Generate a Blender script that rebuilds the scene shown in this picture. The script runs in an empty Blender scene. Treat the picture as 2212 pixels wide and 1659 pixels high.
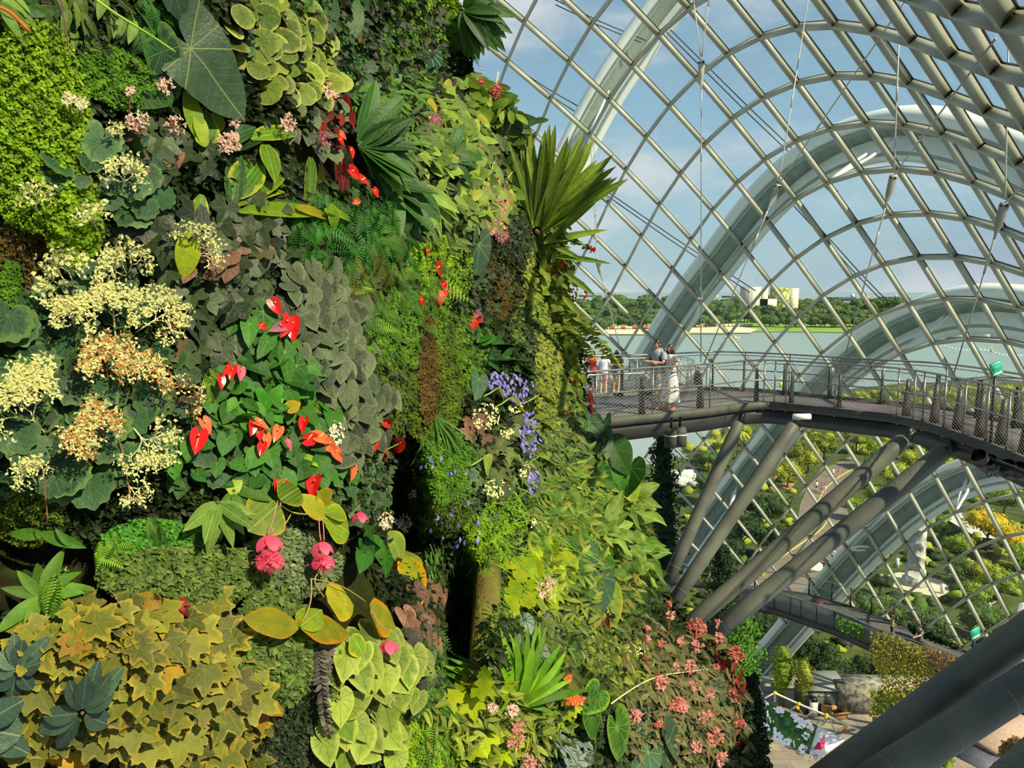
import bpy, math, random
import numpy as np
from mathutils import Vector, Matrix
random.seed(7); RNG=np.random.default_rng(11)
SC=bpy.context.scene; COL=SC.collection
F=1661.0; CU=1106.0; CV=829.5; H=30.0
PIT=math.atan(199/1661.0); CP,SP=math.cos(PIT),math.sin(PIT)
CAM=np.array([0.0,0.0,H])
def ray(u,v):
    u=np.asarray(u,float); v=np.asarray(v,float)
    a=(u-CU)/F; b=(CV-v)/F; o=np.ones_like(a*b)
    return np.stack([a*o,o*CP+b*SP,-o*SP+b*CP],-1)
def P(u,v,d):
    return CAM+ray(u,v)*np.asarray(d,float)[...,None]
def PZ(u,v,z):                      # point of a pixel ray on the level z
    r=ray(u,v); return CAM+r*((z-H)/r[...,2])[...,None]
def V3(p): return Vector((float(p[0]),float(p[1]),float(p[2])))
def unit(a):
    a=np.asarray(a,float); return a/np.maximum(np.linalg.norm(a,axis=-1,keepdims=True),1e-9)
# ---------------------------------------------------------------- mesh builder
class MB:
    def __init__(s): s.v=[]; s.f=[]; s.uv=[]; s.r=[]; s.n=0
    def add(s,verts,faces,uv=None,rnd=0.0):
        verts=np.asarray(verts,float).reshape(-1,3)
        for g in (faces if isinstance(faces,list) else [faces]):
            g=np.asarray(g,int)
            if g.size: s.f.append(g+s.n)
        s.v.append(verts)
        uv=np.zeros((len(verts),3)) if uv is None else np.asarray(uv,float); s.uv.append(uv if uv.shape[1]==3 else np.concatenate([uv,np.zeros((len(uv),1))],1))
        s.r.append(np.full(len(verts),float(rnd)) if np.isscalar(rnd) else np.asarray(rnd,float))
        s.n+=len(verts)
    def box(s,c,sz,R=None):
        x,y,z=[q/2 for q in sz]
        v=np.array([[a*x,b*y,e*z] for a in(-1,1) for b in(-1,1) for e in(-1,1)])
        if R is not None: v=v@np.asarray(R).T
        s.add(v+np.asarray(c,float),np.array([[0,1,3,2],[4,6,7,5],[0,4,5,1],[2,3,7,6],[0,2,6,4],[1,5,7,3]]))
    def beam(s,a,b,w,h,up=(0,0,1),ext=0,off=0):
        a=np.asarray(a,float); b=np.asarray(b,float); t=unit(b-a); up=np.asarray(up,float)
        n=unit(up-t*(up@t)); sd=np.cross(t,n); a=a-t*ext; b=b+t*ext
        v=[]
        for p in (a,b):
            for q,r in ((-1,0),(1,0),(1,1),(-1,1)): v.append(p+sd*q*w/2+n*(r*h+off))
        s.add(v,np.array([[0,1,2,3],[7,6,5,4],[0,4,5,1],[1,5,6,2],[2,6,7,3],[3,7,4,0]]))
    def tube(s,pts,r,n=8,cap=True,rnd=0.0):
        pts=np.asarray(pts,float); m=len(pts); r=np.full(m,float(r)) if np.isscalar(r) else np.asarray(r,float)
        t=np.gradient(pts,axis=0); t=unit(t)
        ref=np.array([0,0,1.0]) if abs(t[0][2])<.9 else np.array([1.0,0,0])
        a=unit(np.cross(t,ref)); b=np.cross(t,a)
        th=np.arange(n)*2*math.pi/n
        v=pts[:,None]+r[:,None,None]*(a[:,None]*np.cos(th)[None,:,None]+b[:,None]*np.sin(th)[None,:,None])
        i=np.arange(m-1)[:,None]*n; j=np.arange(n)[None]; k=(j+1)%n
        f=np.stack([i+j,i+k,i+n+k,i+n+j],-1).reshape(-1,4)
        uv=np.stack([np.repeat(np.linspace(0,1,m),n),np.tile(np.arange(n)/n,m)],-1)
        fs=[f]
        if cap: fs+= [np.array([list(range(n))[::-1]]),np.array([[(m-1)*n+q for q in range(n)]])]
        s.add(v.reshape(-1,3),fs,uv,rnd)
    def loft(s,rings,cap=True,close=True):
        R=np.asarray(rings,float); m,n=R.shape[:2]
        i=np.arange(m-1)[:,None]*n; j=np.arange(n if close else n-1)[None]; k=(j+1)%n
        fs=[np.stack([i+j,i+k,i+n+k,i+n+j],-1).reshape(-1,4)]
        if cap: fs+=[np.array([list(range(n))[::-1]]),np.array([[(m-1)*n+q for q in range(n)]])]
        uv=np.stack([np.repeat(np.linspace(0,1,m),n),np.tile(np.arange(n)/max(n-1,1),m)],-1)
        s.add(R.reshape(-1,3),fs,uv)
    def ell(s,c,r,n=12,m=8,R=None,rnd=0.0):
        th=np.linspace(0,math.pi,m+1)[:,None]; ph=np.arange(n)[None]*2*math.pi/n
        v=np.stack([np.sin(th)*np.cos(ph)*r[0],np.sin(th)*np.sin(ph)*r[1],np.cos(th)*r[2]+0*ph],-1).reshape(-1,3)
        if R is not None: v=v@np.asarray(R).T
        i=np.arange(m)[:,None]*n; j=np.arange(n)[None]; k=(j+1)%n
        s.add(v+np.asarray(c,float),np.stack([i+j,i+k,i+n+k,i+n+j],-1).reshape(-1,4),None,rnd)
    def leaves(s,T,Fc,UV,pos,X,Y,Z,sc,rnd,curl=0.0,wave=0.0,cup=0.0):
        """T: template (n,3) with y the length; every leaf gets its own frame, size and curl"""
        m=len(pos)
        if m==0: return
        sc=np.asarray(sc,float)*np.ones(m); cu=np.asarray(curl,float)*np.ones(m)
        x=T[None,:,0]; y=T[None,:,1]; z=T[None,:,2]-cu[:,None]*np.maximum(y,0)**2+np.asarray(cup,float)*np.abs(x)
        if wave: z=z+wave*np.sin(9*y+20*RNG.random((m,1)))*np.abs(x)*1.6
        y=y-0.5*cu[:,None]**2*np.maximum(y,0)**3*0.6
        x=x+np.zeros_like(y)
        v=pos[:,None]+sc[:,None,None]*(x[...,None]*X[:,None]+y[...,None]*Y[:,None]+z[...,None]*Z[:,None])
        n=T.shape[0]; off=(np.arange(m)*n)[:,None,None]
        fs=[(np.asarray(g)[None]+off).reshape(-1,np.asarray(g).shape[1]) for g in Fc]
        s.add(v.reshape(-1,3),fs,np.tile(UV,(m,1)),np.repeat(rnd,n))
    def build(s,name,mat,parent=None,smooth=False,col=None,origin=None,flatkeep=False):
        if not s.v: s.add([[0,0,0]]*3,np.array([[0,1,2]]))
        V=np.concatenate(s.v); UV=np.concatenate(s.uv); RR=np.concatenate(s.r)
        if origin is None:
            q_=parent
            while q_ is not None and '_o' not in q_: q_=q_.parent
            origin=np.array(q_['_o']) if q_ is not None else np.zeros(3)
        V=V-origin
        me=bpy.data.meshes.new(name)
        tot=np.concatenate([np.full(len(g),g.shape[1]) for g in s.f]); idx=np.concatenate([g.ravel() for g in s.f])
        me.vertices.add(len(V)); me.vertices.foreach_set('co',V.ravel().astype(np.float32))
        me.loops.add(len(idx)); me.loops.foreach_set('vertex_index',idx.astype(np.int32))
        me.polygons.add(len(tot)); st=np.concatenate([[0],np.cumsum(tot)[:-1]])
        me.polygons.foreach_set('loop_start',st.astype(np.int32)); me.polygons.foreach_set('loop_total',tot.astype(np.int32))
        if smooth: me.polygons.foreach_set('use_smooth',np.ones(len(tot),bool))
        me.update(calc_edges=True); me.validate()
        if len(me.loops)==len(idx):
            ul=me.uv_layers.new(name='UVMap'); ul.data.foreach_set('uv',UV[idx][:,:2].ravel().astype(np.float32))
        at=me.attributes.new('rnd','FLOAT','POINT')
        at.data.foreach_set('value',RR.astype(np.float32))
        if UV[:,2].any(): am=me.attributes.new('margin','FLOAT','POINT'); am.data.foreach_set('value',UV[:,2].astype(np.float32))
        me.materials.append(mat)
        o=bpy.data.objects.new(name,me); COL.objects.link(o)
        if parent is not None: o.parent=parent
        else: o.location=V3(origin); 
        return o
def tag(o,label=None,cat=None,group=None,kind=None):
    if label: o['label']=label
    if cat: o['category']=cat
    if group: o['group']=group
    if kind: o['kind']=kind
    return o
def empty(name,loc,label=None,cat=None,group=None,kind=None):
    o=bpy.data.objects.new(name,None); COL.objects.link(o); o.location=V3(loc); o.empty_display_size=.1
    o['_o']=[float(q) for q in loc]
    return tag(o,label,cat,group,kind)
def single(mb,name,mat,label,cat,group=None,kind=None,smooth=False):
    V=np.concatenate(mb.v); c=V.mean(0); c[2]=V[:,2].min()
    return tag(mb.build(name,mat,smooth=smooth,origin=c),label,cat,group,kind)
# ---------------------------------------------------------------- materials
def dim(c,k): return tuple(q*k for q in lin(c)[:3])+(1.0,)
def lin(c): return tuple(((q/255)/12.92 if q/255<=.04045 else ((q/255+.055)/1.055)**2.4) for q in c)+(1.0,)
class NT:
    def __init__(s,name):
        s.m=bpy.data.materials.new(name); s.m.use_nodes=True; s.t=s.m.node_tree; s.t.nodes.clear()
        s.out=s.n('ShaderNodeOutputMaterial')
    def n(s,t,**k):
        q=s.t.nodes.new(t)
        for a,b in k.items(): setattr(q,a,b)
        return q
    def l(s,a,b): s.t.links.new(a,b)
    def set(s,sock,val):
        if isinstance(val,bpy.types.NodeSocket): s.l(val,sock)
        else: sock.default_value=val
    def math(s,op,a,b=None,c=None,clamp=False):
        q=s.n('ShaderNodeMath',operation=op,use_clamp=clamp)
        for i,x in enumerate((a,b,c)):
            if x is not None: s.set(q.inputs[i],x)
        return q.outputs[0]
    def mix(s,f,a,b,mode='MIX'):
        q=s.n('ShaderNodeMix',data_type='RGBA',blend_type=mode); s.set(q.inputs[0],f); s.set(q.inputs[6],a); s.set(q.inputs[7],b); return q.outputs[2]
    def noise(s,vec=None,scale=5,detail=3,rough=.5):
        q=s.n('ShaderNodeTexNoise'); q.inputs['Scale'].default_value=scale; q.inputs['Detail'].default_value=detail; q.inputs['Roughness'].default_value=rough
        if vec is not None: s.l(vec,q.inputs['Vector'])
        return q.outputs[0]
    def ramp(s,f,lo,hi,smooth=False):
        q=s.n('ShaderNodeMapRange'); q.interpolation_type='SMOOTHSTEP' if smooth else 'LINEAR'
        s.set(q.inputs[0],f); q.inputs[1].default_value=lo; q.inputs[2].default_value=hi; return q.outputs[0]
    def obj(s):
        return s.n('ShaderNodeTexCoord').outputs['Object']
    def geo(s): return s.n('ShaderNodeNewGeometry').outputs['Position']
    def bsdf(s,col,rough=.6,spec=.3,metal=0,trans=0.0,bump=None,bstr=.3,bdist=.01,emit=None):
        b=s.n('ShaderNodeBsdfPrincipled'); s.set(b.inputs['Base Color'],col); s.set(b.inputs['Roughness'],rough)
        b.inputs['Specular IOR Level'].default_value=spec; b.inputs['Metallic'].default_value=metal
        if bump is not None:
            q=s.n('ShaderNodeBump'); q.inputs['Strength'].default_value=bstr; q.inputs['Distance'].default_value=bdist; s.l(bump,q.inputs['Height']); s.l(q.outputs[0],b.inputs['Normal'])
        res=b.outputs[0]
        if trans:
            t=s.n('ShaderNodeBsdfTranslucent'); s.set(t.inputs[0],s.mix(1.0,col,(1.5,1.35,.6,1),'MULTIPLY')); mx=s.n('ShaderNodeMixShader'); mx.inputs[0].default_value=trans
            s.l(res,mx.inputs[1]); s.l(t.outputs[0],mx.inputs[2]); res=mx.outputs[0]
        s.l(res,s.out.inputs[0]); return s.m
def mat_plain(name,c1,c2=None,rough=.6,spec=.3,metal=0,scale=4,bstr=.15,world=False,trans=0):
    t=NT(name); v=t.geo() if world else t.obj(); n=t.noise(v,scale,4)
    col=t.mix(t.ramp(n,.35,.65),lin(c1),lin(c2 or c1))
    return t.bsdf(col,rough,spec,metal,trans,bump=n,bstr=bstr)
LM={}
LK=.66; FK=.78
def leafmat(key,c1,c2,vein=None,vt='pin',c3=None,edge=None,rough=.42,spec=.4,trans=.28,vw=.02,dv=36,sp=.12,spot=None,back=None,vamt=.75,k=1.0):
    """leaf: colour varies leaf by leaf (c1..c2, few c3); veins drawn from the leaf's own length/width coordinates"""
    if key in LM: return LM[key]
    t=NT('leaf_'+key)
    at=t.n('ShaderNodeAttribute',attribute_name='rnd').outputs['Fac']
    col=t.mix(t.ramp(at,.0,.8),dim(c1,LK),dim(c2,LK))
    if c3: col=t.mix(t.ramp(at,.93,.96),col,dim(c3,LK))
    uvn=t.n('ShaderNodeTexCoord').outputs['UV']
    sx=t.n('ShaderNodeSeparateXYZ'); t.l(uvn,sx.inputs[0]); x,y=sx.outputs[0],sx.outputs[1]
    ax=t.math('ABSOLUTE',x)
    n=t.noise(t.obj(),60,3); nb=t.noise(t.obj(),17,3)
    col=t.mix(t.ramp(nb,.3,.7),t.mix(1.0,col,(.62,.66,.52,1),'MULTIPLY'),col)
    col=t.mix(t.math('MULTIPLY',t.ramp(n,.35,.7),.35),col,t.mix(.5,col,dim(c2,LK)))
    mask=None
    if vein is not None:
        if vt=='pin':
            mid=t.math('SUBTRACT',1.0,t.ramp(ax,vw*.4,vw*1.3,True))
            q=t.math('PINGPONG',t.math('SUBTRACT',y,t.math('MULTIPLY',ax,.9)),sp/2)
            side=t.math('MULTIPLY',t.math('SUBTRACT',1.0,t.ramp(q,vw*.15,vw*.5,True)),.5)
            mask=t.math('MAXIMUM',mid,side)
        elif vt=='par':
            mid=t.math('SUBTRACT',1.0,t.ramp(ax,vw*.4,vw*1.2,True))
            q=t.math('PINGPONG',ax,.035); side=t.math('MULTIPLY',t.math('SUBTRACT',1.0,t.ramp(q,.004,.012,True)),.35)
            mask=t.math('MAXIMUM',mid,side)
        else:
            ph=t.math('ARCTAN2',ax,y); r=t.math('SQRT',t.math('ADD',t.math('MULTIPLY',x,x),t.math('MULTIPLY',y,y)))
            d=math.radians(dv); q=t.math('MULTIPLY',t.math('PINGPONG',ph,d/2) ,r)
            mask=t.math('SUBTRACT',1.0,t.ramp(q,vw*.3,vw,True))
            q2=t.math('PINGPONG',t.math('SUBTRACT',r,t.math('MULTIPLY',t.math('PINGPONG',ph,d/2),.8)),.075)
            mask=t.math('MAXIMUM',mask,t.math('MULTIPLY',t.math('SUBTRACT',1.0,t.ramp(q2,vw*.15,vw*.5,True)),.4))
        col=t.mix(t.math('MULTIPLY',mask,vamt),col,dim(vein,LK))
    if edge is not None:
        mg=t.n('ShaderNodeAttribute',attribute_name='margin').outputs['Fac']
        n2=t.math('ADD',t.math('MULTIPLY',t.noise(t.obj(),26,3),.7),t.math('MULTIPLY',t.math('FRACT',t.math('MULTIPLY',at,13.7)),.25)); n2=t.math('ADD',n2,t.math('MULTIPLY',t.math('POWER',mg,3.0),.45)); col=t.mix(t.math('MULTIPLY',t.ramp(n2,.66,.95,True),.85),col,dim(edge,LK))
    if spot is not None:
        vo=t.n('ShaderNodeTexVoronoi'); vo.inputs['Scale'].default_value=90; t.l(t.obj(),vo.inputs['Vector'])
        col=t.mix(t.math('SUBTRACT',1.0,t.ramp(vo.outputs[0],.2,.3,True)),col,dim(spot,LK))
    br_=t.math('ADD',.62,t.math('MULTIPLY',t.math('FRACT',t.math('MULTIPLY',at,29.3)),.62)); cb=t.n('ShaderNodeCombineXYZ')
    for q_ in range(3): t.l(br_,cb.inputs[q_])
    col=t.mix(1.0,col,cb.outputs[0],'MULTIPLY')
    if back is not None:
        bf=t.n('ShaderNodeNewGeometry').outputs['Backfacing']; col=t.mix(bf,col,dim(back,LK))
    bp=t.math('ADD',t.math('MULTIPLY',n,1.2),t.math('MULTIPLY',mask,-.5)) if mask is not None else n
    LM[key]=t.bsdf(col,max(rough,.42)+.06,spec*.5,0,trans,bump=bp,bstr=.6,bdist=.005)
    return LM[key]
def flowermat(key,c1,c2,trans=.3,rough=.5):
    if key in LM: return LM[key]
    t=NT('petal_'+key); at=t.n('ShaderNodeAttribute',attribute_name='rnd').outputs['Fac']
    n=t.noise(t.obj(),40,2)
    col=t.mix(t.math('ADD',t.math('MULTIPLY',at,.7),t.math('MULTIPLY',n,.3)),dim(c1,FK),dim(c2,FK))
    LM[key]=t.bsdf(col,rough,.3,0,trans,bump=n,bstr=.1); return LM[key]
# ---------------------------------------------------------------- camera, light, sky
cam=bpy.data.cameras.new('camera'); co=bpy.data.objects.new('camera',cam); COL.objects.link(co)
co.location=(0,0,H); co.rotation_euler=(math.pi/2-PIT,0,0); cam.sensor_width=36; cam.lens=36*F/2212; cam.clip_end=60000; cam.clip_start=.05
SC.camera=co
SUN=unit(np.array([.58,-.46,.67]))
sl=bpy.data.lights.new('sun','SUN'); so=bpy.data.objects.new('sun',sl); COL.objects.link(so); sl.energy=8.2; sl.angle=.012; sl.color=(1.0,.87,.62)
so.rotation_euler=V3(SUN).to_track_quat('Z','Y').to_euler()
w=bpy.data.worlds.new('sky'); SC.world=w; w.use_nodes=True; wt=w.node_tree; wt.nodes.clear()
def wn(t,**k):
    q=wt.nodes.new(t)
    for a,b in k.items(): setattr(q,a,b)
    return q
wl=wt.links.new
tc=wn('ShaderNodeTexCoord'); sep=wn('ShaderNodeSeparateXYZ'); wl(tc.outputs['Generated'],sep.inputs[0])
rmp=wn('ShaderNodeValToRGB'); wl(sep.outputs[2],rmp.inputs[0])
els=rmp.color_ramp.elements; els[0].position=0.0; els[0].color=lin((182,198,206)); els[1].position=.62; els[1].color=lin((104,134,168))
for p_,c_ in ((.10,(170,196,212)),(.22,(152,184,208)),(.40,(130,158,186))):
    e=els.new(p_); e.color=lin(c_)
mp=wn('ShaderNodeMapping'); mp.inputs['Scale'].default_value=(1.0,1.0,2.6); wl(tc.outputs['Generated'],mp.inputs[0])
def wnoise(sc,det,rough,off):
    m=wn('ShaderNodeVectorMath',operation='ADD'); m.inputs[1].default_value=off; wl(mp.outputs[0],m.inputs[0])
    q=wn('ShaderNodeTexNoise'); q.inputs['Scale'].default_value=sc; q.inputs['Detail'].default_value=det; q.inputs['Roughness'].default_value=rough; wl(m.outputs[0],q.inputs['Vector']); return q.outputs[0]
def wramp(f,lo,hi):
    q=wn('ShaderNodeMapRange',interpolation_type='SMOOTHSTEP'); wl(f,q.inputs[0]); q.inputs[1].default_value=lo; q.inputs[2].default_value=hi; return q.outputs[0]
def wmix(f,a,b):
    q=wn('ShaderNodeMix',data_type='RGBA'); wl(f,q.inputs[0]); wl(a,q.inputs[6])
    if isinstance(b,tuple): q.inputs[7].default_value=b
    else: wl(b,q.inputs[7])
    return q.outputs[2]
c1=wmix(wramp(wnoise(3.2,6,.55,(3.1,.4,1.7)),.47,.66),rmp.outputs[0],lin((214,216,222)))
c2=wmix(wramp(wnoise(1.7,4,.5,(.2,5.4,.3)),.5,.75),c1,lin((134,152,182)))
bg=wn('ShaderNodeBackground'); wl(c2,bg.inputs[0]); bg.inputs[1].default_value=1.12
wo=wn('ShaderNodeOutputWorld'); wl(bg.outputs[0],wo.inputs[0])
SC.view_settings.view_transform='Standard'; SC.view_settings.look='None'; SC.view_settings.exposure=0.0; SC.view_settings.gamma=1.0
try: SC.view_settings.use_curve_mapping=False
except Exception: pass
# ---------------------------------------------------------------- common materials
M_rib=mat_plain('painted_steel',(166,167,146),(154,155,136),.45,.4,0,1.2,.03)
M_white=mat_plain('white_steel',(225,226,218),(214,216,208),.5,.3,0,.3,.03)
M_dark=mat_plain('dark_painted_steel',(44,44,42),(54,53,50),.45,.4,0,2,.05)
M_ss=mat_plain('stainless',(176,172,160),(160,156,146),.28,.5,.85,3,.03)
M_cable=mat_plain('cable',(190,186,172),(176,172,160),.35,.5,.3,3,.0)
M_deck=mat_plain('deck_grey',(98,95,98),(84,82,84),.75,.2,0,3,.1)
M_strut=mat_plain('strut_grey',(100,104,90),(76,80,72),.55,.3,0,1.1,.1)
M_black=mat_plain('black_metal',(26,26,28),(36,36,38),.4,.4)
def glassmat():
    t=NT('dome_glass'); n=t.geo(); mp=t.n('ShaderNodeMapping'); mp.inputs['Scale'].default_value=(3,3,.12); t.l(n,mp.inputs[0])
    st=t.noise(mp.outputs[0],1.6,5,.6)
    tr=t.n('ShaderNodeBsdfTransparent'); tr.inputs[0].default_value=(.84,.925,.90,1)
    gl=t.n('ShaderNodeBsdfGlossy'); gl.inputs['Roughness'].default_value=.03; gl.inputs[0].default_value=(.8,.9,.9,1)
    lw=t.n('ShaderNodeLayerWeight'); lw.inputs[0].default_value=.25
    df=t.n('ShaderNodeBsdfDiffuse'); df.inputs[0].default_value=(.75,.78,.76,1)
    m1=t.n('ShaderNodeMixShader'); t.l(t.math('ADD',t.math('MULTIPLY',t.math('POWER',lw.outputs[1],5.0),.35),.035),m1.inputs[0]); t.l(tr.outputs[0],m1.inputs[1]); t.l(gl.outputs[0],m1.inputs[2])
    m2=t.n('ShaderNodeMixShader'); t.l(t.math('MULTIPLY',t.ramp(st,.45,.85),.10),m2.inputs[0]); t.l(m1.outputs[0],m2.inputs[1]); t.l(df.outputs[0],m2.inputs[2])
    t.l(m2.outputs[0],t.out.inputs[0]); return t.m
M_glass=glassmat()
CX=[1774.37, 503.9, -139.1, 31.68, 10.07, 21.9, -24.09, 582.4, 50.47, -28.91, -8.229, -43.96, 0.5323, 366.3, -7.578, 5.297, -82.71, -21.74, 11.17, -43.75, -30.58, 78.08, -341.8, -21.38, 4.786, -39.81, -116.0, 155.6]
CY=[642.33, 716.811, -42.1204, 9.29427, 39.7178, 9.06179, -37.1314, -441.348, 300.255, -76.7629, 45.9535, -86.0998, -38.3067, 418.283, 39.5059, -80.2573, -10.9584, -159.719, 518.523, -148.058, 8.8504, -52.5539, -137.891, -67.779, 154.389, -307.993, 50.4775, 23.6604]
QD=[3.68442, 0.20369, -0.140585, 0.0373626, 0.0188437, -0.574777, 0.165145, -0.201547, 0.108665, -0.221513, 0.17188, -0.228985, -0.0464819, 0.141755, 0.00575559]
DEGP=6
DEGD=4

MEASN=[(-7,10),(-6,10),(-6,11),(-6,12),(-5,9),(-5,10),(-5,11),(-5,12),(-4,6),(-4,10),(-4,11),(-4,12),(-3,5),(-3,6),(-3,11),(-3,12),(-3,13),(-3,14),(-3,15),(-2,4),(-2,5),(-2,6),(-2,7),(-2,8),(-2,10),(-2,11),(-2,12),(-2,14),(-2,15),(-1,2),(-1,3),(-1,4),(-1,5),(-1,6),(-1,7),(-1,8),(-1,11),(-1,12),(-1,14),(-1,15),(-1,16),(0,1),(0,2),(0,3),(0,4),(0,5),(0,6),(0,7),(0,8),(0,9),(0,12),(0,13),(0,14),(0,15),(0,16),(0,17),(1,1),(1,2),(1,3),(1,4),(1,5),(1,7),(1,8),(1,9),(1,10),(1,13),(1,14),(1,15),(1,16),(1,17),(1,18),(2,2),(2,3),(2,4),(2,5),(2,6),(2,7),(2,8),(2,9),(2,10),(2,13),(2,14),(2,15),(2,16),(2,17),(2,18),(3,3),(3,4),(3,5),(3,6),(3,7),(3,8),(3,9),(3,10),(3,11),(3,14),(3,15),(3,16),(4,3),(4,4),(4,5),(4,6),(4,7),(4,8),(4,9),(4,10),(4,11),(4,15),(5,4),(5,5),(5,6),(5,7),(5,8),(5,9),(5,10),(5,11),(6,4),(6,5),(6,6),(6,7),(6,8),(6,9),(6,10),(6,11),(7,4),(7,5),(7,6),(7,7),(7,8),(7,9),(7,10),(8,4),(8,5),(8,6),(8,7),(8,8),(8,9),(9,4),(9,5),(9,6),(9,7),(10,3),(10,4),(10,5),(10,6),(11,3),(11,4),(11,5),(12,3)]
def pbasis(a,b,deg):
    s=(np.asarray(a,float)-2)/10; t=(np.asarray(b,float)-9)/9
    return np.stack([s**i*t**j for i in range(deg+1) for j in range(deg+1-i)],-1)
def npix(a,b):
    M=pbasis(a,b,DEGP); return M@np.array(CX),M@np.array(CY)
def ndep(a,b): return np.exp(pbasis(a,b,DEGD)@np.array(QD))
MS=set(MEASN)
def near(a,b,r):
    return any(abs(a-x)+abs(b-y)<=r for x,y in MS)
NODE={}
for b in range(0,21):
    for a in range(-9,15):
        if not near(a,b,2): continue
        u,v=npix(a,b); d=float(ndep(a,b))
        p=P(u,v,d)
        if p[2]<-1.5 or d<5: continue
        NODE[(a,b)]=p
SHC=np.array([-12.0,22.0,12.0])
NRM={}
for (a,b),p in NODE.items():
    g=lambda k:NODE.get(k)
    da=(g((a+1,b)) if g((a+1,b)) is not None else p)-(g((a-1,b)) if g((a-1,b)) is not None else p)
    db=(g((a,b+1)) if g((a,b+1)) is not None else p)-(g((a,b-1)) if g((a,b-1)) is not None else p)
    n=np.cross(da,db); l=np.linalg.norm(n)
    n=n/l if l>1e-6 else unit(p-SHC)
    if n@(p-CAM)<0: n=-n
    NRM[(a,b)]=n
NKEYS=np.array(list(NODE)); NP=np.array([NODE[tuple(k)] for k in NKEYS])
npu,npv=npix(NKEYS[:,0],NKEYS[:,1]); NDD=ndep(NKEYS[:,0],NKEYS[:,1])
def shell_d(u,v):
    w=1/((npu-u)**2+(npv-v)**2+400)**1.5; return float((w*NDD).sum()/w.sum())
dome=empty('glass_dome',(20,45,0),'pale steel diamond grid dome glazed with clear panes, closing off the right side','glass dome',kind='structure')
HB=.21; WB=.12
def rib(keys):
    mb=MB()
    run=[]
    for k in keys:
        if k in NODE: run.append(k)
    for k0,k1 in zip(run[:-1],run[1:]):
        if abs(k0[0]-k1[0])+abs(k0[1]-k1[1])!=1: continue
        a,b=NODE[k0],NODE[k1]; n=unit(NRM[k0]+NRM[k1])
        mb.beam(a,b,WB,HB,n,ext=.02)
    return mb
for a in range(-9,15):
    m=rib([(a,b) for b in range(0,21)])
    if m.n: m.build('rib',M_rib,dome)
for b in range(0,21):
    m=rib([(a,b) for a in range(-9,15)])
    if m.n: m.build('rib',M_rib,dome)
mb=MB()
for (a,b),p in NODE.items():
    ks=[(a,b),(a+1,b),(a+1,b+1),(a,b+1)]
    if all(k in NODE for k in ks): mb.add([NODE[k]+NRM[k]*(HB+.03) for k in ks],np.array([[0,1,2,3]]))
mb.build('glazing',M_glass,dome)
mb=MB()   # dark glazing gaskets on the outer side of the ribs and node plates
for (a,b),p in NODE.items():
    for k in ((a+1,b),(a,b+1)):
        if k in NODE:
            n=unit(NRM[(a,b)]+NRM[k]); mb.beam(p,NODE[k],WB*1.12,.035,n,off=HB-.01)
mb.build('gasket',M_dark,dome)
# ---------------------------------------------------------------- great white arches outside the glass
def smooth_path(pts,n):
    pts=np.asarray(pts,float); t=np.concatenate([[0],np.cumsum(np.linalg.norm(np.diff(pts,axis=0),axis=1))]); s=np.linspace(0,t[-1],n)
    q=np.stack([np.interp(s,t,pts[:,i]) for i in range(3)],-1)
    k=np.array([1,2,3,2,1])/9
    for _ in range(4):
        qq=np.pad(q,((2,2),(0,0)),mode='reflect',reflect_type='odd'); q=np.stack([np.convolve(qq[:,i],k,'valid') for i in range(3)],-1)
    return q
M_arch=mat_plain('arch_white',(236,236,226),(226,228,220),.5,.3,0,.2,.02)
M_webshade=mat_plain('arch_web_shade',(150,160,150),(138,150,140),.6)  # greyer than the arch: the recess shade is put into this colour
def arch(pix,w,label,armk):
    pts=[P(u,v,d) for u,v,d in pix]; c=smooth_path(pts,60); t=unit(np.gradient(c,axis=0))
    root=empty('arch',c[-1],label,'arch',group=None)
    # frame: y towards the dome, x sideways in the arch plane's normal
    cen=c.mean(0); cen[2]-=8
    rings=[]; rin=[]
    for p,tt in zip(c,t):
        inn=unit(CAM+np.array([0,12,-14])-p); inn=unit(inn-tt*(inn@tt)); sd=np.cross(tt,inn)
        prof=[(-.5,.1),(-.46,.62),(-.22,.62),(-.2,-.3),(.2,-.3),(.22,.62),(.46,.62),(.5,.1),(.32,-.6),(-.32,-.6)]
        rings.append([p+sd*x*w+inn*y*w*.55 for x,y in prof])
    mb=MB(); mb.loft(rings); mb.build('box_girder',M_arch,root)
    for yy,x0,x1,nm in ((-.28,-.2,.2,'web_shade_strip'),(.64,.24,.30,'painted_shadow_line'),(.64,-.30,-.24,'painted_shadow_line')):  # grey strips paint shade into the recess and dark lines along the flanges
        mb=MB(); R=[]
        for p,tt in zip(c,t):
            inn=unit(CAM+np.array([0,12,-14])-p); inn=unit(inn-tt*(inn@tt)); sd=np.cross(tt,inn); R.append([p+sd*x_*w+inn*(yy+dy)*w*.55 for x_,dy in ((x0,0),(x1,0),(x1,.03),(x0,.03))])
        mb.loft(R); mb.build(nm,M_webshade,root)
    mb=MB()
    for i in armk:
        p=c[i]; inn=unit(CAM+np.array([0,12,-14])-p); inn=unit(inn-t[i]*(inn@t[i]))
        j=int(np.argmin(np.linalg.norm(NP-(p+inn*2),axis=1)))
        q=NP[j]+NRM[tuple(NKEYS[j])]*HB
        for s in (-.18,.18):
            mb=MB(); o=t[i]*s*w*.5; L=[p+o+inn*.25*w,(p+inn*.25*w+q)/2+o,q]; mb.tube([L[0],L[0]*.9+L[2]*.1,L[1],L[0]*.1+L[2]*.9,L[2]],[.04,.08,.08,.08,.04],8); mb.build('brace_strut',M_white,root)
    return root
arch([(1500,-60,47),(1440,8,48),(1385,85,49),(1325,172,50),(1280,250,51),(1234,343,52),(1190,440,53),(1145,560,54),(1105,700,55)],2.5,'white arch outside the glass, the leftmost, rising beside the plant wall',[20])
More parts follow.
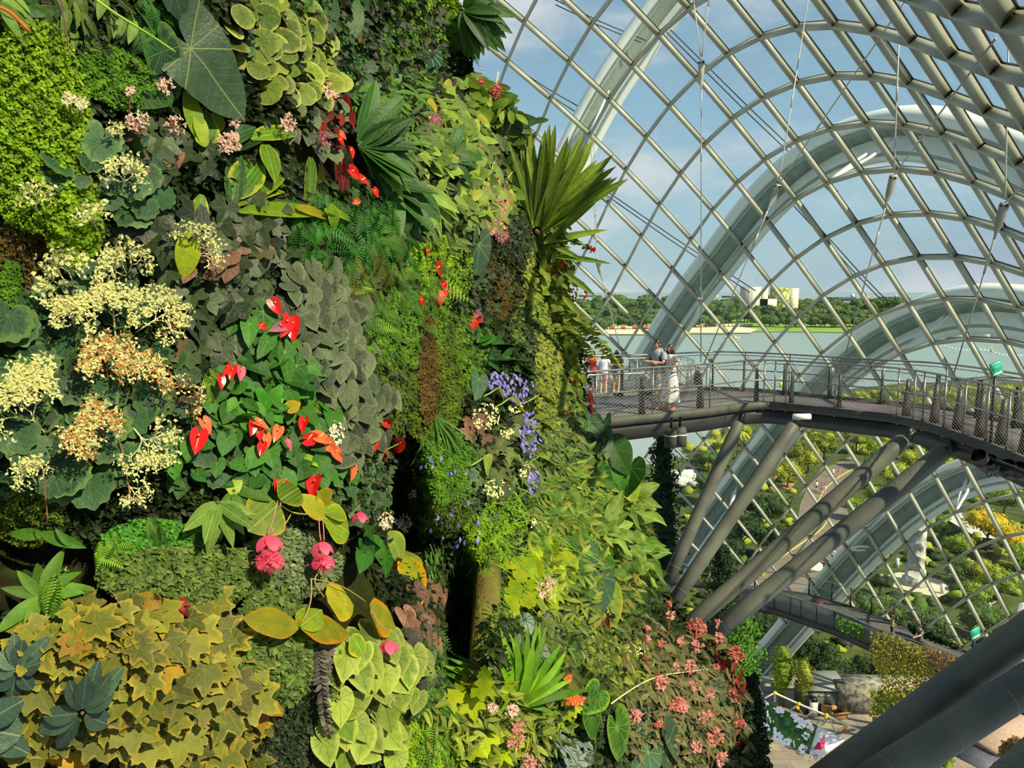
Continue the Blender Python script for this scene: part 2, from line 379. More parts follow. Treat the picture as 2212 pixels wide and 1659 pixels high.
arch([(2330,400,28),(2212,338,30),(2100,298,31.5),(1990,272,33),(1925,276,34.5),(1856,292,36),(1750,342,38.5),(1680,402,40.5),(1620,468,42.5),(1575,535,44),(1505,620,47),(1447,705,50),(1400,785,52),(1350,870,54),(1300,960,56)],2.35,'white arch outside the glass, the tallest one, curving over the sky behind the couple',[12,24,36])
arch([(2330,690,34),(2212,660,36),(2127,652,38),(2030,668,41),(1925,712,44),(1855,762,47),(1790,815,50),(1740,862,53),(1690,925,56),(1620,1010,60),(1560,1090,62),(1500,1170,64),(1450,1250,66),(1410,1320,68)],2.5,'white arch outside the glass whose curve drops behind the upper walkway',[8,20,30,40])
arch([(2330,1010,42),(2212,1002,44),(2130,1013,46),(2050,1042,48),(1965,1100,50),(1900,1158,52),(1840,1217,54),(1790,1272,56),(1735,1332,58),(1690,1384,60),(1640,1442,62),(1600,1490,63)],2.4,'white arch outside the glass, the lowest, arching over the garden below',[10,26,40])
# maintenance cable pairs strung outside between the arches
def cabpair(lst,label):
    mb=MB()
    for (u0,v0,d0,u1,v1,d1) in lst:
        a,b=P(u0,v0,d0),P(u1,v1,d1); mb.tube([a,(a+b)/2-np.array([0,0,.1]),b],.035,4)
    single(mb,'safety_line',M_dark,label,'cable')
cabpair([(1190,-5,49,1396,88,49),(1200,10,49,1385,92,49)],'thin twin lines outside the glass ending on the leftmost white arch')
cabpair([(1104,140,52,1262,237,51),(1096,140,52,1250,246,51)],'thin twin lines outside the glass just above the spiky plant')
cabpair([(1440,70,48,1800,420,40),(1448,64,48,1810,414,40)],'long twin lines slanting outside the glass across the middle of the sky')
cabpair([(1270,394,52,1620,632,50),(1280,392,52,1632,628,50)],'twin lines slanting outside the glass down towards the pale blocks')
cabpair([(1715,445,40,1960,706,44),(1728,445,40,1970,706,44)],'twin lines slanting outside the glass down to the low white arch')
# ---------------------------------------------------------------- upper walkway
ZD=H-2.95
def edgeline(px,z):
    px=sorted(px); us=[p[0] for p in px]; vs=[p[1] for p in px]
    uu=np.linspace(us[0],us[-1],110 if us[-1]>3000 else 60); vv=np.interp(uu,us,vs)
    k=np.array([1,2,3,2,1])/9; q=np.pad(vv,(2,2),mode='reflect',reflect_type='odd'); vv=np.convolve(q,k,'valid')
    return np.array([PZ(u,v,z) for u,v in zip(uu,vv)]),uu
NE,NEu=edgeline([(1215,917),(1287,909),(1409,896),(1531,884),(1612,872),(1655,869),(1697,873),(1802,884),(1937,898),(1992,912),(2035,924),(2078,939),(2125,954),(2173,974),(2212,989),(2330,1046),(2450,1130),(2620,1290),(2900,1560),(3300,2000)],ZD)  # unseen run past the right edge is shaped to shade the corner struts
FE,FEu=edgeline([(1215,859),(1259,857),(1403,852),(1534,840),(1607,843),(1697,850),(1794,860),(1905,871),(1992,877),(2051,886),(2127,902),(2212,924),(2330,960),(2600,1018),(2900,1075),(3300,1150)],ZD)
walk=empty('elevated_walkway',(float(NE[30][0]),float(NE[30][1]),ZD-.7),'dark grey high-level walkway with wire mesh railings that carries the couple','walkway')
def at_u(E_,U_,u): return np.array([np.interp(u,U_,E_[:,i]) for i in range(3)])
mb=MB(); n=len(NE)
V=[];
for i in range(n):
    u=NEu[i]; f=at_u(FE,FEu,u if u<2330 else u); V+= [NE[i],f,f-[0,0,.12],NE[i]-[0,0,.12]]
F_=[[4*i+a,4*i+b,4*i+4+b,4*i+4+a] for i in range(n-1) for a,b in ((0,1),(1,2),(2,3),(3,0))]
mb.add(V,np.array(F_)); mb.build('deck',M_deck,walk)
def sweep(mb,path,prof,inward):
    R=[]; t=unit(np.gradient(path,axis=0))
    for p,tt in zip(path,t):
        sd=unit(np.cross([0,0,1],tt))*inward
        R.append([p+sd*x+np.array([0,0,y]) for x,y in prof])
    mb.loft(R)
M_fascia=mat_plain('fascia',(84,84,74),(70,70,63),.6,.3)
mb=MB(); sweep(mb,NE,[(-.05,.03),(.06,.03),(.06,-.17),(-.05,-.17)],1); sweep(mb,FE,[(-.05,.08),(.06,.08),(.06,-.2),(-.05,-.2)],1); mb.build('edge_beam',M_fascia,walk)
mb=MB(); sweep(mb,NE,[(.0,-.16),(1.6,-.16),(1.4,-.58),(.12,-.58)],1); mb.build('box_girder',M_dark,walk)
def rail_path(E_,U_,u0,u1,z,n=50,off=0):
    us=np.linspace(u0,u1,n); return np.array([at_u(E_,U_,u)+[0,0,z] for u in us])
def railing(root,E_,U_,u0,u1,posts,fins,hh=1.15,mid=.62,sp=.075,r=.021,finside=1):
    top=rail_path(E_,U_,u0,u1,hh)
    mb=MB(); mb.tube(top,r*1.15,8); mb.tube(rail_path(E_,U_,u0,u1,hh-.09),r*.6,6); mb.build('top_rail',M_ss,root)
    mb=MB(); mb.tube(rail_path(E_,U_,u0,u1,mid),r*.9,8); mb.build('mid_rail',M_ss,root)
    for u in posts:
        p=at_u(E_,U_,u); m=MB(); m.box(p+[0,0,hh/2-.1],(.022,.05,hh+.2)); m.build('post',M_ss,root)
    for u in fins:
        p=at_u(E_,U_,u); q=at_u(E_,U_,u+4); t=unit(q-p); sd=np.cross([0,0,1],t)*finside
        m=MB(); a=p+sd*.18; R=[]
        for z,wd in ((0,.24),(.25,.20),(.62,.14),(.9,.10)): R.append([a+sd*(s*wd/2+.03*z)+t*q2*.02+[0,0,z] for s,q2 in ((-1,-1),(1,-1),(1,1),(-1,1))])
        m.loft(R); m.build('fin_post',M_dark,root)
    us=np.linspace(u0,u1,240); pth=np.array([at_u(E_,U_,u) for u in us]); L=np.concatenate([[0],np.cumsum(np.linalg.norm(np.diff(pth,axis=0),axis=1))])
    mb=MB(); hm=hh-.1; span=hm/.55
    for dr in (1,-1):
        s=-span
        while s<L[-1]:
            ss=np.linspace(max(s,0),min(s+span,L[-1]),3); zz=(ss-s)/span*hm
            if dr<0: zz=hm-zz
            if ss[-1]-ss[0]>.05:
                pt=np.stack([np.interp(ss,L,pth[:,i]) for i in range(3)],-1); pt[:,2]+=zz+.02
                mb.tube(pt,.0021,3,cap=False)
            s+=sp*1.9
    mb.build('wire_mesh',M_cable,root)
railing(walk,NE,NEu,1250,2440,[1287,1409,1533,1672,1649,1697,1802,1937,1972,1992,2037,2080,2128,2173,2225,2290],[1397,1524,1640,1703,1806,1943,2001,2049,2096,2140,2190,2255,2320])
railing(walk,FE,FEu,1250,2325,[1375,1525,1607,1703,1794,1905,2040,2140],[1337,1400,1530,1609,1700,1798,1907,2036,2130,2215],finside=-1,sp=.10)
# rear bay of the walkway
Z2=H-3.9
bay=empty('viewing_bay',PZ(1400,850,Z2),'curved railed viewing bay behind the main walkway where three visitors stand','walkway')
c0=PZ(1290,846,Z2); bp=[PZ(1180,822,Z2),PZ(1240,822,Z2),PZ(1340,822,Z2),PZ(1403,823,Z2),PZ(1450,825,Z2),PZ(1482,830,Z2),PZ(1499,838,Z2),PZ(1500,847,Z2),PZ(1488,858,Z2),PZ(1455,870,Z2),PZ(1400,876,Z2)]
bp=smooth_path(bp,40)
mb=MB(); k=len(bp); base=np.concatenate([bp,[PZ(1180,880,Z2)]]); mb.add(np.concatenate([base,base-[0,0,.15]]),[np.array([list(range(k+1))]),np.array([[i,i+1,i+1+k+1,i+k+1] for i in range(k)])])
mb.build('deck',M_deck,bay)
BU=np.arange(40.)
railing(bay,bp,BU,0,33,[3,6,9,12,15,18,20,22,24,26,28,30],[4.5,10.5,16.5,19,21,23,25,27],sp=.11)
mb=MB(); sweep(mb,bp,[(-.05,.03),(.05,.03),(.05,-.3),(-.05,-.3)],1); mb.build('edge_beam',M_dark,bay)
# ---------------------------------------------------------------- raking struts
M_weld=mat_plain('weld_grey',(128,124,108),(110,108,96))
def strut(u0,v0,d0,u1,v1,d1,dia,label):
    a,b=P(u0,v0,d0),P(u1,v1,d1); L=np.linalg.norm(b-a); t=(b-a)/L
    root=empty('raking_strut',b,label,'strut',group=None)
    mb=MB(); r=dia/2
    pts=[a,a+t*.06,a+t*.5]; rr=[r*.62,r*.9,r]
    m=max(4,int(L/1.4)); pts+=[a+t*(.5+(L-.5)*i/m) for i in range(1,m+1)]; rr+=[r]*m
    mb.tube(pts,rr,20); mb.build('tube',M_strut,root,smooth=True)
    for i in range(1,m+1): mb=MB(); mb.tube([a+t*(.5+(L-.5)*(i-.5)/m-.005),a+t*(.5+(L-.5)*(i-.5)/m+.005)],r+.003,20); mb.build('weld_band',M_weld,root)
    mb=MB(); mb.tube([a-t*.3,a+t*.05],r*.35,10); mb.box(a-t*.15,(.14,.05,.3)); mb.build('pin_joint',M_black,root)
strut(1597,912,18.6,1440,1262,18.2,.30,'grey tubular strut under the walkway, the farthest left and steepest')
strut(1716,917,18.8,1440,1322,18.2,.335,'grey tubular strut under the walkway, second from the left')
strut(1955,948,17.4,1440,1392,17.2,.385,'grey tubular strut under the walkway, upper one of the long middle pair')
strut(2043,972,16.4,1500,1400,16.6,.39,'grey tubular strut under the walkway, lower one of the long middle pair')
strut(2330,1280,9.6,1740,1722,8.4,.40,'thick dark strut crossing the lower right corner, the upper of two')
strut(2400,1362,9.0,1850,1712,8.0,.40,'thick dark strut crossing the lower right corner, the lower of two')
strut(2360,1560,5.6,2160,1745,5.2,.40,'pale tube end poking into the very bottom right corner')
# ---------------------------------------------------------------- hangers
def hanger(plate,tops,bot,label,rr=.016):
    root=empty('hanger_cable',P(*bot),label,'cable')
    p=P(*plate); 
    for k,t in enumerate(tops):
        q=P(*t); mb=MB(); dd=unit(q-p); mb.tube([p+dd*.1,p+dd*.5,q],[rr*1.4,rr,rr],6)
        m=p+(q-p)*.42; mb.tube([m-dd*.2,m+dd*.2],rr*1.5,6); mb.build('upper_rod',M_cable,root)
    b=P(*bot); dd=unit(b-p); mb=MB(); mb.tube([p+dd*.7,p+dd*1.2,b],[rr*1.4,rr,rr],6); m=p+(b-p)*.3; mb.tube([m-dd*.2,m+dd*.2],rr*1.5,6); mb.build('lower_rod',M_cable,root)
    sd=unit(np.cross(dd,ray(plate[0],plate[1]))); mb=MB(); R=[]
    for s,wd in ((0,.17),(.06,.19),(.45,.15),(.7,.05),(.78,.04)):
        nn=unit(ray(plate[0],plate[1])); R.append([p+dd*s+sd*a*wd/2+nn*c*.02 for a,c in ((-1,-1),(1,-1),(1,1),(-1,1))])
    mb.loft(R); mb.build('fork_plate',M_rib,root)
    mb=MB()
    for s in (-.05,.05): mb.tube([p+dd*.06+sd*s-nn*.04,p+dd*.06+sd*s+nn*.04],.03,10)
    mb.build('pin',M_dark,root)
hanger((1515,130,21.6),[(1472,-200,21),(1556,-190,21)],(1514,782,22.8),'thin steel hanger dropping straight from its forked plate to the walkway, left of the sky')
hanger((1682,398,21.8),[(1752,-40,21.3),(1958,-2,14.8)],(1520,786,22.8),'thin steel hanger slanting down behind the couple from a forked plate')
hanger((1931,378,18.5),[(1947,-60,17.6),(2150,84,9.4)],(1813,815,20.2),'thin steel hanger reaching the middle of the walkway from a forked plate')
hanger((2171,438,15.8),[(2182,-60,15),(2330,290,9)],(2049,846,18.0),'thin steel hanger near the right edge ending beside the green panel')
hanger((1290,560,27),[(1275,290,40),(1282,292,40)],(1338,748,27.5),'very thin hanger passing behind the spiky plant towards the three visitors')
# fittings under the deck
def drum(u,v,d,label):
    c=P(u,v,d); root=empty('uplighter',c,label,'lamp'); mb=MB(); mb.tube([c-[0,0,.32],c-[0,0,.02],c+[0,0,.12]],[.15,.16,.13],16); mb.build('housing',M_fascia,root,True)
    mb=MB(); mb.tube([c-[0,0,.06],c-[0,0,.03]],.168,16); mb.build('band',M_white,root); mb=MB(); mb.beam(c+[0,0,.1],c+[0,0,.36],.05,.05,(0,1,0)); mb.build('bracket',M_black,root)
drum(1450,936,17.6,'grey drum-shaped lamp hanging under the walkway, the left of a pair')
drum(1469,934,17.6,'grey drum-shaped lamp hanging under the walkway, the right of a pair')
c=P(1732,900,17.8); mb=MB(); mb.tube([c-[.2,0,0],c+[.2,0,0]],.07,12); single(mb,'pipe_lamp',M_white,'pale horizontal cylinder lamp under the walkway above the second strut','lamp')
root=empty('floodlight_bar',P(2160,1010,13),'cluster of black floodlights with cowls bolted beneath the walkway at the right','spotlights')
for (u,v,l,r) in ((2122,1000,.30,.13),(2145,1008,.26,.12),(2182,1018,.24,.13),(2206,1022,.22,.13)):
    c=P(u,v,12.9); dd=unit(np.array([-.55,-.35,.62])); mb=MB(); R=[]
    mb.tube([c-dd*l*.6,c,c+dd*l*.4],[r*.6,r*.9,r],16); mb.tube([c+dd*l*.4,c+dd*l*.75],[r,r*.98],16,cap=False); mb.build('floodlight',M_black,root,True)
mb=MB(); mb.beam(P(2105,985,13),P(2300,1060,12),.08,.08); mb.build('mounting_bar',M_black,root)
mb=MB()
for i in range(5):
    a=P(2130+18*i,1018,12.8); b=P(2142+18*i,1024,12.8); mb.tube(smooth_path([a,(a+b)/2-[0,0,.16],b],8),.008,5)
mb.build('wiring',M_black,root)
# ---------------------------------------------------------------- info panels
def panelmat(name):
    t=NT(name); uv=t.obj(); v=t.n('ShaderNodeTexVoronoi'); v.inputs['Scale'].default_value=9; t.l(uv,v.inputs['Vector'])
    col=t.mix(t.ramp(v.outputs[0],.25,.5),lin((60,110,70)),lin((20,150,120))); return t.bsdf(col,.4,.4)
M_panel=panelmat('panel_green')
def infopanel(u,v,d,w,h,label,zb):
    c=P(u,v,d); root=empty('information_panel',[c[0],c[1],zb],label,'sign')
    X=unit(np.array([.9,.35,.25])); Y=unit(np.array([.1,.45,.75])); N=np.cross(X,Y)
    R=np.stack([X,Y,N],1); mb=MB(); mb.box(c,(w,h,.03),R); mb.build('panel',M_panel,root)
    mb=MB(); mb.box(c+N*.02+Y*h*.12,(w*.82,h*.36,.006),R); mb.build('green_field',mat_plain('field_green',(30,150,120)),root)
    mb=MB()
    for yy in (-.30,-.38,.38): mb.box(c+N*.02+Y*h*yy,(w*.8,h*.05,.006),R)
    mb.build('text_band',mat_plain('panel_cream',(220,230,205)),root)
    mb=MB(); mb.tube([[c[0],c[1],zb],c-N*.02],.025,8); mb.build('stand',M_dark,root)
infopanel(2152,797,14.8,.30,.30,'green and white information panel on a stand at the walkway railing, right side',ZD)
# ---------------------------------------------------------------- lower walkway
ZL=H-19.0
LE,LEu=edgeline([(1560,1300),(1622,1306),(1671,1313),(1753,1342),(1807,1359),(1891,1398),(2000,1437),(2056,1459),(2150,1500),(2330,1580)],ZL)
LF,LFu=edgeline([(1380,1250),(1440,1252),(1560,1262),(1636,1270),(1747,1284),(1834,1309),(1915,1339),(2000,1371),(2075,1403),(2170,1441),(2330,1510)],ZL)
M_deck2=mat_plain('deck_low',(90,90,87),(78,78,76),.8,.2)
low=empty('lower_walkway',(float(LE[30][0]),float(LE[30][1]),ZL-.8),'grey curved walkway far below with solid parapet, partly draped in ivy','walkway')
mb=MB(); V=[]
for i in range(60):
    f=at_u(LF,LFu,LEu[i]); V+=[LE[i],f,f-[0,0,.2],LE[i]-[0,0,.2]]
mb.add(V,np.array([[4*i+a,4*i+b,4*i+4+b,4*i+4+a] for i in range(59) for a,b in ((0,1),(1,2),(2,3),(3,0))])); mb.build('deck',M_deck2,low)
mb=MB(); sweep(mb,LE,[(-.04,1.02),(.0,1.02),(.0,-.1),(-.04,-.1)],1); mb.build('parapet_panel',mat_plain('parapet_grey',(88,90,88),(78,80,78),.6),low)
mb=MB(); sweep(mb,LE,[(-.1,0.0),(.1,0.0),(.1,-.35),(-.1,-.35)],1); sweep(mb,LF,[(-.1,.05),(.1,.05),(.1,-.35),(-.1,-.35)],1); mb.build('edge_beam',M_dark,low)
mb=MB(); mb.tube(rail_path(LE,LEu,1565,2325,1.08),.035,8); mb.build('near_top_rail',M_ss,low)
mb=MB(); mb.tube(rail_path(LF,LFu,1400,2325,1.15),.03,8); mb.tube(rail_path(LF,LFu,1400,2325,.62),.022,8); mb.build('far_rails',M_ss,low)
for u in (1440,1500,1560,1630,1747,1796,1837,1882,1930,1990,2040,2100,2164,2230):
    p=at_u(LF,LFu,u); mb=MB(); mb.box(p+[0,0,.58],(.07,.07,1.16)); mb.build('post',M_dark,low)
for u in (1671,1706,1728,1762,1800,1850,1900):
    p=at_u(LE,LEu,u)-[0,.06,0]; mb=MB(); mb.box(p+[0,0,.5],(.06,.05,1.1)); mb.build('post',M_dark,low)
p=at_u(LE,LEu,1782); q=at_u(LE,LEu,1762); dd=unit(p-q)
mb=MB(); mb.beam(q+[0,.5,1.0],p+[0,.5,1.0],.7,.06,(0,-.5,.9)); mb.tube([q+[0,.5,0],q+[0,.5,1.0]],.04,6); mb.tube([p+[0,.5,0],p+[0,.5,1.0]],.04,6)
single(mb,'display_board',mat_plain('maroon_board',(88,44,52),(70,36,44),.5),'maroon sloping display board on legs at the inner rail of the lower walkway','sign')
infopanel(2107,1368,38,.62,.5,'small green information panel at the railing of the lower walkway',ZL)
# second lower ramp seen through the corner
mb=MB(); a,b=PZ(1400,1330,H-15),PZ(1640,1225,H-15)
# ---------------------------------------------------------------- floor of the dome
tf=NT('floor_paving'); pos=tf.geo(); br=tf.n('ShaderNodeTexBrick'); br.inputs['Scale'].default_value=.28; br.inputs['Mortar Size'].default_value=.006
tf.l(pos,br.inputs['Vector']); br.inputs['Color1'].default_value=lin((152,142,120)); br.inputs['Color2'].default_value=lin((134,126,110)); br.inputs['Mortar'].default_value=lin((96,92,84))
nn=tf.noise(pos,.8,5); M_floor=tf.bsdf(tf.mix(tf.ramp(nn,.4,.7),br.outputs[0],lin((112,110,104))),.8,.2,bump=nn)
mb=MB(); fp=[PZ(1560,1492,0),PZ(1660,1488,0),PZ(1730,1484,0),PZ(1850,1484,0),PZ(1960,1485,0),PZ(2100,1496,0),PZ(2250,1512,0),PZ(2500,1560,0),PZ(2900,2300,0),PZ(900,2300,0)]
mb.add(fp,np.array([list(range(len(fp)))])); tag(mb.build('floor',M_floor),'beige and grey paved ground inside the dome',None,kind='structure')
mb=MB(); kp=smooth_path([PZ(u,v,0) for u,v in ((1560,1490),(1660,1486),(1730,1482),(1850,1482),(1960,1483),(2100,1494),(2250,1510))],30); sweep(mb,kp,[(-.5,.7),(.5,.7),(.5,-2.2),(-.5,-2.2)],1)
tag(mb.build('trim_1',mat_plain('kerb',(150,148,138),(132,130,122),.7)),None,None,kind='structure')
mb=MB(); mb.box(PZ(1990,1502,0)+[0,0,.5],(9,1.2,1.1)); 
def boxon(u,v,sz,name,mat,label,cat,rot=0,parts=None):
    p=PZ(u,v,0); r=np.array([[math.cos(rot),-math.sin(rot),0],[math.sin(rot),math.cos(rot),0],[0,0,1]])
    return p,r
p,r=boxon(1780,1542,None,'','','','',0)
root=empty('plant_cabinet',p,'long dark grey two-door cabinet with a sloped metal lid standing by the glass','cabinet')
mb=MB(); mb.box(p+[0,.9,.85],(3.1,1.6,1.7)); mb.build('body',mat_plain('cabinet_grey',(74,78,76),(66,70,68),.5),root)
mb=MB(); mb.loft([[p+np.array([x,y,z]) for x,y,z in ((-1.7,-.05,1.7),(1.7,-.05,1.7),(1.5,1.8,2.25),(-1.5,1.8,2.25))],[p+np.array([x,y,z+.08]) for x,y,z in ((-1.7,-.05,1.7),(1.7,-.05,1.7),(1.5,1.8,2.25),(-1.5,1.8,2.25))]]); mb.build('lid',mat_plain('lid_grey',(128,132,124),(118,122,116),.5),root)
for x in (-.75,.75):
    mb=MB(); mb.box(p+[x,.09,.85],(1.36,.04,1.45)); dr=mb.build('door',mat_plain('door_grey',(84,88,86),None,.5),root); 
    mb=MB(); mb.box(p+[x+(.5 if x<0 else -.5),.06,1.3],(.4,.02,.1)); mb.build('vent_strip',M_ss,dr)
# orchid banner and its scaffold
root=empty('orchid_banner',PZ(1700,1585,0),'tilted white and green orchid banner with a pink flower emblem beside the scaffold rail','banner')
zz=[.9,1.6]
A,B=P(1648,1512,44),P(1827,1597,40.5); Cc,D_=P(1768,1640,40.8),P(1646,1583,43.5)
def quad(a,b,c,d,thick=.04):
    nrm=unit(np.cross(b-a,d-a)); nrm=nrm if nrm@(CAM-a)>0 else -nrm
    return np.array([a,b,c,d,a-nrm*thick,b-nrm*thick,c-nrm*thick,d-nrm*thick]),nrm
def lerpq(s,t): return (A*(1-s)+B*s)*(1-t)+(D_*(1-s)+Cc*s)*t
M1=lerpq(.68,0); M2=lerpq(.86,1)
Q,nb=quad(A,M1,lerpq(.84,1),D_); fq=np.array([[0,1,2,3],[7,6,5,4],[0,4,5,1],[1,5,6,2],[2,6,7,3],[3,7,4,0]])
t=NT('orchid_print'); ob=t.obj(); vo=t.n('ShaderNodeTexVoronoi'); vo.inputs['Scale'].default_value=1.6; t.l(ob,vo.inputs['Vector']); n1=t.noise(ob,2.2,3)
colg=t.mix(t.ramp(n1,.35,.6),lin((14,58,30)),lin((70,120,46)))
M_print=t.bsdf(colg,.5,.3); mb=MB(); mb.add(Q,fq); mb.build('leaf_print',M_print,root)
Q,_=quad(M1,B,Cc,lerpq(.84,1)); mb=MB(); mb.add(Q,fq); mb.build('white_panel',mat_plain('banner_white',(244,240,236)),root)
rg=random.Random(3)
wb=MB()
X=unit(B-A); Y=np.cross(nb,X)
for k in range(64):
    s,tt=rg.uniform(.02,.70),rg.uniform(.06,.94)
    if abs(s-.35)<.1 and abs(tt-.5)<.25: continue
    if s*(1+.2*tt)>.62+.12*tt: continue
    c=lerpq(s*(1+.2*tt),tt)+nb*.02; rr=rg.uniform(.16,.3); a0=rg.uniform(0,6)
    for j in range(5):
        a=a0+j*1.2566; cc=c+(X*math.cos(a)+Y*math.sin(a))*rr*.55
        pts=[cc+(X*math.cos(q)+Y*math.sin(q))*rr*.42+nb*.004*j for q in np.arange(8)*math.pi/4]; wb.add(pts,np.array([list(range(8))]))
wb.build('orchid_flower_print',mat_plain('orchid_white',(250,248,246)),root)
wb=MB(); lc=lerpq(.875,.42)+nb*.03; U_=np.array([0,0,1.]); LX=unit(np.array([1,.15,0])); LY=unit(np.cross(nb,LX)); LY=LY if LY[2]>0 else -LY
for (an,l,wd) in ((62,.62,.13),(20,.5,.1),(200,.72,.2),(262,.5,.07),(300,.5,.07),(130,.3,.1)):
    a=math.radians(an); d1=LX*math.cos(a)+LY*math.sin(a); d2=-LX*math.sin(a)+LY*math.cos(a)
    wb.add([lc,lc+d1*l*.45+d2*wd,lc+d1*l,lc+d1*l*.45-d2*wd],np.array([[0,1,2,3]]))
wb.build('pink_emblem',mat_plain('emblem_pink',(214,36,92)),root)
def text_obj(name,body,loc,X_,Y_,size,mat,parent):
    cu=bpy.data.curves.new(name,'FONT'); cu.body=body; cu.size=size; cu.extrude=.004; cu.align_x='CENTER'; cu.materials.append(mat)
    tmp=bpy.data.objects.new(name+'_tmp',cu); COL.objects.link(tmp); dg=bpy.context.evaluated_depsgraph_get(); me=bpy.data.meshes.new_from_object(tmp.evaluated_get(dg)); bpy.data.objects.remove(tmp)
    o=bpy.data.objects.new(name,me); COL.objects.link(o); N_=np.cross(X_,Y_)
    o.matrix_world=Matrix(((X_[0],Y_[0],N_[0],loc[0]),(X_[1],Y_[1],N_[1],loc[1]),(X_[2],Y_[2],N_[2],loc[2]),(0,0,0,1)))
    if parent: 
        o.parent=parent; o.matrix_parent_inverse=Matrix.Translation(-V3(parent['_o']))
    return o
LX2=unit(X); LY2=unit(np.cross(nb,LX2)); LY2=LY2 if LY2[2]>0 else -LY2
if np.cross(LX2,LY2)@nb<0: LX2=-LX2
M_txt=mat_plain('text_grey',(120,116,120))
text_obj('lettering','Gardens\nby the Bay',lerpq(.885,.72)+nb*.03,LX,LY,.42,M_txt,root)
root=empty('scaffold_frame',PZ(1760,1560,0),'white pole scaffold with yellow couplers running behind the orchid banner','scaffold')
pp=[P(1652,1508,44.5),P(1674,1497,44.6),P(1726,1521,43.6),P(1786,1546,42.4),P(1856,1577,41)]
M_pole=mat_plain('pole_white',(226,222,204)); M_yel=mat_plain('coupler_yellow',(236,180,40))
mb=MB(); mb.tube(pp,.06,6)
mb.tube([P(1674,1497,44.6),P(1674,1516,44.6)],.06,6)
for a,b in (((1726,1521,43.6),(1706,1535,43.9)),((1724,1527,43.6),(1738,1550,43.3)),((1786,1546,42.4),(1764,1563,42.8)),((1786,1546,42.4),(1776,1567,42.6)),((1792,1553,42.3),(1803,1578,42)),((1799,1552,42.2),(1775,1566,42.6)),((1827,1570,41.6),(1804,1581,41.9)),((1764,1528,43),(1740,1550,43.3))): mb.tube([P(*a),P(*b)],.045,6)
mb.build('pole',M_pole,root)
for u,v,d in ((1674,1497,44.6),(1726,1521,43.6),(1723,1529,43.6),(1786,1545,42.4),(1785,1549,42.4),(1827,1569,41.6)):
    mb=MB(); mb.ell(P(u,v,d),(.13,.11,.11),8,6); mb.build('coupler',M_yel,root)
# barrier flag, boxes, cone, bin
mb=MB(); q=[P(1816,1574,42),P(1829,1568,42),P(1828,1581,42),P(1822,1582,42)]; V8,_=quad(*[np.array(x) for x in q],thick=.03); mb.add(V8,fq); single(mb,'warning_flag',mat_plain('flag_red',(222,70,50)),'small red warning flag hanging on the scaffold','flag')
def cartonat(u,v,sz,rot,label,open_=True):
    p=PZ(u,v,0); r=np.array([[math.cos(rot),-math.sin(rot),0],[math.sin(rot),math.cos(rot),0],[0,0,1]]); root=empty('cardboard_box',p,label,'box'); M_c=mat_plain('cardboard',(176,136,84),(160,122,74),.8)
    w,d,h=sz; mb=MB(); 
    for c,s in (((0,0,.01),(w,d,.02)),((0,d/2,h/2),(w,.02,h)),((0,-d/2,h/2),(w,.02,h)),((w/2,0,h/2),(.02,d,h)),((-w/2,0,h/2),(.02,d,h))): mb.box(p+r@np.array(c),s,r)
    mb.build('carton',M_c,root)
    for sg in (-1,1):
        mb=MB(); a=p+r@np.array([-w/2,sg*d/2,h]); b=p+r@np.array([w/2,sg*d/2,h]); o=r@np.array([0,sg*.35,.12]); mb.add([a,b,b+o,a+o,a+[0,0,.02],b+[0,0,.02],b+o+[0,0,.02],a+o+[0,0,.02]],fq); mb.build('flap',M_c,root)
cartonat(1808,1549,(1.1,.8,.55),.2,'large open brown cardboard box by the grey cabinet')
cartonat(1784,1541,(.7,.6,.8),-.3,'smaller brown cardboard box left of the large open one')
p=PZ(1756,1546,0); root=empty('kiosk_stand',p,'slim white and black stand on the floor left of the cardboard boxes','stand')
mb=MB(); mb.box(p+[0,0,.6],(.5,.35,1.2)); mb.build('column',mat_plain('stand_white',(206,200,192)),root); mb=MB(); mb.box(p+[0,-.02,1.25],(.45,.36,.25)); mb.build('head',M_black,root)
p=PZ(2090,1590,0); root=empty('traffic_cone',p,'orange-red traffic cone standing alone on the paving','cone'); M_cone=mat_plain('cone_red',(235,58,36))
mb=MB(); mb.box(p+[0,0,.03],(.62,.62,.06)); mb.build('base',M_cone,root); mb=MB(); mb.tube([p+[0,0,.05],p+[0,0,1.0]],[.24,.07],14); mb.build('body',M_cone,root); mb=MB(); mb.tube([p+[0,0,1.0],p+[0,0,1.1]],[.07,.05],12); mb.build('tip',M_white,root)
# floor slabs and planters near the corner
mb=MB()
for (u,v,a,b) in ((2050,1590,3,2),(2140,1608,2.2,2.2)): mb.box(PZ(u,v,0)+[0,0,.02],(a,b,.04),[[.85,-.5,0],[.5,.85,0],[0,0,1]])
single(mb,'concrete_slabs',mat_plain('slab_pale',(166,164,150)),'pale square slabs let into the floor beside the traffic cone','slabs')
mb=MB(); mb.box(PZ(2120,1630,0)+[0,0,.02],(3.4,2.8,.05),[[.85,-.5,0],[.5,.85,0],[0,0,1]]); single(mb,'slate_slab',mat_plain('slate',(88,92,100),(74,78,88),.5),'dark slate slab on the floor below the traffic cone','slab')
mb=MB(); mb.box(PZ(2110,1535,0)+[0,0,1.0],(9,1.4,2.2),[[.88,-.47,0],[.47,.88,0],[0,0,1]]); single(mb,'ribbed_wall',mat_plain('ribbed_dark',(78,78,76),(60,60,60),.6,scale=14),'dark ribbed low wall under the end of the lower walkway','wall')
mb=MB(); mb.box(PZ(2170,1580,0)+[0,0,.25],(7,3.2,.5),[[.88,-.47,0],[.47,.88,0],[0,0,1]]); single(mb,'gravel_bed',mat_plain('netted_soil',(176,156,136),(150,130,112),.9,scale=9),'pinkish netted gravel bed behind the traffic cone','planting bed')
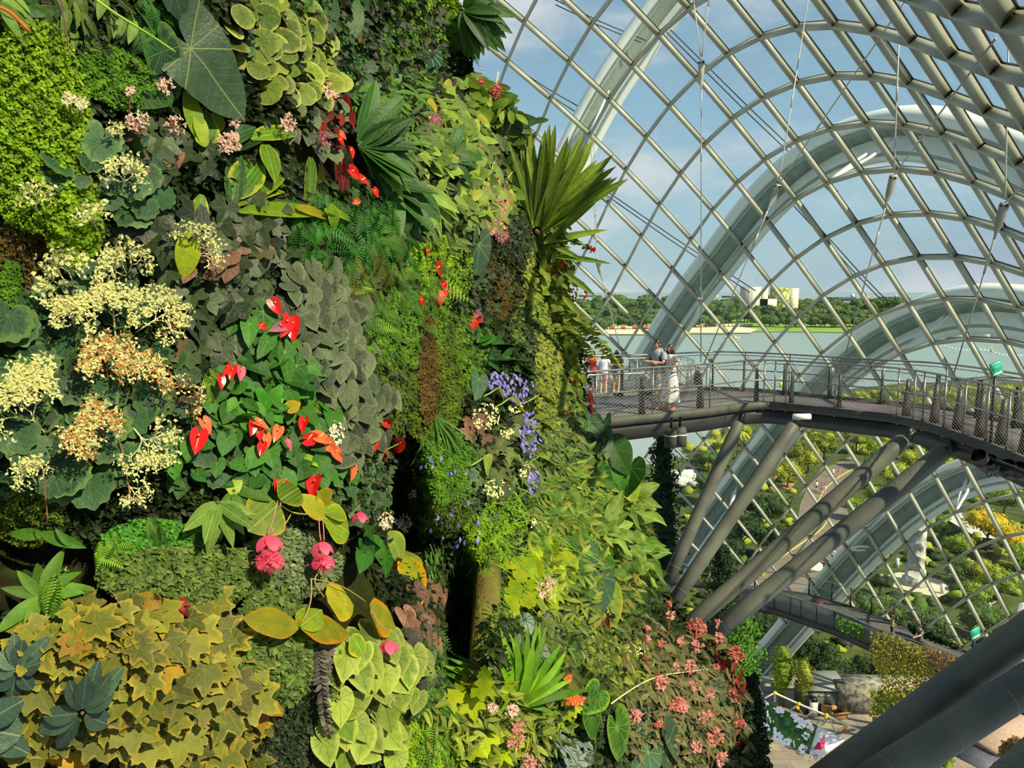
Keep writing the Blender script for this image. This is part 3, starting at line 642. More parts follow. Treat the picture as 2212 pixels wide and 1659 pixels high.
mb=MB(); mb.box(PZ(1866,1530,0)+[0,0,.9],(4.4,1.6,2.4)); single(mb,'rock_wall',mat_plain('mottled_rock',(150,148,130),(70,72,66),.9,scale=3),'mottled grey rock face right of the grey cabinet','rock wall')

# unseen deck added out of frame at the right to shade the corner struts
cp=smooth_path([(-2.5,-1.6,H-1.6),(0,-1.3,H-1.6),(3.2,.0,H-1.6),(6.7,4.4,H-1.6),(9.5,7.0,H-1.6),(13,9.4,H-1.6)],50)
mb=MB(); sweep(mb,cp,[(-1.5,0),(1.5,0),(1.5,-.2),(-1.5,-.2)],1); tag(mb.build('added_shade_deck',M_deck),None,None,kind='structure')
# ---------------------------------------------------------------- outdoors
ZG=-2.0
def ground(name,pix,z,mat,label,cat,kind='structure',extra=None):
    pts=[PZ(u,v,z) for u,v in pix]; mb=MB(); mb.add(pts,np.array([list(range(len(pts)))])); o=mb.build(name,mat); tag(o,label,cat if kind is None else None,kind=kind); return o
tw=NT('bay_water'); n1=tw.noise(tw.geo(),.05,3); mpw=tw.n('ShaderNodeMapping'); mpw.inputs['Scale'].default_value=(.3,1.2,1); tw.l(tw.geo(),mpw.inputs[0]); n2=tw.noise(mpw.outputs[0],.6,4)
M_water=tw.bsdf(tw.mix(n1,lin((126,146,140)),lin((142,158,152))),.35,.4,bump=n2,bstr=.08,bdist=.3)
mb=MB(); mb.add([[-30000,40,-2.6],[30000,40,-2.6],[30000,50000,-2.6],[-30000,50000,-2.6]],np.array([[0,1,2,3]])); w_=tag(mb.build('bay_water',M_water),'calm blue-green water of the bay outside the dome',kind='structure')
M_grass=mat_plain('garden_ground',(84,94,48),(60,72,36),.95,.1,0,.5,.2,world=True)
ground('garden_ground',[(1180,1060),(1300,1018),(1400,1003),(1480,985),(1560,925),(1650,893),(1750,862),(1850,838),(1950,828),(2080,824),(2300,830),(2700,835),(3300,1300),(3300,2600),(1750,2600),(1500,1700),(1180,1400)],ZG,M_grass,'grassy garden ground outside the glass','ground')
M_path=mat_plain('path_brown',(132,118,108),(118,108,100),.9,.1,0,.7,.1,world=True)
pth=[(1838,985),(1862,1000),(1845,1040),(1835,1085),(1828,1160),(1850,1205),(1810,1260),(1740,1310),(1640,1330),(1560,1320),(1560,1285),(1640,1232),(1705,1180),(1722,1130),(1728,1090),(1745,1050),(1790,1008)]
ground('garden_path',pth,ZG+.06,M_path,'brown paved garden path winding outside','path')
mb=MB()
for seg in ([(1849,1010),(1815,1027),(1778,1058),(1766,1086)],[(1787,1125),(1776,1146),(1742,1166),(1698,1196),(1662,1222),(1640,1236)]):
    q=smooth_path([PZ(u,v,ZG+.10) for u,v in seg],20); mb.tube(q,.09,4)
single(mb,'path_line',mat_plain('line_yellow',(226,196,84)),'yellow line painted along the brown garden path','line')
ground('paved_circle',[(1900,1248),(1940,1236),(1990,1240),(2035,1254),(2055,1275),(2030,1290),(1985,1282),(1930,1268),(1895,1258)],ZG+.05,mat_plain('pale_paving',(206,196,172),(190,182,160),.9,.1,world=True),'pale paved circle around the carved pillar','paving')
ground('terrace',[(2060,1102),(2120,1110),(2170,1150),(2170,1166),(2110,1160),(2050,1125)],ZG+.3,mat_plain('terrace_pale',(206,204,196),(180,178,170),.8,world=True),'pale stone terrace under the yellow tree','terrace')
ground('soil_patch',[(1668,1015),(1700,1012),(1722,1040),(1705,1058),(1678,1050)],ZG+.05,mat_plain('red_soil',(190,138,96),(170,120,84),.95,world=True),'orange-brown bare soil patch beside the path','soil')
# far shore
M_fgrass=mat_plain('shore_grass',(142,168,70),(112,142,56),.95,.1,0,.05,.1,world=True)
ground('far_shore',[(1150,722),(1240,721),(1310,722),(1420,724),(1500,721),(1560,722),(1640,716),(1800,718),(1930,718),(2000,717),(2000,690),(2060,676),(1900,664),(1150,660)],-2.2,M_fgrass,'green far shore across the bay','shore')
M_sand=mat_plain('sand',(222,206,178),(206,190,160),.95,.1,0,.05,world=True)
ground('beach',[(1300,722),(1420,722),(1500,719),(1620,719),(1638,711),(1600,706),(1500,705),(1400,711),(1300,712)],-1.9,M_sand,'pale sandy beach on the far shore','beach')
def leafcloud(mb,c,r,n,ls,rs,flat=.7,shell=.55):
    d=unit(rs.normal(size=(n,3))); rad=(shell+(1-shell)*rs.random(n)**.6)
    p=c+d*rad[:,None]*np.array(r); nn=unit(d+.6*rs.normal(size=(n,3))+[0,0,.4]); a=unit(np.cross(nn,rs.normal(size=(n,3)))); b=np.cross(nn,a)
    s=ls*(.6+.8*rs.random(n))[:,None]
    v=np.stack([p-a*s,p-b*s*.55,p+a*s,p+b*s*.55],1).reshape(-1,3); f=np.arange(n*4).reshape(-1,4)
    mb.add(v,f,None,np.repeat(rs.random(n),4))
def blob(mb,c,r,rs,n=14,m=9,amp=.14):
    th=np.linspace(0,math.pi,m+1)[:,None]; ph=np.arange(n)[None]*2*math.pi/n
    k=1+amp*rs.normal(size=(m+1,n)); k[0]=k[0].mean(); k[-1]=k[-1].mean()
    v=np.stack([np.sin(th)*np.cos(ph)*r[0]*k,np.sin(th)*np.sin(ph)*r[1]*k,np.cos(th)*r[2]*k],-1).reshape(-1,3)+c
    i=np.arange(m)[:,None]*n; j=np.arange(n)[None]; q=(j+1)%n
    mb.add(v,np.stack([i+j,i+q,i+n+q,i+n+j],-1).reshape(-1,4),None,rs.random())
def crownmat(k,c1,c2): return flowermat('crown_'+k,c1,c2,.25,.7)
CM={'olive':((104,120,40),(160,166,60)),'dark':((26,50,24),(62,92,40)),'mid':((56,92,34),(110,140,54)),'bright':((104,146,36),(176,196,60)),'yellow':((206,180,20),(246,222,60)),'lime':((150,168,40),(206,206,80)),'far':((60,92,44),(112,136,66)),'conif':((14,34,20),(44,74,36)),'green':((52,104,24),(110,160,44)),'ivy':((84,96,24),(190,176,60)),'brown':((110,80,50),(170,140,80))}
M_bark=mat_plain('bark',(112,96,74),(82,70,54),.9,.1,0,2,.4)
def make_tree(key,seed,n=1500,ls=.055,puffs=7,name='garden_tree'):
    rs=np.random.default_rng(seed); root=bpy.data.objects.new(name,None); COL.objects.link(root); root['_o']=[0,0,0]
    mb=MB(); c1,c2=CM[key]
    cs=[np.array([0,0,1.15])]+[np.array([math.cos(a)*.5,math.sin(a)*.5,1.0+rs.uniform(-.2,.3)]) for a in np.linspace(0,6.28,puffs)[:-1]+rs.random()]
    for c in cs: 
        r=np.array([.5,.5,.4])*rs.uniform(.8,1.15); leafcloud(mb,c,r,n//len(cs),ls,rs); blob(mb,c,r*.62,rs,10,6)
    mb.build('crown',crownmat(key,c1,c2),root)
    mb=MB(); mb.tube([[0,0,-.1],[.03,.02,.4],[0,0,1.0]],[.06,.045,.03],8)
    for a in (0.5,2.4,4.4): mb.tube([[0,0,.55],[math.cos(a)*.25,math.sin(a)*.25,.85],[math.cos(a)*.5,math.sin(a)*.5,1.05]],[.03,.02,.01],6)
    mb.build('trunk',M_bark,root); return root
def copy_tree(o,loc,rz,sc,label,cat,group=None):
    r=o.copy(); COL.objects.link(r)
    for ch in o.children: 
        c=ch.copy(); COL.objects.link(c); c.parent=r
    r.location=V3(loc); r.rotation_euler=(0,0,rz); r.scale=sc; tag(r,label,cat,group); return r
PR={k:make_tree(k,i+5) for i,k in enumerate(('olive','dark','mid','bright','yellow','lime','green'))}
rt=random.Random(4)
used=set()
def tree(k,u,v,rp,label,group=None,zb=ZG,flat=1.0):
    """crown centre pixel and crown radius in pixels; the trunk stands on the ground"""
    vb=v+rp*1.3; g=PZ(u,max(vb,835),zb); D=float((g-CAM)@np.array([0,CP,-SP])); s=rp*D/F/.95
    hgt=1.05*s*flat
    loc=g; o=PR[k]; rz=rt.uniform(0,6)
    if k not in used:
        used.add(k); o.location=V3(loc); o.rotation_euler=(0,0,rz); o.scale=(s,s,s*flat); tag(o,label,'tree',group); return
    copy_tree(o,loc,rz,(s,s,s*flat),label,'tree',group)
GT='garden trees outside the glass'
for k,lab,lst in (('olive','olive-green bushy tree in the garden outside the glass',[(1870,872,34),(1925,868,36),(1985,865,40),(2040,872,44),(2100,868,46),(2150,872,48),(2205,880,50),(1800,905,30),(1725,960,42),(1780,945,36),(1690,955,30),(1850,935,34)]),
      ('lime','yellow-green feathery tree in the garden outside the glass',[(1860,851,20),(1925,846,22),(1990,843,24),(2055,842,24),(2125,843,26),(2195,846,26),(2265,848,28),(1895,848,18),(2090,838,22),(1960,840,20),(2165,838,22),(1820,856,16),(1700,1010,34),(1745,980,32),(1640,985,32),(1560,950,32),(1600,925,26),(1980,985,36),(1930,1010,38),(2040,1000,30),(2130,1225,34)]),
      ('bright','bright green spreading tree in the garden outside the glass',[(1905,965,40),(2000,1030,36),(2170,1060,46),(2210,1040,40),(2160,1245,40),(2215,1190,44),(2110,1270,34),(1900,1060,34),(1850,1085,30),(2070,1165,34)]),
      ('mid','mid-green rounded tree in the garden outside the glass',[(1540,1035,44),(1650,935,26),(1885,1300,44),(1950,1320,46),(2010,1335,40),(2070,1215,36),(2050,1140,28),(1690,1085,30),(1530,985,26),(2120,1320,50),(2180,1350,40)]),
      ('dark','dark green dense tree in the garden outside the glass',[(1640,1080,52),(1600,1130,56),(1560,1180,52),(1665,1150,46),(1655,1330,40),(1680,1395,44),(1760,1400,52),(1810,1440,56),(1870,1440,54),(1930,1450,48),(1985,1455,44),(1900,1250,30),(1720,1440,40),(2080,1440,60)])):
    for (u,v,r) in lst: tree(k,u,v,r,lab,GT+', '+k)
tree('yellow',2130,1120,52,'golden yellow flowering tree outside behind the lowest arch')
tree('yellow',2195,1155,48,'second golden yellow tree outside, at the picture edge beside the first')
tree('yellow',2065,1150,22,'small yellow bush outside beside the carved pillar',flat=.6)
tree('green',1925,1120,36,'fresh green tree outside right behind the carved pillar top')
for key,lab,n_,seed in (('lime','yellow-green low shrubs carpeting the garden outside',230,1),('mid','mid-green low shrubs carpeting the garden outside',260,2),('bright','bright green low shrubs carpeting the garden outside',170,3),('dark','dark green low shrubs close to the glass outside',150,4)):
    rs=np.random.default_rng(seed+50); mb=MB(); c_=0
    while c_<n_:
        u,v=rs.uniform(1480,2320),rs.uniform(870,1500)
        if key=='dark' and v<1180: continue
        if key=='lime' and v>1250: continue
        if 1650<u<1870 and 985<v<1330 and not (u<1720 and v<1150): continue
        if 1895<u<2060 and 1230<v<1292: continue
        if v<893+ (1650-u)*.45 and u<1650: continue
        g=PZ(u,v,ZG); D=float((g-CAM)@np.array([0,CP,-SP])); r=rs.uniform(9,20)*D/F; leafcloud(mb,g+[0,0,r*.5],np.array([r,r,r*.8]),60,.014*D/F*9,rs); blob(mb,g+[0,0,r*.3],np.array([r,r,r*.7])*.8,rs,8,5); c_+=1
    single(mb,'garden_shrubs',crownmat(key,*CM[key]),lab,'shrubs',kind='stuff')
# palms near the water
def palm(u,v,hp,label):
    g=PZ(u,v,ZG); D=float((g-CAM)@np.array([0,CP,-SP])); h=hp*D/F; root=empty('palm',g,label,'palm',group=None); rs=np.random.default_rng(int(u))
    mb=MB(); mb.tube([g,g+[.1*h,0,.5*h],g+[.05*h,0,h]],[.02*h,.014*h,.012*h],7); mb.build('trunk',M_bark,root)
    mb=MB(); top=g+[.05*h,0,h]
    for k in range(16):
        a=k*.39+rs.random()*.2; d=np.array([math.cos(a),math.sin(a),0]); L=h*.45
        pts=np.array([top+d*L*s+np.array([0,0,L*(.5*s-1.0*s*s)]) for s in np.linspace(0,1,8)])
        for i in range(7):
            s=np.cross(d,[0,0,1])*L*.16*(1-i/8)
            for sg in (-1,1): mb.add([pts[i],pts[i+1],pts[i+1]+s*sg-[0,0,L*.07],pts[i]+s*sg-[0,0,L*.05]],np.array([[0,1,2,3]]),None,rs.random())
    mb.build('fronds',crownmat('lime',*CM['lime']),root)
palm(1585,1010,78,'slender palm outside the glass just below the walkway')
palm(1530,1000,50,'drooping palm by the water below the walkway')
palm(1866,1000,40,'small palm near the end of the garden path')
palm(1634,842,24,'little palm top showing through the railing left of the yellow buoy')
# carved pillar, figures, statue
g=PZ(1976,1262,ZG); root=empty('carved_pillar',g,'tall grey carved stone pillar on a round plinth outside the glass','pillar'); D=float((g-CAM)@np.array([0,CP,-SP])); s=D/F
tp=NT('carved_stone'); vn=tp.n('ShaderNodeTexVoronoi'); vn.inputs['Scale'].default_value=.9; tp.l(tp.obj(),vn.inputs['Vector']); M_carv=tp.bsdf(tp.mix(tp.ramp(vn.outputs[0],0,.8),lin((150,148,138)),lin((206,204,194))),.85,.2,bump=vn.outputs[0],bstr=1,bdist=.5)
mb=MB(); mb.tube([g,g+[0,0,14*s],g+[0,0,14*s],g+[0,0,34*s]],[26*s,26*s,21*s,20*s],20); mb.build('plinth',M_carv,root)
mb=MB(); R=[]
for i in range(16):
    z=(34+i*9)*s; k=1+.08*math.sin(i*2.3); R.append([g+[math.cos(a+i*.15)*17*s*k*(1+.08*math.cos(5*a)),math.sin(a+i*.15)*17*s*k,z] for a in np.arange(18)*math.pi/9])
mb.loft(R); mb.build('shaft',M_carv,root)
g=PZ(2134,1345,ZG); D=float((g-CAM)@np.array([0,CP,-SP])); s=D/F; root=empty('wind_sculpture',g,'white winged figure sculpture on thin legs in the garden outside','sculpture')
mb=MB(); mb.tube([g+[0,0,0],g+[0,0,22*s],g+[1*s,0,40*s],g+[0,0,46*s]],[1*s,3.4*s,4*s,1.5*s],8); mb.tube([g+[0,0,38*s],g+[-8*s,0,46*s],g+[-8*s,0,56*s]],[1.6*s,1*s,.6*s],6); mb.tube([g+[0,0,40*s],g+[14*s,0,48*s]],[1.6*s,.6*s],6); mb.build('body',M_carv,root)
mb=MB(); mb.tube([g+[0,0,28*s],g+[-14*s,0,10*s]],.6*s,5); mb.tube([g+[0,0,28*s],g+[20*s,0,2*s]],.6*s,5); mb.build('leg',M_white,root)
g=PZ(2205,1345,ZG); D=float((g-CAM)@np.array([0,CP,-SP])); s=D/F; mb=MB(); mb.loft([[g+[x*s*k,y*s*k,z*s] for x,y in ((-20,-10),(16,-12),(20,8),(-16,10))] for z,k in ((0,1),(14,.9),(24,.6),(44,.4))]); single(mb,'rock_sculpture',M_carv,'pale jagged stone sculpture outside at the right edge','sculpture')
g=PZ(1745,1228,ZG); s=.055; mb=MB(); rs=np.random.default_rng(3); blob(mb,g+[0,0,.3],[1.7,1.3,.9],rs); single(mb,'boulder',M_carv,'pale boulder beside the garden path','boulder')
g=PZ(1470,1052,ZG); mb=MB()
for k in range(7): blob(mb,g+[rt.uniform(-3,3),rt.uniform(-1,1),.7+rt.random()*1.2],[1.4,1,.9],rs)
single(mb,'white_rocks',mat_plain('rock_white',(232,230,222),(180,178,170),.9),'pile of white rocks at the water edge beside the dark tree','rocks')
for i,(u,v) in enumerate(((1938,1226),(2048,1243),(2035,1283),(1903,1262))):
    g=PZ(u,v,ZG); mb=MB(); mb.box(g+[0,0,.55],(.3,.3,1.1)); single(mb,'bollard',M_white,'short white bollard around the paved circle outside','bollard','bollards around the paved circle')
# far shore woods
def fartree(seed):
    rs=np.random.default_rng(seed); mb=MB()
    for k in range(6):
        c=np.array([rs.uniform(-.5,.5),rs.uniform(-.4,.4),rs.uniform(.45,.95)]); r=np.array([.42,.4,.34])*rs.uniform(.8,1.1); blob(mb,c,r*.85,rs,10,6,.1); leafcloud(mb,c,r,90,.09,rs)
    mb.tube([[0,0,-.1],[0,0,.6]],[.05,.03],5)
    return mb
FT=[fartree(100+i).build('far_tree',crownmat('far',*CM['far'])) for i in range(4)]
def far(u,v,hp,first=[0]):
    g=PZ(u,v,-2.2); D=float((g-CAM)@np.array([0,CP,-SP])); s=hp*D/F/1.2
    o=FT[first[0]] if first[0]<4 else FT[rt.randrange(4)].copy()
    if first[0]>=4: COL.objects.link(o)
    first[0]+=1; o.location=V3(g); o.scale=(s*1.25,s*1.1,s); o.rotation_euler=(0,0,rt.uniform(0,6)); tag(o,'rounded green tree in the wooded belt on the far shore','tree','trees on the far shore')
for u in range(1236,2010,15): far(u+rt.uniform(-5,5),684+rt.uniform(-2,2),34+rt.uniform(-4,8)+ (4 if u<1500 else 0))
for u in range(1240,2000,13): far(u+rt.uniform(-4,4),697+rt.uniform(-2,2),30+rt.uniform(-4,7))
for u in list(range(1245,1400,11))+list(range(1470,1560,14))+list(range(1640,1960,11)): far(u+rt.uniform(-3,3),706+rt.uniform(-1,2),22+rt.uniform(-3,8))
for u in range(1230,1320,9): far(u,713+rt.uniform(-1,1),26)
# blocks, ships, boats, barrage
def fbox(name,u0,u1,v0,v1,vg,dep,mat,label,cat,group=None,parts=None,z=-2.2):
    a=PZ((u0+u1)/2,vg,z); D=float((a-CAM)@np.array([0,CP,-SP])); w_=(u1-u0)*D/F; top=PZ((u0+u1)/2,vg,z)[2]+(vg-v0)*D/F*1.0
    c=a+[0,dep/2,0]; h=(vg-v0)*D/F; c[2]=z+h/2; mb=MB(); mb.box(c,(w_,dep,h)); return c,w_,h,mb,D
def facade(name,c1,c2,c3,sx,sz):
    t=NT(name); ob=t.obj(); sp_=t.n('ShaderNodeSeparateXYZ'); t.l(ob,sp_.inputs[0])
    q=t.math('PINGPONG',sp_.outputs[0],sx); col=t.mix(t.math('GREATER_THAN',q,sx*.6),lin(c1),lin(c2))
    if c3: n=t.noise(ob,.25,1); col=t.mix(t.math('GREATER_THAN',n,.5),col,lin(c3))
    return t.bsdf(col,.8,.2)
M_blk=facade('block_pale',(196,192,182),(176,174,168),None,2.2,2)
c,w_,h,mb,D=fbox('',1611,1642,620,0,690,26,None,'','')
root=empty('pale_block',[c[0],c[1],-2.2],'grey windowless block of flats beyond the trees, the left of two','building'); mb.build('walls',M_blk,root)
c,w_,h,mb,D=fbox('',1642,1657,621,0,690,24,None,'',''); mb.build('side_wing',mat_plain('block_beige',(214,202,184),(204,192,174)),root)
c,w_,h,mb,D=fbox('',1677,1704,622,0,690,26,None,'','')
root=empty('striped_block',[c[0],c[1],-2.2],'block with a yellow-green striped facade beyond the trees, the right of two','building'); mb.build('striped_facade',facade('block_stripes',(186,186,96),(224,218,186),(120,128,66),1.6,2),root)
c,w_,h,mb,D=fbox('',1704,1723,623,0,690,24,None,'',''); mb.build('side_wing',mat_plain('block_beige',(214,202,184)),root)
c,w_,h,mb,D=fbox('',1640,1678,646,0,690,20,None,'',''); single(mb,'low_hall',mat_plain('hall',(206,196,184)),'low pale hall linking the two far blocks','building')
M_hull=mat_plain('hull_dark',(66,76,96),(56,66,86),.7,.2,0,.02); M_hull2=mat_plain('hull_rust',(112,82,80),(96,74,76),.7,.2,0,.02); M_sup=mat_plain('ship_white',(206,208,206),None,.6)
def ship(u0,u1,v,hp,mh,label,tower=(.85,),cranes=0):
    a=PZ(u0,v,-2.6); b=PZ(u1,v,-2.6); D=float((a-CAM)@np.array([0,CP,-SP])); s=D/F; L=b-a; root=empty('cargo_ship',(a+b)/2,label,'ship'); h=hp*s
    bw=np.array([0,L[0]*.12,0]); mb=MB(); lo=[a+L*.03,a+L*.97,a+L*.97+bw,a+L*.03+bw]; hi=[a,b,b+bw,a+bw]; mb.loft([lo,[p+[0,0,h] for p in hi]]); mb.build('hull',mh,root)
    for t_ in tower:
        mb=MB(); c=a+L*t_+bw/2; mb.box(c+[0,0,h+hp*s*.4],(L[0]*.08,L[0]*.08,hp*s*.9)); mb.build('superstructure',M_sup,root)
        mb=MB(); mb.tube([c+[0,0,h],c+[0,0,h+hp*s*1.7]],.4*s,5); mb.build('mast',M_sup,root)
    for k in range(cranes):
        mb=MB(); c=a+L*(.15+.6*k/max(cranes-1,1))+bw/2; mb.tube([c+[0,0,h],c+[0,0,h+hp*s*.9]],.5*s,5); mb.build('crane_post',M_sup,root)
ship(1778,1850,650,8,M_hull,'dark blue cargo ship on the horizon sea, largest and nearest to the blocks',(.9,),3)
ship(1796,1870,658,5,M_hull2,'low rust-red barge in front of the dark blue cargo ship',(.05,),0)
ship(1866,1936,653,7,M_hull,'dark cargo ship with a white bridge just right of the hanger cable',(.12,),4)
ship(1735,1770,652,4,M_sup,'pale small ship left of the dark blue cargo ship',(.3,),0)
ship(1560,1604,643,4,M_hull2,'faint long ship just left of the pale block',(.8,),2)
ship(1900,1945,645,4,M_hull,'distant dark ship behind the one with the white bridge',(.8,),2)
ship(1250,1300,641,3,M_hull,'faint ship on the horizon at the far left of the sea',(.2,),2)
ship(1520,1552,641,3,M_sup,'faint white ship on the horizon beside the tallest arch',(.4,),1)
ship(1650,1676,642,4,M_hull,'ship seen between the two far blocks',(.5,),1)
def tinybox(name,u,v,w,h,mat,label,cat,group=None,z=-2.2):
    a=PZ(u,v,z); D=float((a-CAM)@np.array([0,CP,-SP])); s=D/F; mb=MB(); mb.box(a+[0,0,h*s/2],(w*s,w*s*.5+.5,h*s)); return single(mb,name,mat,label,cat,group)
M_red=mat_plain('barrier_red',(206,84,70)); 
k=0
for u in range(1293,1450,5):
    tinybox('water_barrier',u,711,4.6,6+(k%3==0),M_red if (k%5)<2 else M_white,'red or white plastic barrier in the row along the far shore','barrier','barrier row on the far shore'); k+=1
for u in range(1486,1630,9): tinybox('fence_panel',u,706-(u>1600)*0,8,6,M_sand,'pale fence panel above the far beach','fence','fence panels above the beach')
def boat(u,v,w,label,mat):
    a=PZ(u,v,-2.6); D=float((a-CAM)@np.array([0,CP,-SP])); s=D/F; root=empty('boat',a,label,'boat'); mb=MB()
    mb.loft([[a+np.array([x*w*s,y*w*s,z*w*s]) for x,y,z in q] for q in ([(-.45,-.06,0),(.4,-.06,0),(.5,0,0),(.4,.06,0),(-.45,.06,0)],[(-.5,-.09,.14),(.45,-.09,.14),(.6,0,.18),(.45,.09,.14),(-.5,.09,.14)])]); mb.build('hull',mat,root)
    mb=MB(); mb.box(a+np.array([-.05*w*s,0,.2*w*s]),(.3*w*s,.12*w*s,.1*w*s)); mb.build('cabin',M_sup,root)
M_yb=mat_plain('boat_yellow',(222,206,84)); boat(1588,731,20,'small yellow boat on the bay behind the tallest arch',M_yb); boat(1568,729,12,'tiny yellow tender left of the yellow boat',M_yb)
def buoy(u,v,s_,mat,label,group=None):
    a=PZ(u,v,-2.6); D=float((a-CAM)@np.array([0,CP,-SP])); s=D/F*s_; root=empty('marker_buoy',a,label,'buoy',group); mb=MB(); mb.tube([a,a+[0,0,4*s],a+[0,0,5*s],a+[0,0,9*s]],[2.2*s,3.6*s,3.4*s,1.2*s],10); mb.build('float',mat,root)
    mb=MB(); mb.tube([a+[0,0,9*s],a+[0,0,16*s]],[1.1*s,.9*s],6); mb.build('mast',M_white,root)
buoy(1687,836,1.35,M_yb,'yellow marker buoy seen through the walkway railing'); buoy(1272,757,1.2,M_sand,'cream marker buoy at the left end of the water')
buoy(2141,760,.7,mat_plain('buoy_orange',(230,140,60)),'small orange marker buoy on the water at the right')
for i in range(34):
    u=1955+i*7.8; a=PZ(u,738+i*.95+3*math.sin(i*.5),-2.6); mb=MB(); mb.ell(a,(.9,.5,.35),6,4); single(mb,'float',M_white,'small white float in the line across the bay at the right','float','float line on the bay')
rs=np.random.default_rng(9)
for i,(u0,u1,v0,v1) in enumerate(((2004,2040,716,727),(2052,2078,712,731),(2110,2140,716,731),(2150,2205,718,735),(2185,2260,722,740))):
    a=PZ((u0+u1)/2,v1,-2.6); D=float((a-CAM)@np.array([0,CP,-SP])); s=D/F; mb=MB(); h=(v1-v0)*s; mb.box(a+[0,0,h/2],((u1-u0)*s,12,h)); single(mb,'barrage_pier',M_sup,'white concrete pier of the barrage under the low arch','pier','barrage piers')
a,b=PZ(1995,722,-2.6),PZ(2300,728,-2.6); mb=MB(); mb.beam(a+[0,0,3.6],b+[0,0,3.6],10,1.2); single(mb,'barrage_deck',M_sup,'white barrage bridge deck beyond the low arch','bridge')
ground('far_headland',[(2000,712),(2300,716),(2400,720),(2400,690),(2060,680),(2000,700)],-1.0,mat_plain('headland',(190,178,144),(150,152,110),.95,world=True,scale=.03),'pale sandy headland behind the barrage','land')
for u in range(2040,2240,16): far(u,700+rt.uniform(-3,3),12)
# ---------------------------------------------------------------- people
M_skin=mat_plain('skin',(226,172,138),(214,156,122),.5,.3,0,12,.03)
M_hair=mat_plain('hair_dark',(30,22,20),(52,38,32),.4,.4,0,30,.3)
M_hairb=mat_plain('hair_brown',(64,40,28),(92,58,38),.4,.4,0,30,.3)
M_eye=mat_plain('eye_dark',(24,18,16)); M_lip=mat_plain('lip',(176,84,80))
def checkmat():
    t=NT('checked_shirt'); ob=t.obj(); s=t.n('ShaderNodeSeparateXYZ'); t.l(ob,s.inputs[0])
    a=t.math('PINGPONG',t.math('ADD',s.outputs[0],s.outputs[1]),.022); b=t.math('PINGPONG',s.outputs[2],.022)
    m=t.math('MULTIPLY',t.math('ADD',t.math('GREATER_THAN',a,.011),t.math('GREATER_THAN',b,.011)),.5)
    return t.bsdf(t.mix(m,lin((214,218,222)),lin((62,72,92))),.8,.1)
def floralmat():
    t=NT('floral_dress'); v=t.n('ShaderNodeTexVoronoi'); v.inputs['Scale'].default_value=11; t.l(t.obj(),v.inputs['Vector'])
    n=t.noise(t.obj(),24,2); m=t.math('LESS_THAN',t.math('ADD',v.outputs[0],t.math('MULTIPLY',n,.35)),.42)
    return t.bsdf(t.mix(m,lin((240,234,222)),lin((58,62,66))),.8,.1,bump=t.noise(t.obj(),9,2),bstr=.3)
def plaidmat():
    t=NT('red_plaid'); s=t.n('ShaderNodeSeparateXYZ'); t.l(t.obj(),s.inputs[0]); a=t.math('PINGPONG',s.outputs[0],.05); b=t.math('PINGPONG',s.outputs[2],.05)
    m=t.math('MULTIPLY',t.math('ADD',t.math('GREATER_THAN',a,.03),t.math('GREATER_THAN',b,.03)),.5); return t.bsdf(t.mix(m,lin((206,70,76)),lin((240,226,222))),.8,.1)
def camomat(n_,c1,c2):
    t=NT(n_); v=t.noise(t.obj(),9,2); return t.bsdf(t.mix(t.ramp(v,.45,.55),lin(c1),lin(c2)),.8,.1)
def skin_body(J,E,parent,mat):
    """one continuous surface grown round the joints"""
    names=list(J); me=bpy.data.meshes.new('body'); me.from_pydata([J[n][0] for n in names],[(names.index(a),names.index(b)) for a,b in E],[])
    o=bpy.data.objects.new('body_tmp',me); COL.objects.link(o); o.modifiers.new('s','SKIN')
    if not me.skin_vertices: me.skin_vertices.new(name='')
    for i,n in enumerate(names):
        r=J[n][1]; me.skin_vertices[0].data[i].radius=(r,r) if np.isscalar(r) else r
    me.skin_vertices[0].data[names.index('pelvis')].use_root=True
    m=o.modifiers.new('u','SUBSURF'); m.levels=2; m.render_levels=2
    dg=bpy.context.evaluated_depsgraph_get(); res=bpy.data.meshes.new_from_object(o.evaluated_get(dg)); bpy.data.objects.remove(o)
    v=np.zeros(len(res.vertices)*3); res.vertices.foreach_get('co',v); v=v.reshape(-1,3)
    groups={}
    for p in res.polygons: groups.setdefault(len(p.vertices),[]).append(list(p.vertices))
    return v,[np.array(g) for g in groups.values()]
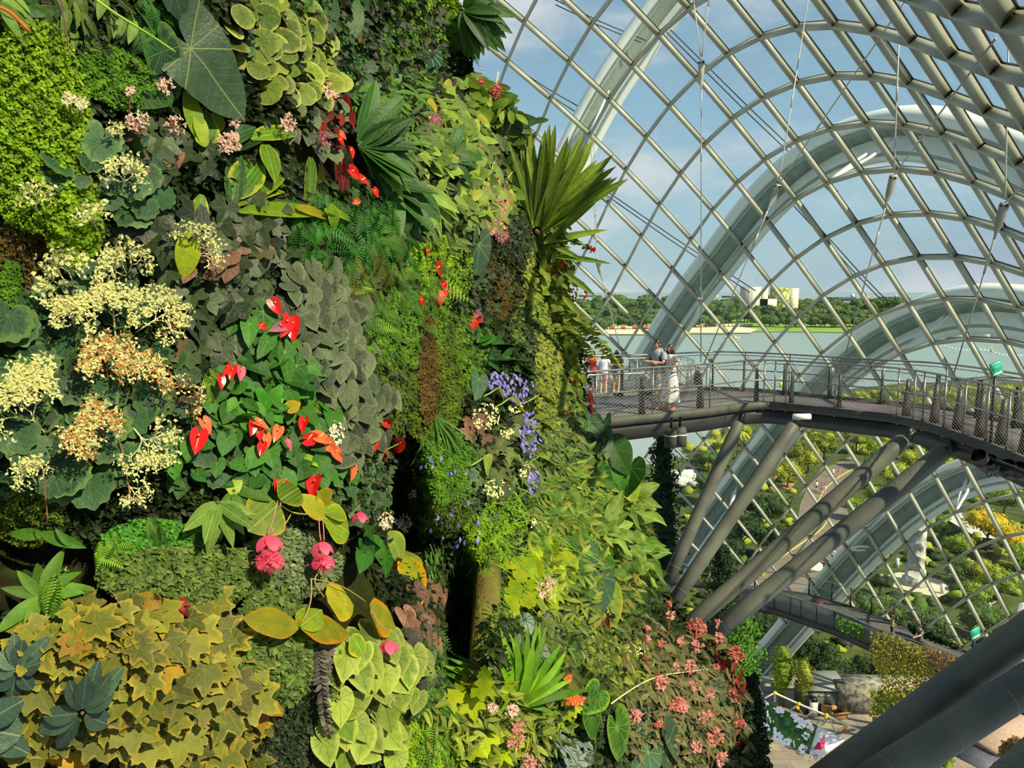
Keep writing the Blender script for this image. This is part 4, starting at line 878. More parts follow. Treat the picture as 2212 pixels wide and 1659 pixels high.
def person(loc,face,label,hgt=1.7,top=None,bottom=None,dress=None,hair='short',hairmat=None,armL=None,armR=None,sleeve=.5,legmat=None,lean=0,extras=(),legs=None,cap=None,headturn=0,group=None,backpack=None,top_long=False):
    """local frame: x to the right hand, y forward, z up; scaled so the head top is at hgt"""
    k=hgt/1.72; root=empty('person',loc,label,'person',group); root['_o']=[0,0,0]; root.location=V3(loc); root.rotation_euler=(lean,0,face); root.scale=(k,k,k)
    aL=armL or ((-.21,0,1.41),(-.27,-.03,1.13),(-.26,.10,.90)); aR=armR or ((.21,0,1.41),(.27,-.03,1.13),(.26,.10,.90))
    lg=legs or ((-.095,.03,.50),(-.105,-.02,.085),(.095,.03,.50),(.115,-.02,.085))
    J={'pelvis':((0,0,.95),(.15,.105)),'waist':((0,.0,1.10),(.13,.09)),'chest':((0,0,1.28),(.155,.10)),'neck0':((0,0,1.44),.062),'neck1':((0,.015,1.52),.050)}
    E=[('pelvis','waist'),('waist','chest'),('chest','neck0'),('neck0','neck1')]
    for s,(kn,an),ar in (('L',lg[:2],aL),('R',lg[2:],aR)):
        sg=-1 if s=='L' else 1
        J['hip'+s]=((sg*.09,0,.90),.088); J['kn'+s]=(kn,.056); J['an'+s]=(an,.038); J['toe'+s]=((an[0]+sg*.02,an[1]+.17,.03),.034); J['heel'+s]=((an[0],an[1]-.03,.035),.036)
        E+= [('pelvis','hip'+s),('hip'+s,'kn'+s),('kn'+s,'an'+s),('an'+s,'toe'+s),('an'+s,'heel'+s)]
        sh,el,wr=[np.array(q,float) for q in ar]; J['sh'+s]=(tuple(sh),.058); J['el'+s]=(tuple(el),.042); J['wr'+s]=(tuple(wr),.027)
        d=unit(wr-el); sdv=unit(np.cross(d,[0,0,1])+[0,.001,0]); dn=np.cross(d,sdv); pm=wr+d*.06; J['pm'+s]=(tuple(pm),(.036,.018))
        E+=[('chest','sh'+s),('sh'+s,'el'+s),('el'+s,'wr'+s),('wr'+s,'pm'+s)]
        for f_,(off,ln) in enumerate(((-.027,.062),(-.010,.075),(.010,.070),(.027,.055))):
            a=pm+d*.035+sdv*off; b=a+d*ln*.5+dn*.006; c=a+d*ln*.9+dn*.022
            J['f%d0%s'%(f_,s)]=(tuple(a),.0095); J['f%d1%s'%(f_,s)]=(tuple(b),.0088); J['f%d2%s'%(f_,s)]=(tuple(c),.0075); E+=[('pm'+s,'f%d0%s'%(f_,s)),('f%d0%s'%(f_,s),'f%d1%s'%(f_,s)),('f%d1%s'%(f_,s),'f%d2%s'%(f_,s))]
        a=wr+d*.03-sdv*.035; b=a+d*.035-sdv*.022; J['t0'+s]=(tuple(a),.011); J['t1'+s]=(tuple(b),.009); E+=[('wr'+s,'t0'+s),('t0'+s,'t1'+s)]
    v,fs=skin_body(J,E,root,M_skin)
    mb=MB(); mb.add(v,fs)
    # head: one sculpted form with brow, nose, cheeks and ears, sunk into the neck
    ct,st=math.cos(headturn),math.sin(headturn); Rh=np.array([[ct,-st,0],[st,ct,0],[0,0,1]]); hc=np.array([0,.03,1.615])
    th=np.linspace(0,math.pi,15)[:,None]; ph=np.arange(20)[None]*2*math.pi/20
    X_=np.sin(th)*np.cos(ph); Y_=np.sin(th)*np.sin(ph); Zz=np.cos(th)+0*ph
    wz=np.where(Zz<0,1-.28*(-Zz)**1.5,1.0); x=X_*.074*wz; y=Y_*.094*np.where(Zz<0,1-.1*(-Zz),1); z=Zz*.112
    fr=np.maximum(Y_,0)**6; y=y+fr*.012*np.exp(-((Zz+.12)/.16)**2)*np.exp(-(X_/.16)**2)*2.0+.006*fr*np.exp(-((Zz+.62)/.16)**2)
    hv=np.stack([x,y,z],-1).reshape(-1,3)@Rh.T+hc; i=np.arange(14)[:,None]*20; j=np.arange(20)[None]; kk=(j+1)%20
    mb.add(hv,np.stack([i+j,i+kk,i+20+kk,i+20+j],-1).reshape(-1,4))
    hp=lambda p: Rh@np.array(p)+hc
    for sx in (-1,1): mb.ell(hp((sx*.074,-.005,-.01)),(.012,.02,.03),8,6)
    mb.build('body',M_skin,root,True)
    mb=MB()
    for sx in (-1,1): mb.ell(hp((sx*.030,.085,.012)),(.013,.008,.006),8,5); mb.ell(hp((sx*.030,.088,.036)),(.018,.006,.004),8,4)
    mb.build('eyes',M_eye,root)
    mb=MB(); mb.ell(hp((0,.090,-.058)),(.022,.008,.007),8,5); mb.build('mouth',M_lip,root)
    hm=hairmat or M_hair
    def hairshell(dn_,side):
        q=MB(); n_=24; rows=[]
        for t_ in np.linspace(0.02,1,12):
            ring=[]
            for a in np.arange(n_)*2*math.pi/n_:
                front=max(0,math.sin(a)); lim=math.pi*(.52+.16*(1-front))-front*.55 + (0.1 if abs(math.cos(a))>.8 else 0)
                tt=t_*lim; rr=1.11+.03*math.sin(a*5+t_*4)
                ring.append(hp((math.sin(tt)*math.cos(a)*.074*rr,math.sin(tt)*math.sin(a)*.094*rr-.006,math.cos(tt)*.112*1.08+.004)))
            rows.append(ring)
        q.loft(rows,cap=False); return q
    q=hairshell(0,0)
    if hair=='long':
        for sx in (-1,-.5,0,.5,1):
            a0=hp((sx*.066,-.05+abs(sx)*.03,.02)); q.tube(smooth_path([a0,a0+[sx*.012,-.03,-.10],a0+[sx*.03,-.045,-.25],a0+[sx*.02,-.03,-.42],a0+[sx*.0,-.02,-.52]],9),[.036,.04,.042,.042,.04,.036,.03,.022,.008],8)
        for sx in (-1,1): a0=hp((sx*.07,.03,.03)); q.tube([a0,a0+[sx*.008,0,-.1],a0+[sx*.006,-.03,-.25]],[.016,.02,.01],6)
    q.build('hair',hm,root,True)
    def ringpath(centers,radii,n_=20,tw=0):
        return [[np.array([c[0]+rx*math.cos(a),c[1]+ry*math.sin(a),c[2]]) for a in np.arange(n_)*2*math.pi/n_] for c,(rx,ry) in zip(centers,radii)]
    def garment_tube(pts,rr,q): q.tube(smooth_path(pts,10),np.interp(np.linspace(0,1,10),np.linspace(0,1,len(rr)),rr),12,cap=False)
    def torso(q,z0,flare=0):
        zs=[1.475,1.455,1.42,1.36,1.28,1.18,1.08,z0]; rx=[.07,.12,.185,.205,.19,.165,.165,.18+flare]; ry=[.065,.085,.11,.13,.135,.12,.12,.135+flare]
        q.loft(ringpath([(0,.005,z) for z in zs],list(zip(rx,ry))),cap=False)
    if top is not None:
        q=MB(); torso(q,.90,.005)
        for ar in (aL,aR):
            sh,el,wr=[np.array(p_,float) for p_ in ar]; e=el if sleeve<=.5 else wr; pts=[sh+(0-sh)*[.35,0,0],sh,sh+(el-sh)*min(1,sleeve*1.5)] if sleeve<=.5 else [sh+(0-sh)*[.35,0,0],sh,el,wr]
            garment_tube(pts,[.07,.078,.066] if sleeve<=.5 else [.07,.074,.055,.04],q)
        q.build('top',top,root,True)
    if dress is not None:
        q=MB(); torso(q,1.02,0); zs=[1.03,.95,.85,.7,.5,.32,.24]; R=[]
        for i_,z in enumerate(zs):
            w_=.17+.16*(1.03-z)**.8; R.append([np.array([w_*math.cos(a)*(1+.05*i_/6*math.sin(7*a)),(w_*.72)*math.sin(a)*(1+.06*i_/6*math.sin(6*a+1)),z]) for a in np.arange(42)*2*math.pi/42])
        q.loft(R,cap=False)
        for ar in (aL,aR):
            sh,el,wr=[np.array(p_,float) for p_ in ar]; garment_tube([sh*[.65,1,1],sh,sh+(el-sh)*.45],[.07,.082,.085],q)
        q.build('dress',dress,root,True)
    if bottom is not None:
        m_,frac=bottom; q=MB(); q.loft(ringpath([(0,0,1.02),(0,0,.95),(0,0,.86)],[(.165,.12),(.175,.13),(.17,.125)]),cap=False)
        for s,(kn,an) in (('L',lg[:2]),('R',lg[2:])):
            sg=-1 if s=='L' else 1; kn=np.array(kn); an=np.array(an); h0=np.array([sg*.088,0,.90]); endp=kn+(an-kn)*frac if frac>0 else h0+(kn-h0)*(1+frac)
            garment_tube([h0,(h0+kn)/2,kn,endp] if frac>0 else [h0,(h0+endp)/2,endp],[.1,.09,.072,.06] if frac>0 else [.105,.1,.095],q)
        q.build('trousers' if frac>0 else 'shorts',m_,root,True)
    if legmat is not None:
        q=MB()
        for an in (lg[1],lg[3]): q.ell((an[0],an[1]+.06,.035),(.05,.14,.045),10,6)
        q.build('shoes',legmat,root,True)
    if cap is not None:
        q=MB(); q.ell(hp((0,0,.055)),(.085,.104,.07),12,8); q.box(hp((0,.12,.04)),(.1,.09,.012)); q.build('cap',cap,root,True)
    if backpack is not None:
        bp_=MB(); bp_.ell((0,-.20,1.24),(.15,.10,.22),14,10); bp_=bp_.build('backpack',backpack,root,True); q=MB()
        for sx in (-1,1): q.tube(smooth_path([(sx*.10,-.12,1.36),(sx*.11,-.04,1.475),(sx*.115,.09,1.42),(sx*.13,.135,1.25),(sx*.17,.05,1.1)],12),.024,8)
        q.build('straps',backpack,bp_,True)
    for nm,mbx,mt in extras: mbx.build(nm,mt,root,True)
    return root
def facing(deg): return math.radians(deg)
M_check=checkmat(); M_flor=floralmat(); M_navy=mat_plain('navy',(34,40,62)); M_stone=mat_plain('pale_trousers',(226,220,208),(206,200,190),.8)
# the man: arms crossed, looking to the left of the picture
fb=MB()
for s in (-1,1):
    fb.ell((s*.030,.128,1.625),(.022,.006,.017),10,6)
fb.tube([(-.05,.126,1.632),(.05,.126,1.632)],.003,5)
ML=PZ(1419,884,ZD)
person(ML,facing(128),'man with crossed arms, checked short-sleeved shirt and backpack straps on the upper walkway',1.76,top=M_check,bottom=(M_stone,-.12),hair='short',
  armL=((-.21,0,1.41),(-.25,.10,1.16),(.06,.25,1.20)),armR=((.21,0,1.41),(.25,.10,1.14),(-.08,.24,1.16)),sleeve=.42,backpack=M_navy,legmat=mat_plain('sandal_tan',(190,150,112)),extras=[('glasses',fb,M_black)])
WL=PZ(1443,885,ZD)
person(WL+[0.02,-.1,0],facing(122),'long-haired woman in a white dress with dark flowers on the upper walkway',1.66,dress=M_flor,hair='long',hairmat=M_hairb,
  armL=((-.19,0,1.40),(-.26,.06,1.15),(-.30,.16,1.22)),armR=((.19,0,1.40),(.27,.02,1.12),(.16,.24,.96)),legmat=mat_plain('sandal_brown',(176,120,84)))
q=PZ(1290,858,Z2); person(q+[0,1.5,0],facing(-10),'person with black hair in a red top at the railed viewing bay, farthest left',1.6,top=mat_plain('red_top',(214,62,44)),bottom=(M_navy,.8),hair='short')
q=PZ(1303,852,Z2); person(q,facing(-20),'woman in white top and pink skirt in the viewing bay, middle of the three',1.62,top=mat_plain('white_top',(228,228,232)),bottom=(mat_plain('pink_skirt',(206,140,150)),-.3),hair='long',armR=((.2,0,1.4),(.24,.08,1.18),(.1,.22,1.25)))
q=PZ(1331,847,Z2); person(q,facing(-30),'woman with long dark hair, black top and grey-blue shorts in the viewing bay',1.64,top=mat_plain('black_top',(40,34,36)),bottom=(mat_plain('denim',(142,154,172)),-.45),hair='long',legmat=M_white)
# lower walkway visitors
q=PZ(1925,1376,ZL); person(q,facing(-120),'child in a red cap and patterned shirt at the far rail of the lower walkway',1.28,top=camomat('camo',(186,176,120),(96,92,70)),bottom=(M_black,.7),cap=mat_plain('cap_red',(226,78,50)),armR=((.2,0,1.4),(.24,.06,1.18),(.12,.22,1.1)),legmat=M_white)
q=PZ(1978,1412,ZL); person(q+[0,-.3,0],facing(100),'man in a grey patterned shirt reaching his arm out across the lower walkway',1.75,top=camomat('grey_print',(110,116,120),(66,72,78)),bottom=(M_black,.7),armL=((-.21,0,1.41),(-.3,.22,1.28),(-.28,.48,1.22)),lean=0)
q=PZ(2205,1470,ZL); person(q,facing(170),'woman in red plaid shirt raising a camera at the right end of the lower walkway',1.66,top=plaidmat(),sleeve=1,bottom=(M_black,.9),hair='long',armL=((-.2,0,1.4),(-.26,.12,1.3),(-.06,.2,1.56)),armR=((.2,0,1.4),(.26,.12,1.3),(.06,.2,1.56)),legmat=mat_plain('boots',(190,150,130)))
q=PZ(2205,1522,3.0); 
# strollers on the garden path
for (u,v,tc,bc,lab) in ((1799,1031,(236,232,226),(150,140,130),'walker in white on the path below the upper walkway, left of a couple'),(1812,1030,(206,190,176),(190,180,160),'walker in beige on the path below the upper walkway, right of a couple'),
   (1764,1060,(232,232,236),(70,70,80),'walker in white at the left of the three on the path'),(1774,1064,(206,60,70),(60,90,160),'walker in red top and blue shorts in the middle of the three on the path'),(1781,1068,(230,226,224),(206,190,170),'walker in white top at the right of the three on the path'),
   (1783,1212,(60,62,70),(40,40,46),'walker in dark patterned clothes on the lower path'),(1798,1213,(238,238,238),(120,130,150),'walker in a white shirt and grey shorts on the lower path')):
    q=PZ(u,v,ZG+.06); person(q,rt.uniform(0,6),lab,1.65,top=mat_plain('w_%d'%u,tc),bottom=(mat_plain('x_%d'%u,bc),-.2),legs=((-.095,.12,.50),(-.105,.06,.085),(.095,-.02,.50),(.115,-.14,.085)))
# ---------------------------------------------------------------- planted wall: the rock surface
SV=[-400,0,150,250,400,520,620,750,900,1000,1100,1200,1300,1400,1500,1659,2000]
SS=[ 900,955,970,1050,1115,1160,1165,1215,1255,1305,1340,1380,1435,1530,1585,1600,1660]
OV=[-400,0,60,150,200,250,330,400,500,560,640,720,800,900,960,1000,1080,1150,1250,1330,1400,1500,1659,2000]
OU=[990,1005,1025,1030,1085,1115,1145,1175,1225,1235,1235,1262,1280,1292,1312,1350,1388,1402,1432,1490,1570,1628,1650,1680]
def outl(v): return np.interp(v,OV,OU)
def sil(v): return np.interp(v,SV,SS)
BUMP=[(865,1080,45,120,1.1),(985,1330,45,130,1.3),(905,1180,60,60,.5),(925,760,60,160,.25),(1080,610,45,90,.5),(330,620,180,140,.12),(80,620,60,120,.15),(300,1440,260,170,-.22),(640,1420,90,150,-.08),(1150,1450,110,120,-.25),(680,760,130,180,-.08),(1090,900,130,120,-.2),(540,1240,200,60,-.05),(850,1440,120,140,-.1),(40,1180,80,70,.15),(620,120,120,120,-.1),(1060,1380,30,90,-.35),(430,240,90,160,.15)]
def wd(u,v):
    u=np.asarray(u,float); v=np.asarray(v,float); t=np.clip(u/sil(v),-.6,.995)
    D1=9.3+2.8*np.clip(v,-300,2000)/1659
    tp=np.maximum(t,0)
    d=2.72+1.1*t+1.7*tp**2+(D1-5.5)*(1-np.sqrt(1-tp**5))
    for a,b,ra,rb,h in BUMP: d=d+h*np.exp(-((u-a)/ra)**2-((v-b)/rb)**2)
    return d
def wn_(u,v):
    e=6.; p=lambda a,b:P(a,b,wd(a,b))
    n=np.cross(p(u+e,v)-p(u-e,v),p(u,v-e)-p(u,v+e)); n=unit(n)
    tc=unit(CAM-P(u,v,wd(u,v))); s=np.sign((n*tc).sum(-1,keepdims=True)); return n*np.where(s==0,1,s)
def WP(u,v,off=0.0):
    u=np.asarray(u,float); v=np.asarray(v,float)
    p=P(u,v,wd(u,v)); n=wn_(u,v)
    tc=unit(CAM-p); 
    return p+tc*np.asarray(off)[...,None]*.8, unit(n*.55+tc*.55+np.array([.05,-.1,.12]))
def pxm(u,v): return wd(u,v)/F
gv=np.linspace(-330,1990,110); gt=np.concatenate([np.linspace(-.30,.9,70),np.linspace(.91,.995,16)])
rows=[]
rs=np.random.default_rng(2)
NZ=rs.normal(size=(14,3)); 
def disp(p):
    s=0
    for k in range(14): s=s+np.sin(p@(NZ[k]*(3+k*1.1))+k)*(.5/(1+k*.35))
    return s
for v in gv:
    u=gt*sil(v); vv=np.full_like(u,v); p=P(u,vv,wd(u,vv)+.10); n=wn_(u,vv); p=p+n*(disp(p)*.035)[:,None]
    L=p[-1]; nn=n[-1]; 
    back=[L+np.array([-.5*k,1.7*k,0])+np.array([0.25*math.sin(k*2),0,0]) for k in (1,2,3,5)]
    rows.append(np.concatenate([p,back]))
R_=np.array(rows); m_,n_=R_.shape[:2]; i=np.arange(m_-1)[:,None]*n_; j=np.arange(n_-1)[None]
mb=MB(); mb.add(R_.reshape(-1,3),np.stack([i+j,i+j+1,i+n_+j+1,i+n_+j],-1).reshape(-1,4))
tr_=NT('mossy_rock'); a_=tr_.noise(tr_.geo(),2.2,5); b_=tr_.noise(tr_.geo(),14,4)
colr=tr_.mix(tr_.ramp(a_,.4,.62),lin((20,16,11)),lin((30,36,10))); colr=tr_.mix(tr_.ramp(b_,.5,.8),colr,lin((44,50,14)))  # near-black tones put the shade of the leaf gaps into the rock
M_rock=tr_.bsdf(colr,.95,.1,bump=b_,bstr=1,bdist=.03)
tag(mb.build('wall_left',M_rock,smooth=True),'dark mossy soil face of the planted mountain',None,kind='structure')
# ---------------------------------------------------------------- leaf templates
def t_grid(wf,nu=9,nv=2,fold=.12):
    ys=np.linspace(0,1,nu); T=[];UV=[]
    for y in ys:
        w=wf(y)
        for k in range(-nv,nv+1):
            q=k/nv; T.append((q*w,y,fold*abs(q*w)*1.0)); UV.append((q*w,y,max(abs(q),(y-.8)*4)))
    c=2*nv+1; Fc=[np.array([[i*c+j,i*c+j+1,(i+1)*c+j+1,(i+1)*c+j] for i in range(nu-1) for j in range(2*nv)])]
    return np.array(T),Fc,np.array(UV)
def t_polar(prof,nt=24,rings=(.45,1.0),fold=.10,tooth=0,tf=9,k0=(0,0)):
    ph=np.arange(nt)*2*math.pi/nt; deg=np.abs((np.degrees(ph)+180)%360-180)
    r=np.interp(deg,[p[0] for p in prof],[p[1] for p in prof]); 
    if tooth: r=r*(1+tooth*np.cos(tf*ph))
    T=[(0,0,0)];UV=[(0,0,0)]
    for q in rings:
        for a,rr in zip(ph,r): x=math.sin(a)*rr*q; y=math.cos(a)*rr*q; T.append((x,y,fold*abs(x))); UV.append((x,y,q))
    Fc=[np.array([[0,1+(i+1)%nt,1+i] for i in range(nt)])]
    if len(rings)>1: Fc.append(np.array([[1+k*nt+i,1+k*nt+(i+1)%nt,1+(k+1)*nt+(i+1)%nt,1+(k+1)*nt+i] for k in range(len(rings)-1) for i in range(nt)]))
    return np.array(T),Fc,np.array(UV)
def lobes(cs,nt,base=.5,pw=1.15): # centre angle, length, width -> outline
    out=[]
    for d in np.arange(0,180.1,360/nt):
        r=base
        for c,l,w in cs: r=max(r,base+(l-base)*max(0,1-(abs(d-c)/w))**pw if abs(d-c)<w else 0)
        if d>168: r=.10
        out.append((d,r))
    return out
heart=[(0,1),(8,.88),(20,.74),(40,.62),(65,.56),(95,.52),(125,.54),(150,.52),(163,.40),(172,.2),(180,.06)]
anth=[(0,1),(8,.86),(20,.62),(40,.44),(70,.36),(100,.34),(130,.40),(150,.44),(165,.38),(174,.15),(180,.05)]
disk=[(0,.62),(30,.60),(60,.55),(90,.50),(120,.46),(150,.43),(180,.40)]
TPL={
 'heart':t_polar(heart,26,(.3,.65,1.0)),'anth':t_polar(anth,28,(.3,.6,.85,1.0),.16),'round':t_polar(disk,18,(.5,1.0),.02),
 'scal':t_polar([(0,.72),(40,.66),(90,.6),(140,.58),(165,.45),(180,.1)],54,(.35,.7,1.0),.06,.055,12),
 'maple':t_polar(lobes([(0,1,30),(50,.88,26),(105,.72,28)],72,.50,1.0),72,(.35,.7,1.0),.10,.045,24),
 'ivy':t_polar(lobes([(0,1,38),(60,.80,32),(120,.62,32)],48,.48,1.0),48,(.35,.7,1.0),.14,.03,16),
 'lance':t_grid(lambda y:.16*math.sin(math.pi*min(1,max(.03,y))**.75)**.8+.004,9,2,.25),
 'strap':t_grid(lambda y:.055*(1-y**5)+.002,12,1,.35),
 'blade':t_grid(lambda y:.03*(1-y)**.6+.001,9,1,.5),
 'broad':t_grid(lambda y:.27*math.sin(math.pi*max(.02,y)**.85)**.75+.004,11,3,.12),
 'oval':t_grid(lambda y:.24*math.sin(math.pi*max(.03,min(.97,y)))**.6,7,1,.15),
 'tiny':t_grid(lambda y:.30*math.sin(math.pi*max(.05,min(.95,y)))**.7,4,1,.2),
}
fan=np.array([(0,0,0),(-.32,.42,.05),(-.22,.72,.0),(0,.82,-.02),(.22,.72,0),(.32,.42,.05)]); TPL['fan']=(fan,[np.array([[0,5,4,3],[0,3,2,1]])],fan[:,:2])
drop=np.array([(0,0,0),(-.28,.45,.1),(0,1,0),(.28,.45,.1)]); TPL['drop']=(drop,[np.array([[0,3,2,1]])],drop[:,:2])
def t_frond(npn=15,w=.22,bi=False):
    mb=[];UV=[];Fc=[];n=0
    for k in range(npn):
        y=.06+.92*k/npn; L=w*math.sin(math.pi*min(1,(k+1.2)/(npn+.5))**.7)+.01; ww=.9/npn*.33
        for s in (-1,1):
            pts=[(0,y-ww*.6,0),(s*L*.5,y-ww+L*.18,.02),(s*L,y+L*.42,-.03),(s*L*.5,y+ww+L*.22,.02),(0,y+ww*.8,0)]
            mb+=pts; UV+=[(p[0],p[1]) for p in pts]; Fc.append([n,n+1,n+3,n+4][::s]); n+=5
    tri=[[5*i+1,5*i+2,5*i+3] for i in range(2*npn)]
    pts=[(-.008,0,0),(.008,0,0),(.003,1,0),(-.003,1,0)]; mb+=pts; UV+=[(0,p[1]) for p in pts]; Fc.append([n,n+1,n+2,n+3])
    return np.array(mb,float),[np.array(Fc),np.array(tri)],np.array(UV)
def t_lace(npn=12,w=.26):
    V=[];UV=[];Q=[];n=0
    for k in range(npn):
        y=.06+.92*k/npn; L=w*math.sin(math.pi*min(1,(k+1.4)/(npn+.6))**.75)+.015
        for s in (-1,1):
            d=np.array([s*.88,.47,-.12]); d/=np.linalg.norm(d); pr=np.array([-d[1]*s,d[0]*s,0])
            m=5
            for j in range(m):
                c=np.array([0,y,0])+d*L*(.12+.8*j/m); l=L*.26*(1-j/(m+1)); ww=L*.065
                for q in (-1,1):
                    e=c+(pr*q*.85+d*.5)*l; V+=[c-d*ww*.7,(c+e)/2-d*ww,e,(c+e)/2+d*ww]; UV+=[(0,y)]*4; Q.append([n,n+1,n+2,n+3]); n+=4
            c=np.array([0,y,0])+d*L*.85; V+=[c-pr*.012,c+d*L*.15,c+pr*.012,c-d*L*.05]; UV+=[(0,y)]*4; Q.append([n,n+1,n+2,n+3]); n+=4
    V+=[(-.006,0,0),(.006,0,0),(.002,1,0),(-.002,1,0)]; UV+=[(0,0)]*4; Q.append([n,n+1,n+2,n+3])
    return np.array(V,float),[np.array(Q)],np.array(UV)
TPL['lace']=t_lace()
TPL['frond']=t_frond(15,.24); TPL['frond2']=t_frond(20,.17); TPL['frond3']=t_frond(9,.34)
def clamp01(x): return np.clip(x,0,1)
def frames(nrm,ang,out,up=.25,jit=.25):
    """leaf frames on the wall: ang (degrees, 0 = right, 90 = up, seen from the front), out = lift off the wall"""
    m=len(ang); e1=unit(np.cross(np.array([0,0,1.])+np.zeros((m,3)),nrm)); 
    s=np.sign(e1[:,0:1]+1e-6); e1=e1*np.where(e1@np.array([1.,.35,0])>0,1,-1)[:,None]
    e2=unit(np.cross(nrm,e1)); e2=e2*np.where(e2[:,2]>0,1,-1)[:,None]
    a=np.radians(ang); Y=unit(np.cos(a)[:,None]*e1+np.sin(a)[:,None]*e2+np.asarray(out)[:,None]*nrm if not np.isscalar(out) else np.cos(a)[:,None]*e1+np.sin(a)[:,None]*e2+out*nrm)
    N=nrm+up*np.array([.15,-.2,1.])+jit*RNG.normal(size=(m,3)); N=unit(N-Y*(N*Y).sum(1,keepdims=True)); X=np.cross(Y,N)
    return X,Y,N
def disc(n,cx,cy,rx,ry,rot=0,shape='e'):
    if shape=='r': a=RNG.uniform(-1,1,(n,2))
    else:
        r=np.sqrt(RNG.random(n)); th=RNG.random(n)*2*math.pi; a=np.stack([r*np.cos(th),r*np.sin(th)],1)
    c,s=math.cos(math.radians(rot)),math.sin(math.radians(rot)); x=a[:,0]*rx; y=a[:,1]*ry
    return cx+x*c-y*s,cy+x*s+y*c
def spaced(n,cx,cy,rx,ry,rot=0):
    """about n well spread points (so leaves tile like scales instead of clumping)"""
    u,v=disc(n*6,cx,cy,rx,ry,rot); keep=[0]; P0=np.stack([u,v],1); dmin=np.full(len(u),1e9)
    for _ in range(n-1):
        dmin=np.minimum(dmin,((P0-P0[keep[-1]])**2).sum(1)); keep.append(int(dmin.argmax()))
    return u[keep]+RNG.normal(size=n)*2,v[keep]+RNG.normal(size=n)*2
def dome(u,v,cx,cy,rx,ry):
    return np.sqrt(np.maximum(0,1-((u-cx)/rx)**2*.9-((v-cy)/ry)**2*.9))
ANCH=[]; PLANTS=[]
def plant_root(name,cx,cy,label,cat,group=None):
    p,_=WP(np.array([cx]),np.array([cy])); r=empty(name,p[0],label,cat,group); PLANTS.append((r,name,cx,cy)); return r
def nearest_plant(cx,cy,keys,lim=170):
    b=None
    for r,nm,x,y in PLANTS:
        if any(k in nm for k in keys):
            d=math.hypot(x-cx,y-cy)
            if d<lim and (b is None or d<b[0]): b=(d,r)
    return b[1] if b else None
def clump(name,label,cat,tpl,mat,cx,cy,rx,ry,n,px,ang=-90,spread=50,out=.45,off=(.02,.14),curl=.32,up=.35,jit=.38,rot=0,radial=0,stems=True,group=None,kind=None,cup=0,wave=0,stemmat=None,sz=.25,even=True,root=None,part='foliage'):
    T,Fc,UV=TPL[tpl]
    u,v=(spaced(n,cx,cy,rx,ry,rot) if even and n<700 else disc(n,cx,cy,rx,ry,rot)); n=len(u)
    if n>8 and tpl not in ('drop',):
        u=u+rx*.13*RNG.normal(size=n); v=v+ry*.13*RNG.normal(size=n)
        if n>14: kk=RNG.random(n)<.07; u=np.where(kk,cx+(u-cx)*1.4,u); v=np.where(kk,cy+(v-cy)*1.4,v)
        pk_=RNG.random(n)<(.86 if tpl in ('heart','maple','round','ivy','scal') else 1); pk_&=u<outl(v)+12; u=u[pk_]; v=v[pk_]; n=len(u)
    dm=dome(u,v,cx,cy,rx*1.05,ry*1.05); o=off[0]+(off[1]-off[0])*(dm*.4+.75*RNG.random(n))
    pos,nrm=WP(u,v,o); pm=pxm(u,v)
    A=ang+spread*RNG.normal(size=n)*.7
    if radial: 
        ra=np.degrees(np.arctan2(-(v-cy)/ry,(u-cx)/rx)); d=(ra-A+180)%360-180; A=A+d*radial
    X,Y,N=frames(nrm,A,out*(.5+RNG.random(n)),up,jit)
    sc=px*{'maple':.74,'ivy':.76,'scal':.80,'heart':.86,'round':.9}.get(tpl,1)*pm*(1-sz+2*sz*RNG.random(n))
    pos=pos-Y*(sc*.4)[:,None]
    mb=MB(); rnd=RNG.random(n); mb.leaves(T,Fc,UV,pos,X,Y,N,sc,rnd,curl*(.4+1.2*RNG.random(n)),wave,cup)
    own=root is None
    if own: root=plant_root(name,cx,cy,label,cat,group)
    if kind and own: tag(root,kind=kind)
    f=mb.build(part,mat,root,smooth=tpl not in ('fan','drop','frond','frond2','frond3','lace'))
    if kind: tag(f,kind='stuff')
    if stems and stemmat is not None:
        q=MB(); k=np.arange(n) if n<90 else RNG.choice(n,90,False)
        b,_=WP(u[k]+ (cx-u[k])*.35,v[k]+(cy+ry*.25-v[k])*.3,0.0)
        for a,c,s_ in zip(b,pos[k],sc[k]): q.tube([a,(a+c)/2+np.array([0,0,.15*s_]),c],.018*s_+.0006,4,cap=False)
        q.build('stems',stemmat,root)
    return root
def mat_stuff(name,label,tpl,mat,cx,cy,rx,ry,n,px,cat='fern',**k):
    """a carpet nobody could count: one object"""
    T,Fc,UV=TPL[tpl]; u,v=disc(n,cx,cy,rx,ry,k.get('rot',0)); ok_=u<outl(v)-14*RNG.random(n)-4; u=u[ok_]; v=v[ok_]; n=len(u); off=k.get('off',(.0,.09)); dm=dome(u,v,cx,cy,rx*1.05,ry*1.05)
    lump=.5+.5*np.sin(u*.11+np.sin(v*.07)*2)*np.sin(v*.09+1); o=off[0]+(off[1]-off[0])*(dm*.4+.35*lump+.35*RNG.random(n))
    pos,nrm=WP(u,v,o); X,Y,N=frames(nrm,k.get('ang',-90)+k.get('spread',60)*RNG.normal(size=n),k.get('out',.4),k.get('up',.3),k.get('jit',.45))
    mb=MB(); sc=px*pxm(u,v)*(.7+.6*RNG.random(n)); mb.leaves(T,Fc,UV,pos,X,Y,N,sc,clamp01(.35*RNG.random(n)+.65*lump),k.get('curl',.2),0,0)
    return single(mb,name,mat,label,cat,kind='stuff')
def onp(uv,off):
    p,n=WP(np.array([uv[0]]),np.array([uv[1]]),np.array([off])); return p[0],n[0]
